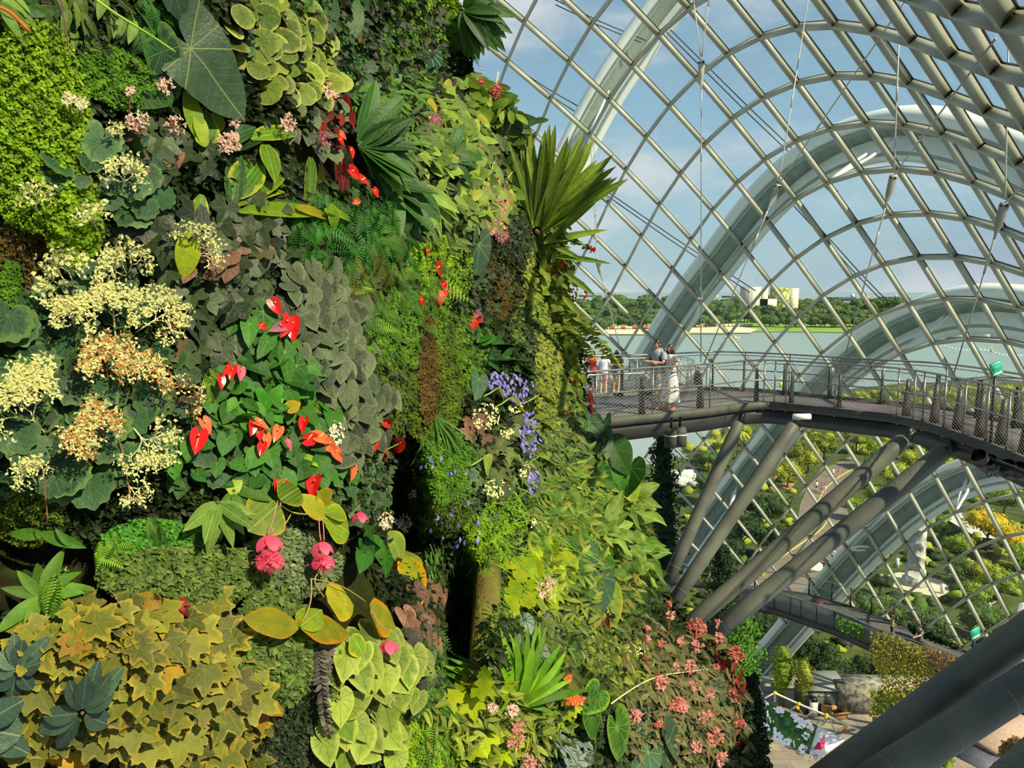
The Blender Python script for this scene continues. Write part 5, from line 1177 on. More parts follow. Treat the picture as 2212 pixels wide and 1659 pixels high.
def big_leaf(root,tpl,mat,base,tip,width=None,off=(.12,.2),curl=.15,roll=0,petiole=None,pmat=None,cup=0,wave=0,name='leaf',up=.3,face=None,rnd=None):
    """one leaf from its base pixel to its tip pixel on the wall"""
    a,n0=onp(base,off[0]); b,_=onp(tip,off[1]); L=np.linalg.norm(b-a); Y=(b-a)/L
    N=n0+up*np.array([.1,-.1,1.]) if face is None else np.array(face,float); N=unit(N-Y*(N@Y)); X=np.cross(Y,N)
    if roll: c,s=math.cos(math.radians(roll)),math.sin(math.radians(roll)); X,N=X*c+N*s,N*c-X*s
    T,Fc,UV=TPL[tpl]; T=T.copy()
    ymax=T[:,1].max(); wmax=np.abs(T[:,0]).max(); k=1.0/ymax
    wk=k if width is None else width/2*pxm(*base)/L/wmax
    T=T*np.array([wk,k,k]); 
    mb=MB(); mb.leaves(T,Fc,UV,a[None],X[None],Y[None],N[None],L*(1+.12*curl),np.array([RNG.random()*.7 if rnd is None else rnd]),curl,wave,cup)
    lf=mb.build(name,mat,root,smooth=True)
    if petiole is not None:
        c,_=onp(petiole,.0); q=MB(); mid=(a+c)/2+n0*.03+np.array([0,0,-.02]); q.tube(smooth_path([c,mid,a],10),np.linspace(.004,.0028,10)*max(1,pxm(*base)*F/3),7); q.build('petiole',pmat or M_stemg,root,True)
    return lf
M_stemg=mat_plain('stem_green',(120,150,60),(96,128,48),.5); M_stemr=mat_plain('stem_red',(150,84,66),(120,60,48),.5); M_stemb=mat_plain('stem_brown',(126,98,66),(92,70,48),.8); M_stemp=mat_plain('stem_pale',(212,206,150),(196,186,130),.5)
# ---------------------------------------------------------------- palettes
L_maid=leafmat('maidenhair',(74,122,6),(168,212,30),rough=.6,trans=.4)
L_maid2=leafmat('maidenhair_mid',(54,108,12),(118,176,34),rough=.6,trans=.4)
L_maidb=leafmat('maidenhair_brown',(70,56,26),(124,100,46),c3=(120,150,40),rough=.8,trans=.3)
L_maido=leafmat('maidenhair_olive',(34,56,10),(120,146,36),c3=(110,80,44),rough=.7,trans=.35)
L_fern=leafmat('fern_dark',(34,96,28),(84,160,54),rough=.5,trans=.3)
L_fernb=leafmat('fern_bright',(110,178,30),(160,214,60),vein=(190,230,120),rough=.5,trans=.4)
L_fernm=leafmat('fern_mid',(58,112,26),(110,160,50),rough=.5,trans=.35)
L_ferno=leafmat('fern_olive',(84,100,30),(136,150,56),c3=(150,112,50),rough=.6,trans=.3)
L_ivy=leafmat('lobed_dark',(34,54,28),(78,96,56),(128,146,104),'rad',dv=52,c3=(150,108,84),spec=.5,rough=.38,trans=.15,vw=.012,vamt=.5)
L_dkbeg=leafmat('begonia_dark',(28,62,38),(66,108,66),(118,160,100),'rad',dv=30,rough=.45,trans=.2,vw=.012,vamt=.45,edge=(96,128,60))
L_peltate=leafmat('peltate_olive',(62,96,26),(146,172,58),(74,100,36),'rad',dv=40,c3=(196,196,70),edge=(186,196,88),back=(132,52,34),rough=.45,vw=.014,vamt=.5)
L_grey=leafmat('begonia_grey',(46,60,42),(104,120,82),(50,66,44),'rad',dv=30,rough=.45,spec=.35,trans=.15,vw=.014,vamt=.4,edge=(108,120,84),back=(104,54,42))
L_anth=leafmat('anthurium_green',(30,88,22),(72,138,38),(140,190,80),'rad',dv=45,rough=.4,spec=.35,trans=.25,vw=.012,vamt=.6,c3=(168,190,60))
L_blue=leafmat('anthurium_blue',(72,108,80),(84,120,86),(150,180,96),'rad',dv=45,rough=.4,spec=.5,trans=.25,vw=.012,vamt=.85)
L_maple=leafmat('maple_begonia',(72,84,26),(146,150,50),(176,186,80),'rad',dv=52,c3=(206,150,28),edge=(178,160,48),back=(120,52,36),rough=.5,trans=.28,vw=.012,vamt=.6)
L_lime=leafmat('maple_lime',(140,186,12),(214,232,34),(226,236,90),'rad',dv=52,rough=.5,trans=.45,vw=.012,vamt=.5)
L_ging=leafmat('ginger_leaf',(70,128,22),(140,182,36),(176,206,70),'par',edge=(196,200,44),rough=.35,spec=.45,trans=.4,vw=.01)
L_glime=leafmat('ginger_lime',(130,180,20),(196,216,40),(214,228,100),'par',rough=.35,trans=.45,vw=.01)
L_dstrap=leafmat('strap_dark',(22,66,20),(62,116,34),(106,150,60),'par',c3=(150,190,60),rough=.35,spec=.5,trans=.25,vw=.008)
L_rho=leafmat('leathery_bluegreen',(46,72,58),(82,110,84),(150,170,120),'pin',rough=.32,spec=.6,trans=.1,vw=.012,vamt=.5,sp=.15)
L_medb=leafmat('medinilla_bush_leaf',(66,112,30),(160,190,62),(170,196,90),'par',c3=(206,190,60),rough=.4,trans=.3,vw=.014,vamt=.5)
L_medi=leafmat('medinilla_leaf',(104,150,30),(160,190,44),(196,216,100),'par',edge=(224,196,40),rough=.4,trans=.35,vw=.014)
L_mediy=leafmat('medinilla_yellow',(176,186,40),(222,196,40),(150,180,60),'par',edge=(250,170,20),rough=.4,trans=.4,vw=.014)
L_under=leafmat('under_leaf',(12,26,8),(58,84,28),c3=(120,140,50),rough=.5,trans=.2)  # undergrowth greens darkened to carry the shade in the gaps
L_small=leafmat('small_leaf',(24,52,18),(122,152,60),(150,178,90),'pin',rough=.4,trans=.25,vw=.02,vamt=.35)
L_smallg=leafmat('small_leaf_grey',(60,84,56),(128,150,92),c3=(196,200,140),rough=.4,trans=.25)
L_vine=leafmat('vine_leaf',(92,124,34),(178,192,66),(200,206,110),'pin',c3=(212,168,60),rough=.45,trans=.35,vw=.02,vamt=.35)
L_vined=leafmat('vine_dark',(12,22,8),(50,70,24),rough=.45,trans=.25)  # darkened so the shade between plants is held in the leaf colour
L_clov=leafmat('clover',(48,128,24),(104,180,48),rough=.5,trans=.35)
L_pale=leafmat('begonia_pale',(110,148,40),(176,200,74),(84,124,40),'rad',dv=36,rough=.45,trans=.35,vw=.016,vamt=.55,back=(150,70,50),edge=(190,206,90))
L_bop=leafmat('banana_leaf',(30,92,24),(72,136,34),(160,200,80),'pin',rough=.28,spec=.55,trans=.3,vw=.012,sp=.07,vamt=.5)
L_bopy=leafmat('banana_leaf_pale',(132,164,60),(166,190,74),(190,206,120),'pin',edge=(196,180,60),rough=.35,trans=.35,vw=.012,sp=.08,vamt=.45)
L_spiky=leafmat('spiky_leaf',(96,140,34),(160,186,60),(190,206,100),'par',rough=.35,spec=.4,trans=.35,vw=.006)
L_grass=leafmat('grass_green',(40,92,24),(96,146,46),rough=.5,trans=.3)
L_grassb=leafmat('grass_lime',(84,156,18),(150,206,40),rough=.4,trans=.4)
L_dry=leafmat('dry_leaf',(112,78,66),(166,124,100),(90,60,50),'rad',dv=36,rough=.7,trans=.2,vw=.02)
L_greyvine=leafmat('grey_vine',(64,58,60),(120,114,104),rough=.7,trans=.1)  # withered grey; on the hanging strands it stands in for the medinilla leaves' shadow
L_red=leafmat('red_leaf',(92,22,20),(160,44,36),(220,90,70),'pin',rough=.4,trans=.35,vw=.02)
L_silver=leafmat('silver_begonia',(150,172,150),(120,146,126),(30,44,34),'rad',dv=36,rough=.35,spec=.5,trans=.1,vw=.035,vamt=.95)
L_silverb=leafmat('silver_blue',(96,120,112),(150,170,156),(24,34,32),'rad',dv=36,rough=.35,spec=.5,trans=.1,vw=.04,vamt=.95)
L_angel=leafmat('angelwing',(70,92,48),(132,140,84),(150,70,50),'pin',c3=(160,50,40),rough=.45,trans=.2,back=(150,40,34),vw=.02)
L_spot=leafmat('spotted',(30,60,30),(50,80,40),spot=(230,236,220),rough=.4,trans=.1)
L_hart=leafmat('hartstongue',(96,150,50),(168,200,84),(190,216,120),'par',rough=.4,trans=.4,vw=.012)
F_cream=flowermat('cream',(206,210,120),(240,240,178)); F_white=flowermat('whiteflower',(222,220,170),(246,242,212)); F_orng=flowermat('orangebract',(176,110,50),(220,170,96))
F_pink=flowermat('blush',(226,176,160),(246,222,206)); F_coral=flowermat('coral',(216,96,90),(246,160,150)); F_mauve=flowermat('mauve',(150,84,100),(196,126,140)); F_mauvel=flowermat('mauve_light',(206,130,130),(236,176,160))
F_hot=flowermat('hotpink',(226,60,96),(248,110,140)); F_red=flowermat('spathe_red',(206,24,26),(236,46,40),.25,.25); F_ora=flowermat('spathe_orange',(236,100,56),(246,140,80),.3,.3); F_vio=flowermat('violet',(104,94,190),(150,140,224)); F_yel=flowermat('spadix',(236,206,90),(246,232,150)); F_pod=flowermat('pod_orange',(220,120,50),(240,160,90))
def rosette(name,label,cat,tpl,mat,cx,cy,n,px,a0=0,a1=360,out=.5,off=.05,curl=.5,base=4,group=None,wave=0,sz=.25,jit=.15,up=.3):
    root=plant_root(name,cx,cy,label,cat,group); T,Fc,UV=TPL[tpl]
    ang=np.linspace(a0,a1,n)+RNG.normal(size=n)*8; u=cx+np.cos(np.radians(ang))*base; v=cy-np.sin(np.radians(ang))*base
    pos,nrm=WP(u,v,np.full(n,off)); X,Y,N=frames(nrm,ang,out*(.3+1.2*RNG.random(n)),up,jit); sc=px*pxm(u,v)*(1-sz+2*sz*RNG.random(n))
    mb=MB(); mb.leaves(T,Fc,UV,pos,X,Y,N,sc,RNG.random(n),curl*(.3+1.3*RNG.random(n)),wave,0); mb.build('foliage',mat,root,smooth=True)
    q=MB(); a,_=onp((cx,cy),-.05); b,_=onp((cx,cy),off+.01); q.tube([a,b],.008*max(1,px*pxm(cx,cy)*4),7); q.build('crown',M_stemb,root)
    return root
def bracts(mb,c,nrm,r,n,tpl='drop',rr=None):
    """a small cluster of little petals round each centre"""
    m=len(c); T,Fc,UV=TPL[tpl]; pos=np.repeat(c,n,0); nn=np.repeat(nrm,n,0); ang=RNG.random(m*n)*360
    X,Y,N=frames(nn,ang,.3+.6*RNG.random(m*n),0,.6); mb.leaves(T,Fc,UV,pos,X,Y,N,(r if np.isscalar(r) else np.repeat(r,n))*(.7+.6*RNG.random(m*n)),np.repeat(RNG.random(m),n)*.6+.4*RNG.random(m*n) if rr is None else rr,.1)
def spray(label,base,tip,wpx,nlev=5,off=(.02,.30),mat=None,stem=None,bpx=8,dens=3,cat='flower spray',name='begonia_flower_spray',two=None,group=None):
    """wiry forking stalk carrying many small bracts"""
    root=plant_root(name,base[0],base[1],label,cat,group); A=np.array(base,float); B=np.array(tip,float); L=np.linalg.norm(B-A); d=(B-A)/L; sd=np.array([-d[1],d[0]])
    st=MB(); ends=[]; 
    def seg(p,q,o0,o1,r):
        a,_=onp(p,o0); b,_=onp(q,o1); m=(np.array(p)+q)/2+RNG.normal(size=2)*L*.02; c,_=onp(m,(o0+o1)/2+.004); st.tube([a,c,b],r,4,cap=False)
    k=pxm(*A)
    def rec(p,ang,l,lev,o,r):
        dd=np.array([math.cos(ang),math.sin(ang)]); q=p+dd*l; o2=min(off[1],o+.035*RNG.random()+.01); seg(p,q,o,o2,max(r,.0006))
        if lev>=2: ends.append((q,o2))
        if lev<nlev:
            for s in (-1,1):
                if lev>1 and RNG.random()<.08: continue
                rec(q,ang+s*(.5+.5*RNG.random())*(.9 if lev else .6)*wpx/L*1.3+RNG.normal()*.15,l*(.62+.25*RNG.random()),lev+1,o2,r*.75)
    ang=math.atan2(d[1],d[0]); stem0=A+d*L*.42; seg(A,stem0,off[0],off[0]*.5+off[1]*.5,k*2.2)
    for a in (-.5,0,.5): rec(stem0,ang+a*min(1.6,wpx/L*1.6),L*.215,0,off[0]*.5+off[1]*.5,k*1.4)
    st.build('stalk',stem or M_stemp,root)
    dens=max(1,dens-1)
    E_=[q_ for q_ in ends if RNG.random()<.8]
    cc=[];nr=[]
    for q,o in E_:
        for _ in range(dens):
            p_,n_=onp(q+RNG.normal(size=2)*bpx*.9,o+.012*RNG.random()); cc.append(p_); nr.append(n_)
    cc=np.array(cc); nr=np.array(nr); r=bpx*1.15*k
    fb=MB(); 
    if two is not None:
        sel=RNG.random(len(cc))<.35; bracts(fb,cc[~sel],nr[~sel],r,2); fb.build('bracts',mat,root); fb=MB(); bracts(fb,cc[sel],nr[sel],r,2); fb.build('faded_bracts',two,root)
    else: bracts(fb,cc,nr,r,2); fb.build('bracts',mat,root)
    return root
def cluster(label,c,r,mat,n=40,pp=4,px=5,base=None,stem=None,name='flower_cluster',cat='flower',off=.16,tpl='drop',group=None,ry=None):
    pr=nearest_plant(c[0],c[1],('begonia','medinilla_bush'),150) if name in('begonia_flowers','medinilla_flowers') else None
    root=pr or plant_root(name,c[0],c[1],label,cat,group); u,v=disc(n,c[0],c[1],r,ry or r); dm=dome(u,v,c[0],c[1],r*1.05,(ry or r)*1.05)
    k=pxm(*c); p,nn=WP(u,v,off+dm*r*k*.8*RNG.random(n)); mb=MB(); bracts(mb,p,nn,px*k,pp,tpl); fo=mb.build('flower' if pr else 'petals',mat,root)
    if pr: fo['label']=label; root=fo
    if base is not None:
        a,_=onp(base,.0); b,_=onp(c,off); q=MB(); q.tube(smooth_path([a,(a+b)/2+[0,0,.01],b],8),max(.0015,k*1.6),6); 
        for i in range(min(n,14)): q.tube([b,p[i]],max(.0006,k*.5),4,cap=False)
        q.build('stalk',stem or M_stemr,root)
    return root
def anth_flower(u,v,px,ang,mat,label,stalk=None,off=.15,spadix=F_yel,parent=None,face=.5):
    px*=.88; root=nearest_plant(u,v,('anthurium_plant',),1e9); k=pxm(u,v); a=math.radians(ang)
    b=(u-math.cos(a)*px*.35,v+math.sin(a)*px*.35); t_=(u+math.cos(a)*px*.65,v-math.sin(a)*px*.65)
    root=big_leaf(root,'heart',mat,b,t_,width=px*.86,off=(off,off+.02),curl=.15,cup=.2,name='flower',roll=RNG.normal()*22); root['label']=label
    p,n=onp(b,off+.004); e,_=onp((b[0]+(t_[0]-b[0])*.25+2,b[1]+(t_[1]-b[1])*.25-px*.32),off+px*k*.45); q=MB(); q.tube([p,(p+e)/2,e],[.045*px*k,.05*px*k,.03*px*k],8); q.build('spadix',spadix,root,True)
    if stalk: c,_=onp(stalk,.0); q=MB(); q.tube(smooth_path([c,(c+p)/2+n*.02,p],8),max(.0016,k*1.3),6); q.build('stalk',M_stemg,root)
    return root
# ================================================================ ground covers (uncountable)
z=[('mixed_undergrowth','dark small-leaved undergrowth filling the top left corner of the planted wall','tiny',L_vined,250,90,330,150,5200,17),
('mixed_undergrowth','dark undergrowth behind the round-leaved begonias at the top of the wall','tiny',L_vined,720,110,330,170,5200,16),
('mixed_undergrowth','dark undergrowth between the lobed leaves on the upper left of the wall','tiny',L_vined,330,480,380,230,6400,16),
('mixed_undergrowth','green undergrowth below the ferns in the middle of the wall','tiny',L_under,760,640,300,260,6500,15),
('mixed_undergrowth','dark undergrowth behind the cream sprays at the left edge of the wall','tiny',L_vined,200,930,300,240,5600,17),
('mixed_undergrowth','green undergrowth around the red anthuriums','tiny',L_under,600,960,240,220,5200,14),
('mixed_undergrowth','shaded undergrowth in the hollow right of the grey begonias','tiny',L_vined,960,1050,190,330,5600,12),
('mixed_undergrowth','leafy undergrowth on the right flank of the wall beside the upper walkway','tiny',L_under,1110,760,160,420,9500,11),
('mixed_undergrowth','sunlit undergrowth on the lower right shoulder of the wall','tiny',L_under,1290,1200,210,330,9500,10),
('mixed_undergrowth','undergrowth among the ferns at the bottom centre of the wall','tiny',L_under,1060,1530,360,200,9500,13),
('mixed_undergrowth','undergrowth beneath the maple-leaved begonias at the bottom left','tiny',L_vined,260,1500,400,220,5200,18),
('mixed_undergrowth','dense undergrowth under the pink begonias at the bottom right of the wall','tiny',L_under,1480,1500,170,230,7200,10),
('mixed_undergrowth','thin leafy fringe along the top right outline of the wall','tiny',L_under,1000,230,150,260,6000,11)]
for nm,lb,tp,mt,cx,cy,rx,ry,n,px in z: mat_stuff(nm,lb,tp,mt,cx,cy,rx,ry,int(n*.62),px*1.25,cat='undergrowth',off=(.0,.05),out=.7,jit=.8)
for lb,mt,cx,cy,rx,ry,n,px,kw in (
('bright yellow-green maidenhair fern covering the upper left edge',L_maid,70,270,125,230,9500,9,dict(off=(.03,.16))),
('bright maidenhair tongue with rounded leaflets below the upper left fern',L_maid,160,480,60,105,2400,11,dict(off=(.05,.15))),
('mid-green maidenhair slope right of the bright fern, under the green stalk',L_maid2,250,165,130,60,4200,9,dict(rot=25,off=(.02,.1))),
('browning maidenhair patch below the bright fern at the left edge',L_maidb,60,590,90,130,4600,8,{}),
('small green maidenhair island inside the browning patch',L_maid2,22,610,22,50,900,8,dict(off=(.06,.12))),
('lime and brown fern mat at the left under the dark lobed leaves',L_maidb,185,400,60,50,1200,8,{}),
('moss and low fern at the left edge below the dark begonias',L_maido,60,1110,80,70,2200,8,{}),
('feathery fern curtain hanging at the top centre of the wall',L_maid2,900,120,80,130,5200,8,dict(off=(.02,.12))),
('bright feathery fern right of the top centre curtain',L_maid,950,60,60,70,2200,8,dict(off=(.04,.12),rot=35)),
('dark lacy fern left of the top centre leaves',L_fern,745,140,60,90,2200,8,{}),
('green maidenhair mat around the blue-green palmate leaves',L_maid2,860,190,70,80,2800,8,{}),
('bright lime fern left of the long hanging blue-green leaf',L_maid,950,575,75,70,3600,9,dict(off=(.06,.18),rot=20)),
('lush green fern cushion right of the grey begonias',L_maid2,885,700,80,90,4600,9,dict(off=(.04,.14))),
('olive maidenhair column hanging down the centre of the wall',L_maido,930,790,80,170,8000,8,dict(off=(.03,.14))),
('brown dried maidenhair streak down the centre of the hanging column',L_maidb,925,800,22,120,1500,7,dict(off=(.12,.2))),
('green maidenhair draping left of the banana-like leaves',L_maid2,1010,760,50,90,3200,8,dict(off=(.04,.12))),
('dark maidenhair fringe above the shaded hollow',L_maido,850,850,60,90,3000,8,{}),
('maidenhair mound in the shade with small violet flowers',L_maid2,965,1010,70,80,4200,7,dict(off=(.04,.14))),
('olive maidenhair hanging below the shaded mound',L_maido,950,1080,75,80,4200,7,dict(off=(.02,.1))),
('brown roots and moss in the gap above the banana-like leaves',L_maidb,1085,610,45,80,2600,7,{}),
('green fern cushion beneath the violet flowers lower right',L_maid,1090,1120,50,60,2400,7,dict(off=(.04,.12))),
('lime fern patch left of the bright yellow-leaved plant',L_maid,1060,1160,60,60,2400,7,dict(off=(.04,.12))),
('clover-like groundcover under the cream sprays',L_clov,330,1165,110,45,1500,11,dict(off=(.05,.12))),
('small-leaved green creeper cushion left of the pink medinilla flowers',L_small,400,1240,190,65,3600,12,dict(off=(.05,.14))),
('grey-green tiny-leaved creeper right beneath the pink medinilla flowers',L_smallg,625,1215,110,75,3200,10,dict(off=(.04,.12))),
('small-leaved creeper falling left of the grey strand',L_small,590,1400,90,130,5200,12,dict(off=(.05,.16))),
('dark creeper curtain at the bottom left of the pale begonias',L_vined,620,1560,80,110,3400,10,{}),
('bright moss fern at the bottom centre edge',L_maid,930,1610,80,60,3600,8,dict(off=(.04,.12))),
('low green groundcover at the bottom beside the silver begonia',L_vine,1100,1560,100,70,3000,8,{}),
('sunlit small-leaved creeper along the right outline above the people',L_vine,1205,600,75,120,3400,11,dict(off=(.08,.3))),
('yellow-green creeper hanging over the right outline beside the viewing bay',L_vine,1200,810,46,140,3400,10,dict(off=(.06,.2))),
('dark creeper under the spiky plant on the right outline',L_vined,1150,520,80,60,2600,10,dict(off=(.05,.2))),
('green shaded creeper on the right outline below the yellow-green vine',L_small,1190,700,90,70,3000,9,{}),
('mixed climbing foliage below the banana-like leaves on the right outline',L_small,1222,930,50,90,2400,10,dict(off=(.05,.16))),
('fresh green moss fern between the rock column and the grass',L_maid2,1010,1230,40,60,1600,7,{}),
('low red-stemmed groundcover beneath the pale begonias',L_maido,880,1560,60,50,1400,8,{}),
('green fern mat above the bottom lime leaves',L_fernm,960,1480,80,50,2200,9,{})):
    mat_stuff('fern_carpet' if ('fern' in lb or 'maidenhair' in lb or 'moss' in lb) else 'creeper',lb,'fan' if 'maidenhair' in lb or 'fern' in lb or 'moss' in lb or 'clover' in lb else 'tiny',mt,cx,cy,rx,ry,n,px,cat='fern' if ('fern' in lb or 'maidenhair' in lb) else 'groundcover',**kw)
# ================================================================ leafy plants
C=clump
# top left
C('climbing_plant','trailing plant with slim pointed leaves hanging at the very top left','plant','lance',L_small,200,38,120,45,38,52,ang=-85,spread=35,stemmat=M_stemb)
C('climbing_plant','pale lance-leaved shoots in the top left corner','plant','lance',L_hart,45,30,40,32,14,62,ang=-60,spread=50)
C('dark_begonia','dark heart-leaved plant under the trailing shoots top left','plant','heart',L_anth,130,30,50,30,12,40,ang=-90)
rt_=plant_root('green_leaf_stalk',190,0,'long bright green leaf stalk slanting down from the top left to the giant leaf','stalk'); mb=MB(); pts=[onp(q,o)[0] for q,o in (((178,-22),.34),((250,32),.38),((320,72),.38),((378,112),.34))]; mb.tube(smooth_path(pts,16),.0048,10); mb.build('stem',mat_plain('stalk_lime',(150,190,60),(128,172,48),.4),rt_,True)
rt_=plant_root('orange_pod',35,40,'orange curved pod hanging in the top left corner','pod'); mb=MB(); pts=[onp(q,.22)[0] for q in ((-4,14),(20,22),(42,44),(58,66),(70,72))]; mb.tube(smooth_path(pts,14),[.004]+[.006]*11+[.003,.001],8); mb.build('pod',F_pod,rt_,True)
rt_=plant_root('aerial_root',140,110,'grey hanging aerial root with a brown tip over the bright fern','root'); mb=MB(); mb.tube(smooth_path([onp(q,.2)[0] for q in ((125,0),(140,30),(146,90),(152,130))],12),.0028,6); mb.build('root',M_stemb,rt_)
# giant leaves
g=plant_root('giant_anthurium',412,107,'giant blue-green anthurium with a huge arrow-shaped leaf at the top left','plant')
TPL['arrow']=t_polar([(0,1),(10,.82),(25,.55),(45,.40),(70,.33),(100,.33),(130,.42),(150,.60),(158,.58),(166,.4),(174,.12),(180,.06)],40,(.25,.5,.75,1.0),.10)
TPL['arrow'][0][:,2]+=.02*np.sin(TPL['arrow'][0][:,1]*8)
big_leaf(g,'arrow',L_blue,(412,104),(534,256),width=172,off=(.30,.30),curl=.10,petiole=(378,116),up=.1)
big_leaf(g,'heart',L_blue,(375,-20),(400,50),width=78,off=(.26,.24),curl=.1)
big_leaf(g,'heart',L_dkbeg,(348,112),(392,240),width=95,off=(.16,.12),curl=.2)
big_leaf(g,'heart',L_anth,(330,190),(300,225),width=90,off=(.1,.1),curl=.2)
C('round_begonia','round-leaved olive begonia crowding the top of the wall right of the giant leaf','plant','round',L_peltate,610,75,100,80,40,62,ang=-80,spread=45,out=.35,off=(.06,.2),stemmat=M_stemr,curl=.2,up=.45)
C('round_begonia','round-leaved olive begonia with rusty undersides below the topmost leaves','plant','round',L_peltate,650,165,95,65,30,64,ang=-75,spread=45,out=.4,off=(.06,.2),stemmat=M_stemr,curl=.25,up=.4)
C('round_begonia','small dark round-leaved begonia beside the giant leaf tip','plant','round',L_dkbeg,545,110,30,60,10,48,ang=-80,spread=40,off=(.04,.1))
C('begonia_plant','begonia with red-backed dark leaves under the olive round leaves','plant','heart',L_grey,700,270,60,55,26,40,ang=-80,off=(.03,.1),stemmat=M_stemr)
C('red_begonia','dark red drooping begonia leaves above the first anthurium flowers','plant','heart',L_red,725,270,34,50,8,32,ang=-85,spread=30,off=(.06,.14))
C('red_begonia','maroon crinkled leaf pair left of the long orange anthurium flowers','plant','heart',L_red,737,380,10,18,2,34,ang=-90,spread=25,off=(.1,.14))
# top centre large leaves
g=plant_root('bird_nest_plant',800,50,'broad glossy green leaves arching over the top centre of the wall','plant')
for b,t_,w in (((760,-20),(745,90),74),((770,-25),(800,70),60),((800,-20),(840,60),50),((830,10),(880,70),40),((790,60),(818,138),44),((860,-10),(905,30),34),((720,-10),(690,70),56),((835,70),(815,130),30),((775,20),(752,60),50)): big_leaf(g,'broad',L_dstrap,b,t_,w,off=(.12,.16),curl=.3,wave=.03)
for a_,b_,w in (((770,70),(792,118),22),): big_leaf(g,'broad',L_mediy,a_,b_,w,off=(.16,.18))
# dark green rosette of broad straps
rosette('strap_rosette','dark green rosette of broad arching straps in the upper middle','plant','lance',L_dstrap,775,315,30,125,-70,75,out=.5,off=.06,curl=.55)
rosette('strap_rosette','lower dark green straps hanging below the upper middle rosette','plant','lance',L_dstrap,840,400,20,115,-95,-10,out=.5,off=.05,curl=.5)
rosette('strap_rosette','thin strap leaves hanging below the rosette towards the lime fern','plant','lance',L_hart,900,400,16,95,-110,-30,out=.4,off=.06,curl=.5)
rosette('strap_rosette','small dark straps left of the mauve flower column','plant','lance',L_dstrap,960,340,14,80,-60,60,out=.5,off=.06,curl=.5)
C('strap_fern','slim hanging strap leaves above the lime fern','plant','lance',L_hart,905,455,60,40,22,46,ang=-80,spread=30)
C('palmate_plant','blue-green palmate leaves in the upper middle','plant','ivy',L_blue,815,165,34,30,9,46,ang=-60,spread=80,off=(.06,.14))
C('ivy_plant','mid-green cut leaves below the blue-green palmate leaves','plant','ivy',L_fernm,860,240,70,40,34,32,ang=-70,spread=70)
# ginger big leaves
g=plant_root('ginger_plant',480,450,'ginger with long lime-edged green leaves in the upper left centre','plant')
for b,t_,w,mt,o,c in (((500,430),(575,320),70,L_ging,.22,.3),((505,440),(640,330),62,L_ging,.24,.25),((500,445),(695,330),60,L_ging,.2,.3),((470,330),(600,262),48,L_dstrap,.18,.2),((480,310),(555,262),44,L_dstrap,.16,.2),((540,300),(662,268),40,L_ging,.2,.2),((573,312),(598,385),42,L_ging,.3,.1),((670,340),(676,440),26,L_ging,.28,.3),((500,445),(520,300),46,L_dstrap,.14,.2),((440,330),(450,230),56,L_ging,.2,.2)): big_leaf(g,'lance' if w<56 else 'broad',mt,b,t_,w,off=(.08,o),curl=c,wave=.04)
g=plant_root('ginger_plant',415,240,'lime-yellow upright ginger leaf below the giant arrow leaf','plant')
big_leaf(g,'broad',L_glime,(428,300),(405,182),40,off=(.16,.22),curl=.1); big_leaf(g,'broad',L_glime,(430,290),(445,315),30,off=(.18,.2)); big_leaf(g,'broad',L_glime,(465,290),(470,235),36,off=(.1,.14)); big_leaf(g,'broad',L_glime,(425,245),(445,310),30,off=(.2,.22))
g=plant_root('ginger_plant',700,455,'long folded lime leaf lying across the ferns in the upper middle','plant')
big_leaf(g,'broad',L_glime,(516,458),(722,452),40,off=(.16,.26),curl=.08,wave=.05); big_leaf(g,'broad',L_ging,(715,440),(730,494),28,off=(.27,.24),curl=.3); big_leaf(g,'lance',L_glime,(700,455),(782,476),24,off=(.22,.2)); big_leaf(g,'lance',L_mediy,(640,450),(720,466),26,off=(.18,.24))
g=plant_root('ginger_plant',425,470,'hanging lime strap leaf with a pale tip left of centre','plant')
big_leaf(g,'broad',L_ging,(436,420),(424,510),36,off=(.14,.16)); big_leaf(g,'broad',L_glime,(408,498),(402,602),50,off=(.2,.22),curl=.15)
# dark lobed ivy-like plants
C('lobed_begonia','dark grey-green lobed begonia left of the ginger leaves','plant','ivy',L_ivy,365,335,95,55,34,56,ang=-90,spread=60,off=(.05,.16),stemmat=M_stemb)
C('lobed_begonia','dark lobed begonia hanging around the lime strap leaf','plant','ivy',L_ivy,390,560,110,90,46,66,ang=-95,spread=45,off=(.04,.16),stemmat=M_stemb)
C('lobed_begonia','dark lobed begonia in the shade between the ginger and the grey begonias','plant','ivy',L_ivy,530,520,75,95,34,66,ang=-95,spread=40,off=(.04,.16),stemmat=M_stemb)
C('lobed_begonia','dark lobed begonia above the red anthurium leaves','plant','ivy',L_ivy,510,660,80,75,30,60,ang=-95,spread=40,off=(.04,.14))
C('lobed_begonia','dark lobed begonia below the lime strap leaf towards the cream sprays','plant','ivy',L_ivy,430,730,70,90,30,62,ang=-90,spread=50,off=(.03,.12))
C('dry_leaf','curled pinkish dry leaf on the upper dark lobed begonia','leaf','heart',L_dry,365,345,16,12,3,40,ang=10,off=(.14,.18),stems=False)
C('dry_leaf','curled pinkish dry leaves just below and beside the lime strap leaf','leaf','heart',L_dry,450,575,60,30,6,44,ang=-100,off=(.16,.2),stems=False)
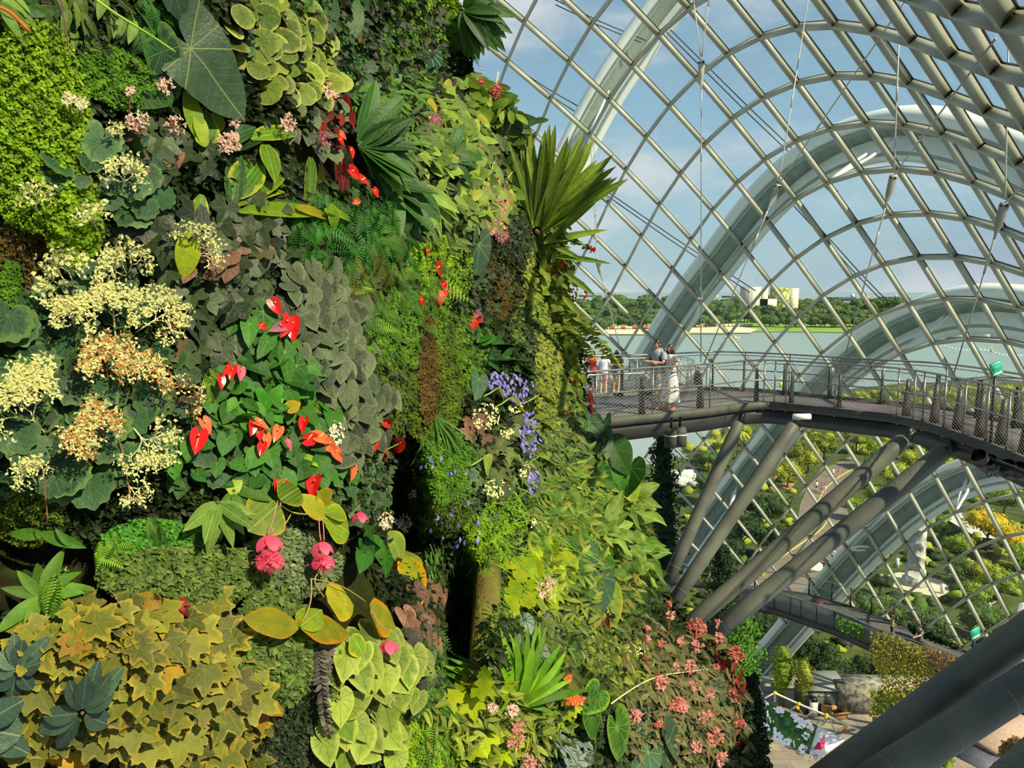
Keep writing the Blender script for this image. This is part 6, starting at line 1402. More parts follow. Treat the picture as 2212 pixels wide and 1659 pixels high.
# dark green begonias (left)
for lb,cx,cy,rx,ry,n,px in (('dark green toothed begonia under the first cream flowers, upper left',250,330,90,40,12,70),('dark green toothed begonia beside the maidenhair tongue',110,370,70,45,9,66),
  ('dark green toothed begonia right of the maidenhair tongue',290,430,70,50,12,66),('dark green toothed begonia at the left edge below the brown fern',60,690,60,60,8,92),
  ('dark green toothed begonia behind the upper cream sprays',240,620,100,90,18,72),('dark green toothed begonia behind the left cream sprays',60,860,80,80,12,88),
  ('dark green toothed begonia behind the lower cream sprays',230,850,110,110,24,74),('large dark green toothed begonia below the cream sprays',190,1010,120,70,20,88),
  ('large dark green toothed begonia at the left edge above the strap fern',60,980,70,70,12,88),('dark green toothed begonia left of the red anthurium clump',380,900,80,90,20,62),
  ('dark green toothed begonia below the first red anthurium pair',470,1000,60,50,12,50)):
    C('toothed_begonia',lb,'plant','scal',L_dkbeg,cx,cy,rx,ry,n,px,ang=-95,spread=55,off=(.04,.16),stemmat=M_stemr)
# cream sprays
for lb,b,t_,w,lv,bp,dn,m2 in (
 ('cream flower spray over the dark begonia, upper left near the green maidenhair',(262,430),(275,350),80,4,7,3,None),
 ('cream flower spray hanging below the lime strap leaf',(360,590),(440,520),60,4,7,3,None),
 ('greenish cream spray at the left edge above the brown fern',(75,480),(80,400),90,3,9,2,None),
 ('thin cream spray arching over the maidenhair tongue',(215,520),(190,440),100,3,9,2,None),
 ('topmost spray of the big cream mass, right of the maidenhair tongue',(300,640),(250,545),100,5,7,3,None),
 ('cream spray reaching left over the brown fern',(190,640),(110,580),80,4,9,3,None),
 ('dense cream spray in the upper middle of the cream mass',(250,740),(240,620),150,6,7,3,None),
 ('cream spray on the right shoulder of the cream mass',(290,720),(385,660),120,5,7,3,None),
 ('cream spray at the left of the cream mass above the big leaf',(170,720),(140,650),80,5,7,3,None),
 ('dense cream spray in the centre of the cream mass',(230,860),(230,740),160,6,7,3,F_orng),
 ('cream and tan spray right of the centre of the cream mass',(300,880),(330,780),120,5,7,3,F_orng),
 ('dense cream spray at the left edge, upper',(90,880),(60,790),130,6,8,3,None),
 ('cream spray at the left edge, lower, above the dark leaves',(110,960),(30,850),110,5,8,3,None),
 ('tan and cream spray below the centre of the cream mass',(240,980),(200,880),150,6,7,3,F_orng),
 ('rust-coloured fading spray at the lower left of the cream mass',(150,1000),(170,930),110,5,7,3,F_orng),
 ('cream spray hanging lower right of the mass towards the red flowers',(270,900),(340,990),110,5,7,3,None),
 ('small greenish spray left of the long bare stalk',(90,1060),(50,1000),80,4,7,3,None),
 ('cream spray beside the first red anthurium pair',(360,880),(430,850),70,4,7,2,F_orng),
 ('small cream spray dangling below the dark begonias',(265,1030),(300,1080),60,3,7,3,None)):
    t_=(b[0]+(t_[0]-b[0])*1.12,b[1]+(t_[1]-b[1])*1.12); spray(lb,b,t_,w*1.35,lv,mat=F_cream,stem=M_stemp if m2 is None else M_stemr,bpx=bp,dens=dn,two=m2,off=(.04,.28))
for lb,b,m_,e in (('long reddish bare stalk bending down below the dark begonias',(85,960),(96,1040),(103,1128)),('thin red stalk crossing the cream mass',(245,900),(275,1020),(282,1085)),('thin brown twig over the dark leaves right of the cream mass',(345,650),(395,700),(350,725))):
    r_=plant_root('bare_stalk',m_[0],m_[1],lb,'stalk'); q=MB(); q.tube(smooth_path([onp(b,.1)[0],onp(m_,.24)[0],onp(e,.26)[0]],12),.0022,6); q.build('stalk',M_stemr,r_)
# blush begonia flowers top left
for lb,c_,r,n,base,mt in (('white flower head on a slim stalk over the bright fern, left of the pair',(148,212),14,40,(163,320),F_white),('white flower head beside the first over the bright fern',(176,224),12,34,(163,318),F_white),
 ('blush begonia flowers at the top of a red stalk under the green stalk',(280,196),9,14,(280,320),F_pink),('blush begonia flowers on the red stalk below the first ones',(296,263),24,40,(279,318),F_pink),
 ('blush begonia flowers in a hanging row left of the ginger',(378,272),22,26,(345,245),F_pink),('blush begonia flowers behind the giant leaf edge',(360,185),18,28,(340,205),F_pink),
 ('blush begonia flowers lying over the giant leaf',(468,196),18,30,(425,275),F_pink),('small blush buds at the top of the stalk on the giant leaf',(458,150),8,12,(452,190),F_pink),
 ('blush begonia flowers at the tip of the giant leaf',(510,260),16,30,(480,300),F_pink),('full blush begonia cluster below the giant leaf tip',(494,308),24,80,(430,318),F_pink),
 ('pale cream flowers on a twig left of the blush row',(250,275),18,26,(240,320),F_cream),('blush cluster under the olive round leaves',(622,265),18,34,(600,290),F_pink),('cream-pink cluster at the right of the olive round leaves',(716,196),18,40,(690,215),F_pink),('brownish seed heads above the dark rosette',(700,300),18,30,(680,330),F_mauve)):
    cluster(lb,c_,r,mt,n,3,7,base=base,stem=M_stemr,name='begonia_flowers',off=.22)
# ferns
def ferns(lb,mt,cx,cy,rx,ry,n,px,tp='lace',ang=-90,spread=50,out=.5,off=(.04,.16),curl=.45,name='fern'):
    if mt is L_fernb or n<14: tp='frond'
    elif n>24:
        r_=C(name,lb,'fern','frond',mt,cx,cy,rx,ry,n//2,px,ang=ang,spread=spread,out=out,off=off,curl=curl,stems=False,up=.4,jit=.2)
        C(name,'','fern',tp,mt,cx,cy,rx,ry,n//2,px,ang=ang,spread=spread,out=out,off=off,curl=curl,stems=False,up=.4,jit=.2,root=r_,part='finer_fronds'); return r_
    return C(name,lb,'fern',tp,mt,cx,cy,rx,ry,n,px,ang=ang,spread=spread,out=out,off=off,curl=curl,stems=False,up=.4,jit=.2)
ferns('dark lacy fern bank in the middle of the wall below the folded lime leaf',L_fern,740,515,100,75,90,84)
ferns('dark lacy fern bank right of the folded lime leaf',L_fern,840,480,60,80,56,80)
ferns('olive fern bank below the dark lacy ferns',L_ferno,780,600,90,50,70,66)
ferns('fern tuft above the grey begonias',L_fern,690,470,60,40,34,60)
ferns('dark fern between the lime fern and the anthurium flowers',L_fern,890,590,40,50,34,60)
ferns('bright fern frond pointing right under the red flowers on the lime fern',L_fernb,945,610,16,14,3,130,ang=-35,spread=8,out=.5)
ferns('bright fern fronds hanging at the right of the lacy fern bank',L_fernb,850,430,30,12,4,70,ang=-30,spread=12)
ferns('small fern frond beside the round begonias, over the grey leaves',L_fernb,770,620,14,8,3,62,ang=-10,spread=10)
ferns('bright fern frond above the upper right of the grey begonias',L_fernb,800,690,16,8,4,82,ang=-25,spread=12,out=.4)
ferns('bright fern fronds fanning over the left of the grey begonias',L_fernb,660,765,18,14,6,86,ang=-15,spread=14,out=.4)
ferns('bright fern fronds hanging right of the grey begonias',L_fernb,815,760,22,18,8,52,ang=-50,spread=40)
ferns('small fern frond over the anthurium leaves',L_fernb,683,870,14,10,3,56,ang=-30,spread=14)
ferns('small fern fronds left of the red cluster anthuriums',L_fernb,462,835,20,30,8,52,ang=-80,spread=30)
ferns('little lime fern right of the first red anthurium pair',L_fernb,485,920,16,10,5,46,ang=-20,spread=30)
ferns('bright lime fern glowing below the clover',L_fernb,243,1185,30,22,16,62,ang=-90,spread=70,out=.6)
ferns('arching pale fern frond at the lower left above the leathery leaves',L_fernb,115,1285,10,24,5,120,ang=-100,spread=14,out=.3)
ferns('mid-green fern fan left of the small strap leaves',L_fernm,335,1145,18,12,9,62,ang=-90,spread=90)
ferns('mid-green fern fan below the anthuriums',L_fernm,445,1140,28,12,10,62,ang=-100,spread=90)
ferns('hanging fern fronds on the rock below the grey dead leaves',L_fernm,945,1420,40,50,22,76,ang=-50,spread=30)
ferns('light fern tuft at the bottom centre',L_fernb,935,1600,26,24,14,66,ang=-80,spread=60)
ferns('bushy fern at the bottom right of the pale begonias',L_fernm,980,1520,50,50,44,58,ang=-60,spread=50)
ferns('feathery buff fern at the bottom centre right',L_ferno,1030,1570,60,24,40,50,ang=-40,spread=50)
ferns('fern with broad fronds in the lower right shoulder',L_fernm,1245,1150,60,40,26,72,ang=-25,spread=35,out=.5)
ferns('fern bank behind the hartstongue on the right shoulder',L_ferno,1320,1150,70,70,60,60,ang=-30,spread=50)
ferns('curled fern fronds left of the lime yellow-leaved plant',L_fernb,1105,1180,24,34,10,56,ang=-100,spread=40)
ferns('green fern fronds among the foliage between the grass tuft and the pink begonias',L_fernm,1275,1420,60,40,30,48,ang=-50,spread=60)
ferns('fern bank on the right shoulder below the hollow-stemmed vines',L_fernm,1180,1080,60,40,50,46,ang=-50,spread=60)
ferns('fern mass between the spotted leaves and the big heart leaves',L_fernm,1360,1270,60,50,50,50,ang=-50,spread=60)
ferns('ladder fern hanging at the top right edge against the glass',L_fernb,1012,105,10,14,3,62,ang=-65,spread=8,tp='frond2') if False else C('ladder_fern','ladder fern hanging at the top right edge against the glass','fern','frond2',L_fernb,1015,90,10,14,4,66,ang=-68,spread=8,stems=False)
ferns('bright fern bank near the top right edge of the wall',L_fernb,985,60,34,40,40,46,ang=-40,spread=40)
ferns('dark fern fronds hanging at the top centre behind the broad leaves',L_fern,680,30,50,50,30,60)
ferns('dark hanging ferns beside the top left lance leaves',L_fern,330,60,40,50,24,70)
# grey begonias
for lb,cx,cy,rx,ry,n,px in (('grey-green heart-leaved begonia, the top of the grey mass',690,620,65,45,26,46),('grey-green heart-leaved begonia on the left of the grey mass',660,690,50,50,20,46),
   ('grey-green heart-leaved begonia on the right of the grey mass',735,680,55,70,32,46),('grey-green heart-leaved begonia in the middle of the grey mass',720,780,70,60,36,46),
   ('grey-green heart-leaved begonia low in the grey mass beside the hollow',775,860,60,70,40,46),('grey-green heart-leaved begonia at the bottom of the grey mass',770,950,60,50,26,42)):
    C('grey_begonia',lb,'plant','heart',L_grey,cx,cy,rx,ry,n,px,ang=-80,spread=40,out=.25,off=(.08,.24),stemmat=M_stemr,curl=.2,up=.3,jit=.15)
C('cut_leaf_begonia','dark cut-leaved plant between the medinilla and the hollow','plant','ivy',L_dkbeg,790,1060,55,60,26,42,ang=-80,spread=50)
C('white_flowers_begonia','small white begonia flowers in front of the lower grey leaves','flower','drop',F_white,728,935,14,26,60,9,stems=False,off=(.2,.26))
# anthurium foliage
for lb,cx,cy,rx,ry,n,px in (('glossy heart-leaved anthurium left of the orange-red twin flowers',560,740,50,60,16,56),('glossy heart-leaved anthurium below the orange-red twin flowers',640,800,50,60,16,58),
  ('glossy anthurium leaves around the orange flowers',600,960,90,70,44,42),('glossy anthurium leaves right of the orange flowers',700,1000,70,60,30,42),
  ('glossy anthurium leaves around the lowest single orange flower',700,920,60,50,18,44),('glossy anthurium leaves below the first red anthurium pair',470,985,70,50,26,38),('glossy anthurium leaves left of the medinilla leaves',560,1040,60,50,24,40),('glossy leaves around the dark red flower cluster',500,850,50,60,22,40),
  ('shiny little anthurium left of the first red pair, low',385,1020,55,40,16,34)):
    C('anthurium_plant',lb,'plant','anth' if px>50 else 'heart',L_anth,cx,cy,rx,ry,n,px,ang=-80,spread=55,out=.35,off=(.05,.18),stemmat=M_stemg,curl=.15,jit=.2)
g=plant_root('arum_plant',650,820,'tall light green arum leaves right of the red cluster anthuriums','plant')
for b,t_,w in (((640,790),(660,862),40),((620,840),(650,880),44),((600,700),(560,760),34),((615,760),(628,838),36)): big_leaf(g,'anth',L_anth,b,t_,w,off=(.16,.22),petiole=(b[0]-10,b[1]+80))
big_leaf(g,'heart',L_mediy,(628,880),(652,868),28,off=(.2,.22))
rosette('basil_plant','bright green basil-like plant in the middle of the anthuriums','plant','broad',L_clov,575,880,14,44,0,360,out=.5,off=.16,curl=.2)
C('basil_leaves','second storey of leaves of the bright basil-like plant','plant','broad',L_clov,560,885,55,42,26,40,ang=-80,spread=80,off=(.12,.2))
# anthurium flowers
AF=[(596,664,34,-60,F_red,'deep pink-red anthurium flower high above the twin orange-red ones',(600,730)),(568,706,20,-20,F_red,'narrow red anthurium flower seen edge-on left of the twins',(575,750)),
(600,708,30,200,F_mauve,'dull maroon anthurium flower touching the twin flowers',(600,760)),(617,706,40,-110,F_red,'left one of the bright orange-red twin anthurium flowers',(615,770)),(632,712,44,-85,F_red,'right one of the bright orange-red twin anthurium flowers, the biggest',(630,780)),
(520,808,26,-90,F_hot,'rose-red anthurium flower, rightmost of the dark red cluster',(520,850)),(500,806,26,-100,F_red,'crimson anthurium flower in the middle of the dark red cluster',(505,850)),(488,800,24,-120,F_red,'crimson anthurium flower at the left of the dark red cluster',(490,850)),(478,826,26,-80,F_red,'red anthurium flower just below the dark red cluster',(480,870)),
(446,921,34,-60,F_ora,'orange-red anthurium flower above the big coral one',(450,960)),(427,955,46,-100,F_red,'big coral-red anthurium flower, the leftmost',(430,1000)),
(545,926,28,-95,F_red,'red anthurium flower left below the bright basil-like plant',(550,960)),(560,936,28,-80,F_red,'red anthurium flower beside the peach one below the basil-like plant',(560,970)),(566,918,40,-20,F_ora,'peach anthurium flower right under the basil-like plant',(570,960)),(598,938,30,-110,F_ora,'peach anthurium flower with darker edge, right of the red pair',(600,980)),(577,952,26,-80,F_ora,'small peach anthurium flower below the red pair',(580,980)),(565,970,26,-100,F_red,'dark red half-hidden anthurium flower below the red pair',(565,1000)),
(655,918,28,-100,F_red,'single dark red anthurium flower right of the basil-like plant',(655,960)),(624,962,24,-60,F_hot,'slim pink anthurium flower over the round glossy leaves',(630,990)),(676,947,36,10,F_red,'flat red anthurium flower seen edge-on, right of centre',(660,990)),(700,948,40,-10,F_ora,'flat orange anthurium flower seen edge-on, beside the flat red one',(680,1000)),
(715,966,34,-50,F_ora,'upper of the three orange anthurium flowers in a slanting row',(690,1000)),(730,984,34,-50,F_ora,'orange anthurium flower in the slanting row, lower one',(700,1010)),(761,1020,34,-90,F_ora,'lone orange anthurium flower at the end of a stalk, lowest right',(720,1030)),
(833,977,34,-80,F_ora,'orange anthurium flower pointing down at the edge of the hollow',(780,985)),(862,967,32,-100,F_red,'red-orange anthurium flower at the tip beside the hollow',(800,985)),(840,916,24,-20,F_red,'small red anthurium flower above the pair at the hollow',(835,940)),(811,965,18,-90,F_red,'tiny red anthurium bud left of the pair at the hollow',(805,990)),
(597,1050,24,-90,F_red,'round red anthurium flower left above the medinilla leaves',(600,1080)),(613,1046,28,60,F_red,'red anthurium flower partly behind the upper medinilla leaf',(620,1080)),(677,1052,42,-100,F_red,'large red anthurium flower behind the pale medinilla leaf',(680,1090)),(743,1160,24,-60,F_red,'red anthurium flower right of the medinilla flowers',(740,1190)),
(742,294,20,-40,F_ora,'small orange anthurium flower, uppermost, left of the dark rosette',(735,320)),(738,306,20,-50,F_red,'small red anthurium flower right under the uppermost one',(735,330)),(760,330,22,-70,F_red,'small red anthurium flower at the left of the dark rosette',(745,350)),
(768,376,32,-40,F_red,'long narrow red anthurium flower below the dark rosette, upper of two',(740,380)),(790,394,32,-30,F_red,'long narrow red anthurium flower below the dark rosette, lower of two',(760,400)),(812,417,20,-60,F_red,'tiny red anthurium flower above the right fern bank',(805,430)),(773,435,18,0,F_ora,'tiny orange anthurium flower above the folded lime leaf',(770,450)),
(950,586,30,-60,F_red,'red anthurium flower on the lime fern, uppermost',(955,620)),(922,548,20,-80,F_red,'tiny red anthurium flower left of the long hanging leaf',(925,570)),(960,620,22,-60,F_red,'small red anthurium flower at the end of the bright frond, top of four',(965,640)),(960,634,22,-90,F_red,'small red anthurium flower second of the four by the bright frond',(965,655)),(983,638,26,-40,F_red,'red anthurium flower at the right of the four by the bright frond',(975,660)),(950,646,28,-80,F_red,'red anthurium flower at the left of the four by the bright frond',(955,670)),(911,653,20,-70,F_red,'dim red anthurium flower left of the four by the bright frond',(915,670)),
(1035,690,30,-60,F_mauve,'dusky pink anthurium flower above the banana-like leaves',(1040,720)),(1024,702,26,-120,F_red,'red anthurium flower left of the dusky pink one',(1030,720)),
(1097,515,22,-40,F_hot,'rose anthurium flower under the mauve flower column',(1100,530)),(1222,888,22,-10,F_ora,'orange anthurium flower right of the pale banana-like leaves',(1225,910)),(1241,905,22,-40,F_hot,'crimson anthurium flower near the walkway end',(1240,920)),(1235,936,20,0,F_red,'dark red anthurium flower below the crimson one near the walkway end',(1235,950)),(1252,952,20,-30,F_ora,'orange-red anthurium flower lowest near the walkway end',(1250,970)),(1260,1010,22,-80,F_ora,'orange anthurium flower on the right flank above the hartstongues',(1262,1030)),(1370,1255,22,-90,F_red,'thin red drooping flower on the right shoulder',(1370,1270)),(1238,1375,0,0,F_red,'',None)]
for u,v,px,ang,mt,lb,stk in AF:
    if px: anth_flower(u,v,px,ang,mt,lb,stk,off=.22 if u<880 else .2)
# medinilla
g=plant_root('medinilla_plant',690,1120,'showy medinilla with big yellow-green leaves, branching stems and hanging pink flowers','plant')
for b,t_,w,mt,c,up in (((600,1090),(545,1140),94,L_medi,.2,.2),((605,1080),(655,1045),66,L_medi,.25,.3),((700,1120),(660,1068),44,L_mediy,.3,.4),((690,1060),(712,1098),50,L_mediy,.2,.2),((698,1116),(768,1148),84,L_medi,.15,.3),((700,1108),(762,1096),48,L_medi,.3,.4),((690,1100),(655,1110),0,L_medi,.2,.3)):
    if w: big_leaf(g,'broad',mt,b,t_,w,off=(.30,.30),curl=c,wave=.02,up=up)
for b,t_,w,mt,c in (((645,1352),(535,1330),66,L_mediy,.1),((648,1352),(766,1358),72,L_mediy,.1),((706,1290),(776,1300),84,L_mediy,.15),((800,1314),(870,1345),84,L_mediy,.2),((760,1372),(792,1418),44,L_medi,.2),((648,1354),(700,1310),60,L_medi,.1)): big_leaf(g,'broad',mt,b,t_,w,off=(.30,.30),curl=c,wave=.05,up=.5,cup=-.25)
q=MB()
for pts,r in ((((603,1088),(628,1112),(690,1110)),.0038),(((628,1112),(600,1160)),.003),(((690,1110),(702,1105)),.003),(((672,1250),(676,1300),(648,1352)),.0036),(((690,1235),(672,1252),(700,1290)),.003),(((672,1250),(740,1262),(790,1300)),.0026)): q.tube(smooth_path([onp(p_,.28)[0] for p_ in pts],12),r,8)
q.build('branches',mat_plain('medi_branch',(150,140,60),(120,96,50),.7),g,True)
def medi_flower(c_,r,top,lb,par=None,small=False):
    root=par; k=pxm(*c_)
    q=MB(); 
    for dx in ((-3,4) if not small else (0,)): q.tube(smooth_path([onp((top[0]+dx,top[1]),.29)[0],onp(((top[0]+c_[0])/2+dx*1.5,(top[1]+c_[1])/2-4),.33)[0],onp((c_[0]+dx,c_[1]-r*.8),.33)[0]],10),.0028 if not small else .0022,7)
    root=q.build('flower',F_mauvel,root,True); root['label']=lb
    T,Fc,UV=TPL['oval']
    tiers=((-.75,6,.75),(-.1,7,.8)) if not small else ((-.2,5,.9),)
    for dy,n,s in tiers:
        ang=np.linspace(0,360,n+1)[:-1]+20*RNG.random(); u=np.full(n,c_[0],float); v=np.full(n,c_[1]+dy*r); pos,nrm=WP(u,v,np.full(n,.34))
        th=np.radians(ang); rt3=np.array([1,.2,0]); fw=unit(CAM-pos[0]); 
        Y=unit(np.cos(th)[:,None]*rt3+np.sin(th)[:,None]*fw*.9+np.array([0,0,-.45])); N=unit(np.array([0,0,1.])-Y*Y[:,2:3]); X=np.cross(Y,N)
        mb=MB(); T2=T*np.array([1.5,1,1]); mb.leaves(T2,Fc,UV,pos,X,Y,N,np.full(n,s*r*k),RNG.random(n)*.6+.2,.45,0,-.15); mb.build('bract_whorl',F_hot,root,True)
    if not small:
        m=220; d=unit(RNG.normal(size=(m,3))); p0,_=onp((c_[0],c_[1]+r*.35),.34); pp_=p0+d*np.array([.62,.5,.62])*r*k*(.5+.5*RNG.random(m)[:,None]); mb=MB()
        for a_ in pp_: mb.tube([p0+(a_-p0)*.3,a_],[.0006,.0013],4)
        mb.build('floret_ball',flowermat('coral_pink',(236,70,110),(250,130,140)),root)
medi_flower((581,1195),52,(603,1082),'big hanging pink medinilla flower, left and largest of the pair',g)
medi_flower((696,1202),42,(692,1112),'hanging pink medinilla flower, right one of the pair',g)
medi_flower((778,1112),28,(765,1100),'small closed pink medinilla bloom at the leaf edge on the right',g,True)
medi_flower((840,1392),34,(800,1316),'pink star-like medinilla bloom on a long pink stalk below',g,True)
# variegated & dark hearts right of medinilla
g=plant_root('arrowhead_vine',810,1190,'dark glossy heart leaves right of the medinilla flowers','plant')
for b,t_,w in (((800,1160),(830,1180),44),((790,1175),(812,1220),46),((815,1185),(842,1228),46),((786,1200),(780,1236),40),((830,1200),(838,1240),36)): big_leaf(g,'heart',L_anth,b,t_,w,off=(.18,.2))
g=plant_root('caladium_plant',880,1210,'large pale yellow-edged leaves beside the dark glossy hearts','plant')
big_leaf(g,'broad',L_bopy,(838,1150),(878,1212),62,off=(.22,.22),curl=.2); big_leaf(g,'lance',L_mediy,(878,1205),(908,1290),56,off=(.22,.26),curl=.2); big_leaf(g,'broad',L_bopy,(870,1190),(905,1230),50,off=(.16,.2))
cluster('cream flower head near the hollow, left of two',(835,1125),18,F_white,50,3,6,base=(830,1150),off=.26,name='begonia_flowers'); cluster('cream flower head near the hollow, right of two, below the twig',(873,1132),18,F_white,60,3,6,base=(846,1150),stem=M_stemr,off=.28,name='begonia_flowers'); cluster('tiny pinkish flowers at the tip of a twig over the hollow',(893,1068),9,F_pink,16,3,5,base=(876,1120),stem=M_stemr,off=.3,name='begonia_flowers')
# maple begonias bottom left
for lb,cx,cy,rx,ry,n,px in (('maple-leaved begonia with yellowing tips, top of the bottom left mass',250,1350,110,40,28,68),('maple-leaved begonia on the left of the bottom left mass',130,1400,80,60,22,80),('maple-leaved begonia right of the small leathery shoot',310,1420,90,60,30,70),
   ('maple-leaved begonia at the right side of the bottom left mass',440,1400,80,70,30,72),('maple-leaved begonia in the centre of the bottom left mass',330,1520,100,60,30,78),('maple-leaved begonia at the lower right of the bottom left mass',490,1520,90,80,32,80),
   ('maple-leaved begonia at the bottom edge, left',110,1570,110,70,26,76),('maple-leaved begonia along the bottom edge, middle',300,1620,120,50,30,74),('maple-leaved begonia along the bottom edge, right, beside the creeper',460,1630,100,40,24,74)):
    C('maple_leaf_begonia',lb,'plant','maple',L_maple,cx,cy,rx,ry,n,px,ang=-70,spread=60,out=.3,off=(.06,.22),stemmat=M_stemr,curl=.18,up=.45,jit=.18,sz=.3)
C('red_maple_leaves','few small crimson leaves at the top of the maple-leaved begonias','plant','maple',L_red,375,1315,30,10,4,36,off=(.14,.18),stems=False)
C('red_maple_leaves','small crimson young leaf at the right of the maple-leaved begonias','plant','maple',L_red,488,1482,8,8,2,34,off=(.2,.22),stems=False)
# leathery whorls
def whorl(lb,cx,cy,spec,off=.26):
    g=plant_root('leathery_shrub',cx,cy,lb,'plant')
    for (dx,dy,w) in spec: big_leaf(g,'oval',L_rho,(cx+dx*.12,cy+dy*.12),(cx+dx,cy+dy),w,off=(off,off+.01),curl=.15,up=.15)
    q=MB(); q.tube([onp((cx,cy+6),0)[0],onp((cx,cy),off)[0]],.006,8); q.build('stem',M_stemb,g)
whorl('leathery blue-green shrub shoot in the middle of the maple-leaved begonias',178,1540,((-28,-62,34),(6,-70,36),(52,-72,40),(80,-90,38),(30,-100,36),(60,-40,40),(-86,10,40),(-100,44,42),(-60,86,30),(60,30,44)))
whorl('leathery grey-green shrub at the left edge above the maple leaves',38,1450,((-40,-40,34),(-10,-78,32),(8,-64,34),(62,-70,32),(44,-18,38),(-48,0,34),(-56,40,38),(-18,60,38),(30,40,30)),off=.24)
whorl('big leathery leaves entering at the lower left corner',-50,1570,((90,-52,56),(92,20,88),(112,60,50)),off=.3)
# lower left straps
rosette('strap_fern','strap-leaved fern at the left edge above the leathery shrub','plant','lance',L_fernm,90,1290,12,90,0,360,off=.08,curl=.4)
g=plant_root('hart_tongue','','','') if False else plant_root('hart_tongue_fern',100,1155,'long wavy strap fern leaf lying across the left edge below the dark leaves','plant')
big_leaf(g,'lance',L_fernm,(95,1156),(14,1152),26,off=(.16,.16),wave=.1); big_leaf(g,'lance',L_fernm,(90,1152),(180,1182),28,off=(.16,.16),wave=.1); big_leaf(g,'lance',L_fernm,(150,1180),(120,1140),14,off=(.14,.16))
rosette('spider_plant','light strap leaves hanging below the anthuriums','plant','lance',L_hart,470,1085,10,90,-150,-30,off=.18,curl=.3)
rosette('spider_plant','pale strap leaf tuft left of the medinilla','plant','lance',L_fernm,505,1060,10,70,-140,0,off=.14,curl=.3)
# hanging strands
def strand(lb,pts,mat,px,n,off=.2,name='hanging_vine',tp='oval',stem=M_stemb):
    root=plant_root(name,pts[0][0],pts[0][1],lb,'vine'); pp=np.array([onp(p_,off)[0] for p_ in pts]); path=smooth_path(pp,40); mb=MB(); q=MB(); q.tube(path,.0014,5); q.build('stem',stem,root)
    T,Fc,UV=TPL[tp]; tt=np.linspace(.02,.99,n); P_=np.stack([np.interp(tt,np.linspace(0,1,40),path[:,i]) for i in range(3)],-1); k=pxm(*pts[0])
    nr=unit(CAM-P_); ang=np.where(np.arange(n)%2==0,200,-20)+RNG.normal(size=n)*15; X,Y,N=frames(nr,ang,.35,.6,.25); mb.leaves(T,Fc,UV,P_,X,Y,N,px*k*(1.1-.6*tt),RNG.random(n),.2); mb.build('foliage',mat,root,smooth=True)
strand('strand tinted grey-purple for leaf shadow, hanging below the yellow medinilla leaves',((690,1350),(690,1430),(696,1500),(712,1590)),L_greyvine,22,64)
strand('strand tinted grey-purple for leaf shadow, just right of the first one',((706,1352),(704,1420),(700,1490)),L_greyvine,22,40,off=.17)
for k_,(x0,y0,x1,y1) in enumerate(((560,1360,560,1440),(590,1370,595,1470),(612,1380,604,1490),(640,1360,640,1450),(660,1380,662,1500),(730,1370,722,1470),(720,1400,726,1510),(540,1340,545,1420),(578,1420,585,1500))):
    strand('small-leaved creeper strand left of the grey strand, number %s from the left edge of the fall'%('one two three four five six seven eight nine'.split()[k_]) if False else ['creeper strand hanging first under the left yellow medinilla leaf','creeper strand with pale leaflets under the middle of the yellow leaf','creeper strand with pale leaflets right under the fork of the yellow leaves','short creeper strand between the fork and the grey strand','creeper strand touching the left side of the grey strand','creeper strand touching the right side of the grey strand','long creeper strand between grey strand and pale begonias','leftmost short creeper strand above the maple leaves','creeper strand dropping into the dark right of the maple leaves'][k_],((x0,y0),((x0+x1)/2+2,(y0+y1)/2),(x1,y1)),L_small,17,44,off=.15)
# pale begonias
for lb,cx,cy,rx,ry,n,px in (('pale green heart-leaved begonia below the pink star bloom',850,1450,50,60,18,60),('pale green heart-leaved begonia in the middle, right of the creeper fall',780,1450,60,60,18,62),('pale green heart-leaved begonia at the bottom centre',770,1590,90,60,22,68),('pale green heart-leaved begonia leaves left of the rock',885,1480,40,50,9,52)):
    C('pale_begonia',lb,'plant','heart',L_pale,cx,cy,rx,ry,n,px,ang=-80,spread=45,out=.25,off=(.08,.22),stemmat=M_stemr,curl=.15,up=.3,jit=.15)
C('dead_leaves','grey-brown withered leaves hanging beside the rock column','plant','heart',L_dry,925,1330,42,60,26,44,ang=-95,spread=30,off=(.05,.16),stems=False,curl=.5)
C('dead_leaves','grey withered leaves lower down against the dark trunk','plant','heart',L_greyvine,910,1430,24,60,12,44,ang=-95,spread=30,off=(.04,.1),stems=False,curl=.5)
root=plant_root('mossy_trunk',1048,1370,'mossy brown-green trunk standing in the shaded hollow','trunk'); q=MB(); a_,_=onp((1054,1215),-.1); b_,_=onp((1046,1475),.0); k=pxm(1048,1370); q.tube([a_,a_*.6+b_*.4,b_],[34*k,33*k,36*k],24); tm=NT('moss_trunk'); n_=tm.noise(tm.obj(),6,5); n2_=tm.noise(tm.obj(),30,4); M_mt=tm.bsdf(tm.mix(tm.ramp(n_,.4,.6),lin((92,84,44)),lin((100,112,34))),.9,.1,bump=n2_,bstr=1,bdist=.02); q.build('trunk',M_mt,root,True)
for lb,cx,cy,rx,ry,n,px,a_ in (('hanging green grass curtain at the left of the mossy trunk',970,1260,50,80,170,60,-92),('hanging green grass above the mossy trunk',1040,1250,50,50,90,56,-92),('grass hanging right of the mossy trunk',1110,1330,40,70,90,54,-70),('dark hanging grass low in the shaded hollow',960,1370,40,60,90,56,-92)):
    C('hanging_grass',lb,'grass','blade',L_grass,cx,cy,rx,ry,n,px,ang=a_,spread=22,out=.2,off=(.02,.12),stems=False)
rosette('grass_rosette','spiky dark green rosette in the shade of the central hollow','plant','blade',L_grass,940,900,30,95,-130,-40,out=.3,off=.14,curl=.4)
rosette('lime_grass','fountain of bright green blades at the bottom centre right','plant','strap',L_grassb,1118,1525,70,135,15,165,out=.45,off=.14,curl=.5)
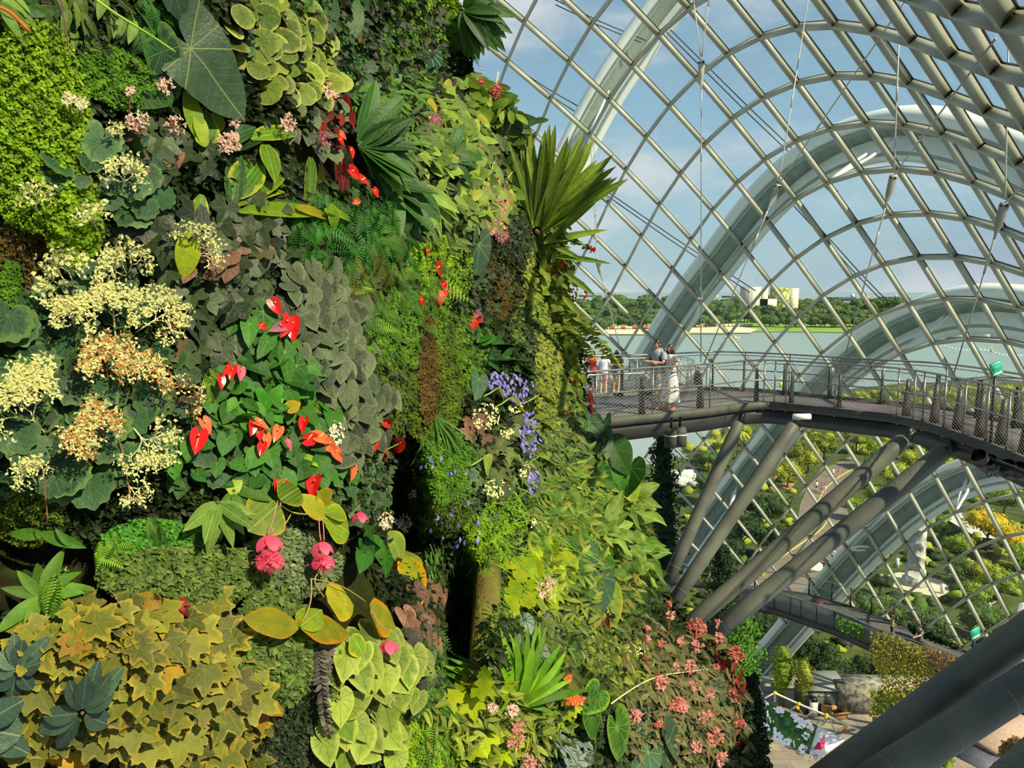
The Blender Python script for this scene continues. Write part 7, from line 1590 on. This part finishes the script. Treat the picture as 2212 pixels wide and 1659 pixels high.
rosette('lime_grass','low side blades of the bright green fountain','plant','strap',L_grass,1115,1520,30,110,-10,190,out=.6,off=.08,curl=.7)
C('yellow_heuchera','brilliant yellow-green leafed plant in front of the right shoulder','plant','scal',L_lime,1165,1250,58,62,38,50,ang=-80,spread=60,off=(.1,.3),stemmat=M_stemr,curl=.15)
cluster('pink flowers in the middle of the brilliant yellow-green plant',(1180,1270),24,F_pink,60,3,6,base=(1175,1310),off=.42,name='flower_cluster')
C('silver_begonia','silver begonia with black-veined round leaves above the bright blades','plant','heart',L_silver,1150,1385,44,40,16,44,ang=-70,off=(.1,.2),stemmat=M_stemr)
C('silver_begonia','blue-silver begonia with dark veins at the bottom edge','plant','maple',L_silverb,1245,1620,44,36,14,50,ang=-70,off=(.14,.26),stemmat=M_stemr)
g=plant_root('big_anthurium',1290,1280,'large blue-green anthurium leaves hanging on the right shoulder','plant')
big_leaf(g,'heart',L_blue,(1296,1245),(1292,1342),62,off=(.3,.34)); big_leaf(g,'lance',L_bopy,(1326,1255),(1330,1362),36,off=(.3,.3),wave=.06); big_leaf(g,'heart',L_blue,(1266,1190),(1255,1270),56,off=(.2,.24)); big_leaf(g,'heart',L_anth,(1305,1215),(1300,1250),50,off=(.24,.24))
g=plant_root('heart_leaf_philodendron',1320,1560,'big ribbed bright green heart leaves at the bottom right centre','plant')
for b,t_,w in (((1276,1538),(1305,1590),88),((1332,1570),(1352,1655),74),((1290,1500),(1262,1540),60)): big_leaf(g,'heart',leafmat('ribbed_heart',(44,118,20),(110,176,38),(170,210,90),'rad',dv=24,rough=.3,spec=.5,trans=.35,vw=.018,vamt=.6,edge=(150,200,50)),b,t_,w,off=(.34,.36),petiole=(b[0]+10,b[1]+90))
g=plant_root('heart_leaf_philodendron',1440,1630,'big blue-green ribbed heart leaves at the bottom edge beside the pink begonias','plant')
for b,t_,w in (((1400,1625),(1372,1672),70),((1440,1618),(1480,1690),110),((1448,1596),(1482,1640),74)): big_leaf(g,'heart',L_blue,b,t_,w,off=(.34,.36))
for lb,cx,cy,rx,ry,n,px in (('lime maple-shaped leaves at the bottom edge left of the pinkish flowers',1090,1620,60,40,14,56),('lime maple-shaped leaves beside the bright blades',1020,1500,60,40,18,48),('lime maple-shaped leaf pair near the orange flower',1230,1540,34,34,8,40)):
    C('lime_begonia',lb,'plant','maple',L_lime,cx,cy,rx,ry,n,px,ang=-40,spread=60,off=(.12,.24),stemmat=M_stemr)
cluster('orange ragged flower head above the big ribbed heart leaves',(1240,1512),18,F_ora,50,4,9,base=(1232,1470),stem=F_ora,off=.4,ry=10); cluster('small orange flower at the top of the bent orange stem',(1227,1466),9,F_ora,20,3,7,base=(1232,1500),stem=F_ora,off=.4)
for lb,c_,r in (('pinkish flower head under the lime maple-shaped leaves',(1105,1535),14),('pinkish flower head left of the lowest lime leaves',(1064,1530),10),('dusty pink flower heads above the blue-silver begonia',(1115,1600),20),('dusty pink flower cluster at the bottom edge',(1150,1645),24),('small pink flower cluster beside the bottom lime leaves',(1120,1570),14)): cluster(lb,c_,r,F_pink if 'pinkish' in lb else F_mauvel,50,3,6,base=(c_[0],c_[1]+30),off=.28,name='begonia_flowers')
# pink begonias, bottom right
for lb,cx,cy,rx,ry,n,px in (('angelwing begonia with red-backed leaves below the long struts',1520,1400,60,50,60,34),('angelwing begonia in the middle of the bottom right bush',1540,1490,60,60,80,34),('angelwing begonia at the bottom right outline of the wall',1560,1600,50,60,70,32),('angelwing begonia at the left of the bottom right bush',1450,1460,60,80,80,32),('angelwing begonia low left of the pink flowers',1400,1400,60,70,50,32),('angelwing begonia along the bottom edge right of the ribbed hearts',1480,1570,50,50,50,32)):
    C('angelwing_begonia',lb,'plant','lance',L_angel,cx,cy,rx,ry,n,px,ang=-75,spread=50,off=(.08,.35),stemmat=M_stemr,curl=.2)
F_blush2=flowermat('begonia_pink',(232,120,124),(250,184,182))
pk=[(1505,1355,24,'coral flower cluster highest, at the foot of the long struts'),(1550,1345,8,'tiny coral blossoms on the pale strut'),(1448,1330,12,'coral blossoms in front of the shoulder, under the second strut'),(1445,1305,8,'small blush blossoms above the shoulder ones'),(1555,1378,12,'coral cluster right of the highest one'),(1505,1395,16,'deep pink cluster under the highest coral one'),(1590,1412,20,'coral cluster on the right outline'),(1398,1360,8,'small coral blossoms left, upper'),(1400,1385,10,'coral blossoms left, lower'),(1430,1390,10,'coral blossoms beside the left ones'),(1470,1385,8,'coral blossom tuft in the gap'),(1490,1437,16,'mauve-pink blossoms in the centre'),(1545,1440,10,'mauve-pink blossoms right of the centre'),(1428,1475,18,'blush cluster at the left of the bush'),(1500,1480,14,'blush cluster in the middle of the bush'),(1460,1520,18,'blush pair of clusters, left'),(1475,1525,14,'blush pair of clusters, right'),(1525,1545,18,'deep coral cluster low in the bush'),(1580,1500,16,'coral cluster near the outline'),(1545,1590,22,'deep pink cluster near the bottom'),(1375,1545,18,'pink blossoms by the spotted leaves'),(1420,1560,12,'pale pink blossoms above the blue-green hearts'),(1505,1610,16,'pink cluster above the bottom edge'),(1560,1640,18,'pink cluster at the bottom edge'),(1600,1560,14,'pink cluster low on the outline'),(1530,1500,14,'small coral cluster amid the red leaves'),(1462,1440,10,'small coral blossoms left of the mauve ones')]
for i_,(u,v,r,lb) in enumerate(pk): cluster(lb,(u,v),r*.85,F_blush2 if i_%3 else F_coral,max(9,int(r*r*.085)),4,6,base=(u-4,v+r+16),off=.5,name='begonia_flowers')
for lb,cx,cy,n in (('hanging red leaves in the bottom right bush, near the outline',1555,1440,12),('hanging red leaves at the foot of the second strut',1390,1250,8),('red leaves under the big blue-green anthurium leaf',1305,1330,5),('red leaves low on the right outline',1600,1470,8)): C('red_begonia',lb,'plant','lance',L_red,cx,cy,14,24,n//2+1,28,ang=-90,spread=25,off=(.3,.42),stems=False)
C('spotted_begonia','dark white-spotted upright leaves at the left of the pink bush','plant','lance',L_spot,1385,1530,16,50,10,60,ang=-90,spread=12,off=(.2,.3))
C('spotted_begonia','dark white-spotted leaves on the right outline of the pink bush','plant','lance',L_spot,1550,1460,12,30,8,50,ang=-90,spread=12,off=(.36,.42))
g=plant_root('trailing_stem',1400,1500,'long pale trailing stem crossing the lower right foliage','stem'); q=MB(); q.tube(smooth_path([onp(p_,.45)[0] for p_ in ((1320,1520),(1370,1480),(1420,1458),(1480,1452),(1530,1445))],20),.006,7); q.build('stem',M_stemp,g)
for lb,tp,mt,cx,cy,rx,ry,n,px,kw in (('fern fronds mingled over the sunlit right shoulder','lace',L_fernm,1270,1140,130,150,240,40,dict(off=(.05,.25),ang=-40)),('pale fern fronds mingled over the lower right of the wall','lace',L_ferno,1270,1400,140,120,200,38,dict(off=(.05,.2))),
 ('slim leaves mingled over the right shoulder','lance',L_vine,1260,1180,140,180,420,26,dict(off=(.06,.3),ang=-50)),('grassy blades mingled among the plants of the right flank','blade',L_grassb,1180,1130,140,160,360,44,dict(off=(.04,.2),ang=-60)),
 ('slim dark leaves mingled below the banana-like leaves','lance',L_small,1200,1000,90,110,300,28,dict(off=(.05,.2))),('fern fronds mingled below the left ferns of the middle','lace',L_fernm,850,620,110,130,110,50,dict(off=(.04,.14))),
 ('mixed slim leaves over the bottom centre','lance',L_vine,1050,1560,140,90,240,30,dict(off=(.06,.2),ang=-50)),('reddish and green slim leaves at the bottom right of the wall','lance',L_angel,1450,1560,120,110,420,24,dict(off=(.1,.3))),
 ('mixed leaves filling the upper right of the wall','lance',L_small,950,380,110,160,220,34,dict(off=(.04,.2),ang=-60)),('mixed small leaves at the upper centre','lance',L_fernm,860,230,100,110,260,32,dict(off=(.04,.14)))):
    mat_stuff('mixed_foliage',lb,tp,mt,cx,cy,rx,ry,n,px,cat='undergrowth',**kw)
# right shoulder hartstongues
rosette('hartstongue_fern','bright wavy strap ferns reaching over the right outline above the first struts','fern','lance',L_hart,1325,1085,22,104,-40,70,out=.35,off=.25,curl=.4,wave=.6)
rosette('hartstongue_fern','bright wavy strap ferns reaching out on the right shoulder, lower','fern','lance',L_hart,1360,1190,22,84,-60,40,out=.35,off=.25,curl=.45,wave=.6)
rosette('hartstongue_fern','wavy strap ferns in the middle of the right shoulder','fern','lance',L_hart,1300,1150,18,84,-60,60,out=.4,off=.2,curl=.45,wave=.5)
C('elephant_ear','broad dark arrow leaves on the right outline beside the tall dark tree','plant','heart',L_anth,1340,1030,34,40,10,80,ang=-75,spread=30,off=(.2,.34)); C('elephant_ear','light green arrow leaves just under the walkway end','plant','arrow',L_blue,1288,960,26,40,8,52,ang=-70,spread=30,off=(.3,.4))
g=plant_root('elephant_ear',1310,1030,'big light green arrow leaf with a tiny orange bloom under the walkway end','plant'); big_leaf(g,'arrow',L_hart,(1300,1010),(1332,1056),56,off=(.4,.4))
C('shoulder_shrub','leafy sunlit shrub filling the right shoulder below the violet flowers','plant','lance',L_vine,1230,1080,80,60,170,32,ang=-60,spread=60,off=(.05,.25)); C('shoulder_shrub','green leafy shrub around the large blue-green anthurium leaves','plant','lance',L_small,1250,1370,90,60,150,30,ang=-70,spread=60,off=(.04,.2)); C('shoulder_shrub','yellow-brown flowering shrub left of the pink begonias','plant','oval',L_vine,1300,1410,50,40,90,18,ang=-70,spread=80,off=(.1,.25))
C('shoulder_shrub','cream and green leafed shrub left of the pink begonias, lower','plant','lance',L_vine,1370,1440,60,60,110,26,ang=-70,spread=70,off=(.05,.25)); C('shoulder_shrub','green leafy shrub at the bottom between silver begonia and ribbed hearts','plant','lance',L_small,1180,1590,60,50,80,34,ang=-70,spread=50)
C('cut_leaf_begonia','dull green lobed begonias under the violet flowers','plant','maple',leafmat('dull_lobed',(62,84,40),(116,128,66),(140,156,90),'rad',dv=52,rough=.5,trans=.2,vw=.014,vamt=.4),1100,1000,80,90,70,36,ang=-75,spread=60,off=(.05,.2)); C('cut_leaf_begonia','grey-green lobed begonias beside the shaded maidenhair mound','plant','maple',L_dkbeg,1040,1060,50,60,30,36,ang=-75,spread=50)
# banana-like leaves
g=plant_root('banana_plant',1085,760,'glossy dark banana-like leaves in the middle right of the wall','plant')
for b,t_,w,mt in (((1040,745),(1062,688),50,L_bop),((1062,744),(1138,722),36,L_bop),((1056,776),(1118,748),46,L_bop),((1082,775),(1162,756),40,L_bop),((1055,786),(1112,812),44,L_bop),((1115,782),(1188,814),36,L_bop),((1110,800),(1160,800),32,L_bop),((1030,740),(1068,690),40,L_bop)): big_leaf(g,'broad',mt,b,t_,w,off=(.22,.26),curl=.2,cup=.15)
g=plant_root('banana_plant',1150,900,'pale olive banana-like leaves arching right below the violet flowers','plant')
for b,t_,w in (((1165,852),(1236,874),34),((1098,862),(1168,892),26),((1155,902),(1234,932),34),((1165,985),(1248,1010),34),((1045,988),(1068,1022),46),((1075,838),(1100,870),14)): big_leaf(g,'broad',L_bopy,b,t_,w,off=(.3,.34),curl=.25,petiole=(b[0]-50,b[1]+25),cup=.1)
big_leaf(g,'heart',L_blue,(1035,820),(1030,862),40,off=(.24,.24))
g=plant_root('hanging_leaf_anthurium',1035,540,'long blue-green heart leaf hanging alone over the bright lime fern','plant'); big_leaf(g,'anth',L_blue,(1034,530),(1030,630),46,off=(.34,.34),cup=.3,petiole=(1040,480))
# violet flowers, cream flowers in the shade
for lb,cx,cy,rx,ry,n in (('violet flower spikes just under the dark banana-like leaves',1075,820,24,18,36),('violet flower mass right of the first violet spikes',1120,840,34,34,60),('violet flower column in the middle of the right flank',1145,935,24,50,90),('violet flower tail hanging below the violet column',1155,1040,16,34,50),('sparse violet flowers on the shaded maidenhair mound',960,1010,50,40,10),('scattered violet flowers near the bottom of the shaded hollow',990,1130,70,50,14)):
    C('violet_flowers',lb,'flower','drop',F_vio,cx,cy,rx,ry,n,12,ang=-90,spread=40,off=(.22,.32),stems=False,even=False)
for lb,cx,cy,rx,ry,n in (('cream flowered begonia beside the shaded hollow, with reddish leaves',1050,900,30,30,90),('cream flower tuft right of the reddish begonia',1095,935,14,12,34),('cream flower tuft beside the violet column',1115,880,16,14,30),('cream flower tuft below the pale banana-like leaves',1135,1020,14,20,40),('cream flower tufts at the lower left of the violet tail',1075,1055,30,20,60),('cream flower head near the fern fronds of the shoulder',1165,1130,20,16,60),('cream flowers above the bright blades, right',1375,1400,26,16,40)):
    C('cream_flowers',lb,'flower','drop',F_cream,cx,cy,rx,ry,n,8,ang=-60,spread=90,off=(.2,.28),stems=False,even=False)
C('reddish_begonia','reddish brown maple leaves under the cream flowers beside the hollow','plant','maple',L_dry,1030,925,26,26,10,40,off=(.14,.2),stems=False)
for lb,cx,cy,rx,ry,n,px,mt in (('broad-leaved medinilla bush along the upper right outline',1020,230,75,60,120,44,L_medb),('medinilla bush around the mauve flower balls',980,320,70,60,100,42,L_medb),('medinilla bush around the pale mauve flower column',1050,420,60,70,90,42,L_medb),('dark-leaved medinilla bush below the outline bush',1070,300,60,50,80,38,L_small),('leafy medinilla shoots on the outline above the big dark leaves',1100,260,50,40,50,30,L_medb)):
    C('medinilla_bush',lb,'plant','oval',mt,cx,cy,rx,ry,n,px,ang=-60,spread=80,off=(.1,.4),stemmat=M_stemp,curl=.2)
# mauve medinillas on the upper right outline
for lb,c_,r,ry,mt,n in (('dusky mauve flower ball upper left of the mauve flowers',(940,262),14,14,F_mauve,120),('dusky mauve flower ball beside the first, smaller',(926,275),9,10,F_mauve,60),('dusky mauve flower ball below the first pair',(1000,292),12,13,F_mauve,90),('pale mauve flower column, upper part, near the spiky plant',(1065,405),16,26,F_mauvel,160),('pale pink flower column, middle part, near the spiky plant',(1078,450),20,36,F_mauvel,260),('pale pink flower ball at the left foot of the flower column',(1058,492),16,14,F_mauvel,120),('dark mauve flower ball at the foot of the flower column',(1083,505),14,18,F_mauve,110),('dusky mauve flower ball right of the flower column top',(1092,410),10,14,F_mauve,80),('mauve flower tuft left of the flower column',(1036,430),10,12,F_mauve,50),
   ('coral hanging florets on the outline against the glass, highest',(1070,195),14,20,F_coral,90),('coral florets left of the highest ones on the outline',(1036,180),10,10,F_coral,40),('coral hanging florets in the bush above the flower column',(1076,330),10,22,F_coral,70),('peach florets left in the bush above the flower column',(1045,312),12,10,F_pod,50),('blush floret ball on the outline bush, right',(1118,275),8,8,F_mauvel,30)):
    cluster(lb,c_,r,mt,n,3,5,base=(c_[0]+6,c_[1]-ry-20),stem=M_stemp,off=.3,ry=ry,name='medinilla_flowers')
g=plant_root('striped_leaf_plant',935,225,'striped yellow and green folded leaves above the mauve flower balls','plant')
for b,t_,w in (((930,212),(936,250),22),((925,85),(930,105),22),((912,245),(920,262),22),((1040,260),(1048,285),20)): big_leaf(g,'oval',L_mediy,b,t_,w,off=(.3,.3))
g=plant_root('veined_anthurium',925,120,'dark velvet heart leaf with pale veins near the top right','plant'); big_leaf(g,'heart',leafmat('velvet',(24,66,40),(34,84,50),(130,180,140),'rad',dv=30,vw=.02,vamt=.9),(928,110),(922,162),64,off=(.2,.2)); big_leaf(g,'broad',L_ging,(945,85),(962,52),22,off=(.2,.24)); big_leaf(g,'broad',L_medi,(905,165),(945,158),24,off=(.24,.24))
# large dark leaves and spiky plant against the glass
g=plant_root('large_leaf_shrub',1100,260,'large dark leaves sticking out against the glass at the upper right outline','plant')
for b,t_,w,o in (((1050,225),(1118,205),36,.3),((1075,240),(1110,222),44,.3),((1090,265),(1165,258),34,.3),((1150,262),(1185,258),14,.3),((1100,262),(1150,285),28,.34),((1120,322),(1165,360),30,.3),((1085,320),(1120,330),20,.3)): big_leaf(g,'broad',L_dstrap,b,t_,w,off=(o,o+.05),curl=.1)
rosette('spiky_agave','spiky sword-leaved plant fanning out against the glass','plant','strap',L_spiky,1160,500,46,185,28,112,out=.3,off=.3,curl=.12,base=10,sz=.15)
g=plant_root('dracaena_plant',1180,520,'long dark-tipped sword leaves pointing right below the spiky plant','plant')
for b,t_,w in (((1175,525),(1312,492),16),((1200,555),(1322,566),12),((1190,530),(1262,560),12),((1220,590),(1290,640),14),((1215,640),(1262,690),14),((1180,520),(1290,430),18)): big_leaf(g,'lance',L_spiky,b,t_,w,off=(.4,.44),curl=.1)
rosette('dracaena_plant','narrow dark leaves against the glass at the very top of the outline','plant','lance',L_dstrap,1000,20,22,90,-80,40,out=.4,off=.3,curl=.5)
C('outline_vine','long thin vine with paired leaflets arching right from below the spiky plant','vine','oval',L_vine,1235,500,50,16,40,15,ang=-60,spread=70,off=(.35,.45)); strand('leafy tendril dangling towards the viewing bay with yellow leaf pairs',((1215,660),(1260,700),(1300,745),(1338,790)),L_vine,24,44,off=.4,name='tendril'); strand('leafy tendril with orange tips left of the longer one',((1210,700),(1262,740),(1282,775)),L_vine,20,34,off=.4,name='tendril'); strand('thin tendril reaching out to a red bloom against the glass',((1200,500),(1245,520),(1278,538)),L_small,18,30,off=.4,name='tendril')
cluster('tiny red bloom at the tip of the tendril against the glass',(1279,538),5,F_red,16,3,5,off=.42)
for lb,cx,cy in (('scarlet flecks in the yellow-green outline vine',1205,580),('small scarlet blooms low on the outline vine',1245,635),('orange blooms in the creeper beside the viewing bay',1225,840)): C('red_blooms',lb,'flower','drop',F_red if 'orange' not in lb else F_ora,cx,cy,26,30,14,9,ang=-90,off=(.3,.36),stems=False,even=False)
C('outline_vine','broader yellow leaves in the sunlit outline vine','plant','oval',L_vine,1200,610,50,60,50,26,ang=-70,spread=60,off=(.25,.4)); C('outline_vine','broader yellow leaves in the creeper beside the viewing bay','plant','oval',L_vine,1218,800,36,90,70,24,ang=-80,spread=60,off=(.2,.4)); C('maroon_leaves','narrow maroon leaves beside the walkway end','plant','lance',L_red,1276,862,5,22,9,20,ang=-70,spread=30,off=(.5,.6),stems=False)
# ================================================================ trees standing on the dome floor
def dark_tree(lb,u,v0,v1,rp,D,key,n=5200,conic=True):
    a=P(u,v0,D); b=P(u,v1,D); hgt=a[2]-b[2]; foot=np.array([b[0],b[1],0.0]); root=empty('indoor_tree',foot,lb,'tree'); rs=np.random.default_rng(int(u)); mb=MB(); k=D/F
    for i in range(26):
        t=i/25; r=rp*k*((.25+.75*t**.7) if conic else math.sin(math.pi*(.12+.8*t))); c=a*(1-t)+b*t; an=i*2.4
        cc=c+np.array([math.cos(an),math.sin(an),0])*r*.45; leafcloud(mb,cc,np.array([r*.7,r*.7,hgt/14]),n//26,.055+.0*k,rs,shell=.2); blob(mb,c,np.array([r*.5,r*.5,hgt/20]),rs,10,6)
    mb.build('foliage',crownmat(key,*CM[key]),root); q=MB(); q.tube([foot,a-[0,0,.3]],[.22,.05],8); q.build('trunk',M_bark,root)
dark_tree('tall dark weeping conifer behind the first strut under the walkway',1432,925,1240,62,24,'conif'); dark_tree('dark green conifer between the second and third struts',1560,1190,1400,62,27,'conif'); dark_tree('bright green leafy tree below the long middle struts',1600,1310,1500,54,25,'green',conic=False)
dark_tree('dark feathery conifer along the lower right outline of the wall',1625,1470,1720,50,17,'conif',n=7000); dark_tree('light green shrub left of the grey cabinet',1690,1400,1492,42,56,'bright',2500,False); dark_tree('yellow-green bamboo by the cabinet corner',1737,1425,1500,26,55,'lime',1500,False)
# ivy hanging from the lower walkway and planting on the floor
def ivy(lb,poly,n,D0,D1,key,name='hanging_ivy',ls=.16):
    rs=np.random.default_rng(n); poly=np.array(poly,float); out=[]
    while len(out)<n:
        p=rs.uniform(poly.min(0),poly.max(0)); ins=False; j=len(poly)-1
        for i in range(len(poly)):
            if (poly[i,1]>p[1])!=(poly[j,1]>p[1]) and p[0]<(poly[j,0]-poly[i,0])*(p[1]-poly[i,1])/(poly[j,1]-poly[i,1])+poly[i,0]: ins=not ins
            j=i
        if ins: out.append(p)
    o=np.array(out); d=D0+(D1-D0)*((o[:,0]-poly[:,0].min())/np.ptp(poly[:,0])); p=P(o[:,0],o[:,1],d-.35*rs.random(n)); nr=unit(CAM-p+3*rs.normal(size=p.shape)*3); T,Fc,UV=TPL['oval']
    X,Y,N=frames(nr,-90+60*rs.normal(size=n),.3,.3,.4); mb=MB(); mb.leaves(T*np.array([1.6,1,1]),Fc,UV,p,X,Y,N,np.full(n,ls)*(.6+.8*rs.random(n)),rs.random(n),.2); single(mb,name,crownmat(key,*CM[key]),lb,'ivy',kind='stuff')
ivy('yellow-green ivy curtain hanging over the parapet of the lower walkway',[(1880,1362),(1925,1368),(1990,1395),(2020,1440),(2010,1500),(1960,1560),(1930,1540),(1900,1460),(1880,1420)],2400,40.6,37.5,'ivy',ls=.095); ivy('thin brown creeper over the parapet right of the ivy curtain',[(1990,1390),(2060,1415),(2110,1450),(2060,1480),(2010,1450)],600,38,36,'brown',ls=.1); ivy('dark ivy covering the far railing behind the man on the lower walkway',[(1965,1345),(2010,1360),(2070,1392),(2075,1402),(2010,1378),(1970,1362)],900,43,40,'dark'); ivy('sparse creeper over the parapet by the display board',[(1808,1332),(1860,1348),(1880,1390),(1830,1370),(1812,1358)],260,43,42,'green',ls=.12)
ivy('yellow-green shrubs on the floor between the two corner struts',[(1880,1530),(1990,1480),(2040,1530),(2030,1580),(1960,1620),(1900,1600)],1100,39,37,'olive',name='floor_shrubs'); ivy('bright bamboo leaves under the lower corner strut',[(1940,1640),(2040,1590),(2060,1640),(2030,1700),(1940,1700)],1200,35,33,'bright',name='floor_shrubs'); ivy('reddish brown shrub at the right edge above the pale tube',[(2165,1600),(2200,1590),(2212,1620),(2180,1650),(2160,1640)],500,34,33,'brown',name='floor_shrubs',ls=.14)
ivy('green shrubs on the rock face right of the cabinet',[(1880,1490),(1950,1490),(1960,1530),(1890,1540)],500,50,46,'olive',name='floor_shrubs')
# brown ledge in the lower corner
mb=MB(); q=[P(1655,1588,41),P(1768,1643,38),P(1740,1720,35),P(1640,1720,38)]; q=np.array([[a[0],a[1],.9] for a in q]); mb.loft([q-[0,0,.9],q]); single(mb,'timber_stage',mat_plain('stage_brown',(138,116,88),(112,94,72),.85,scale=1.5),'brown low stage in front of the orchid banner','stage')
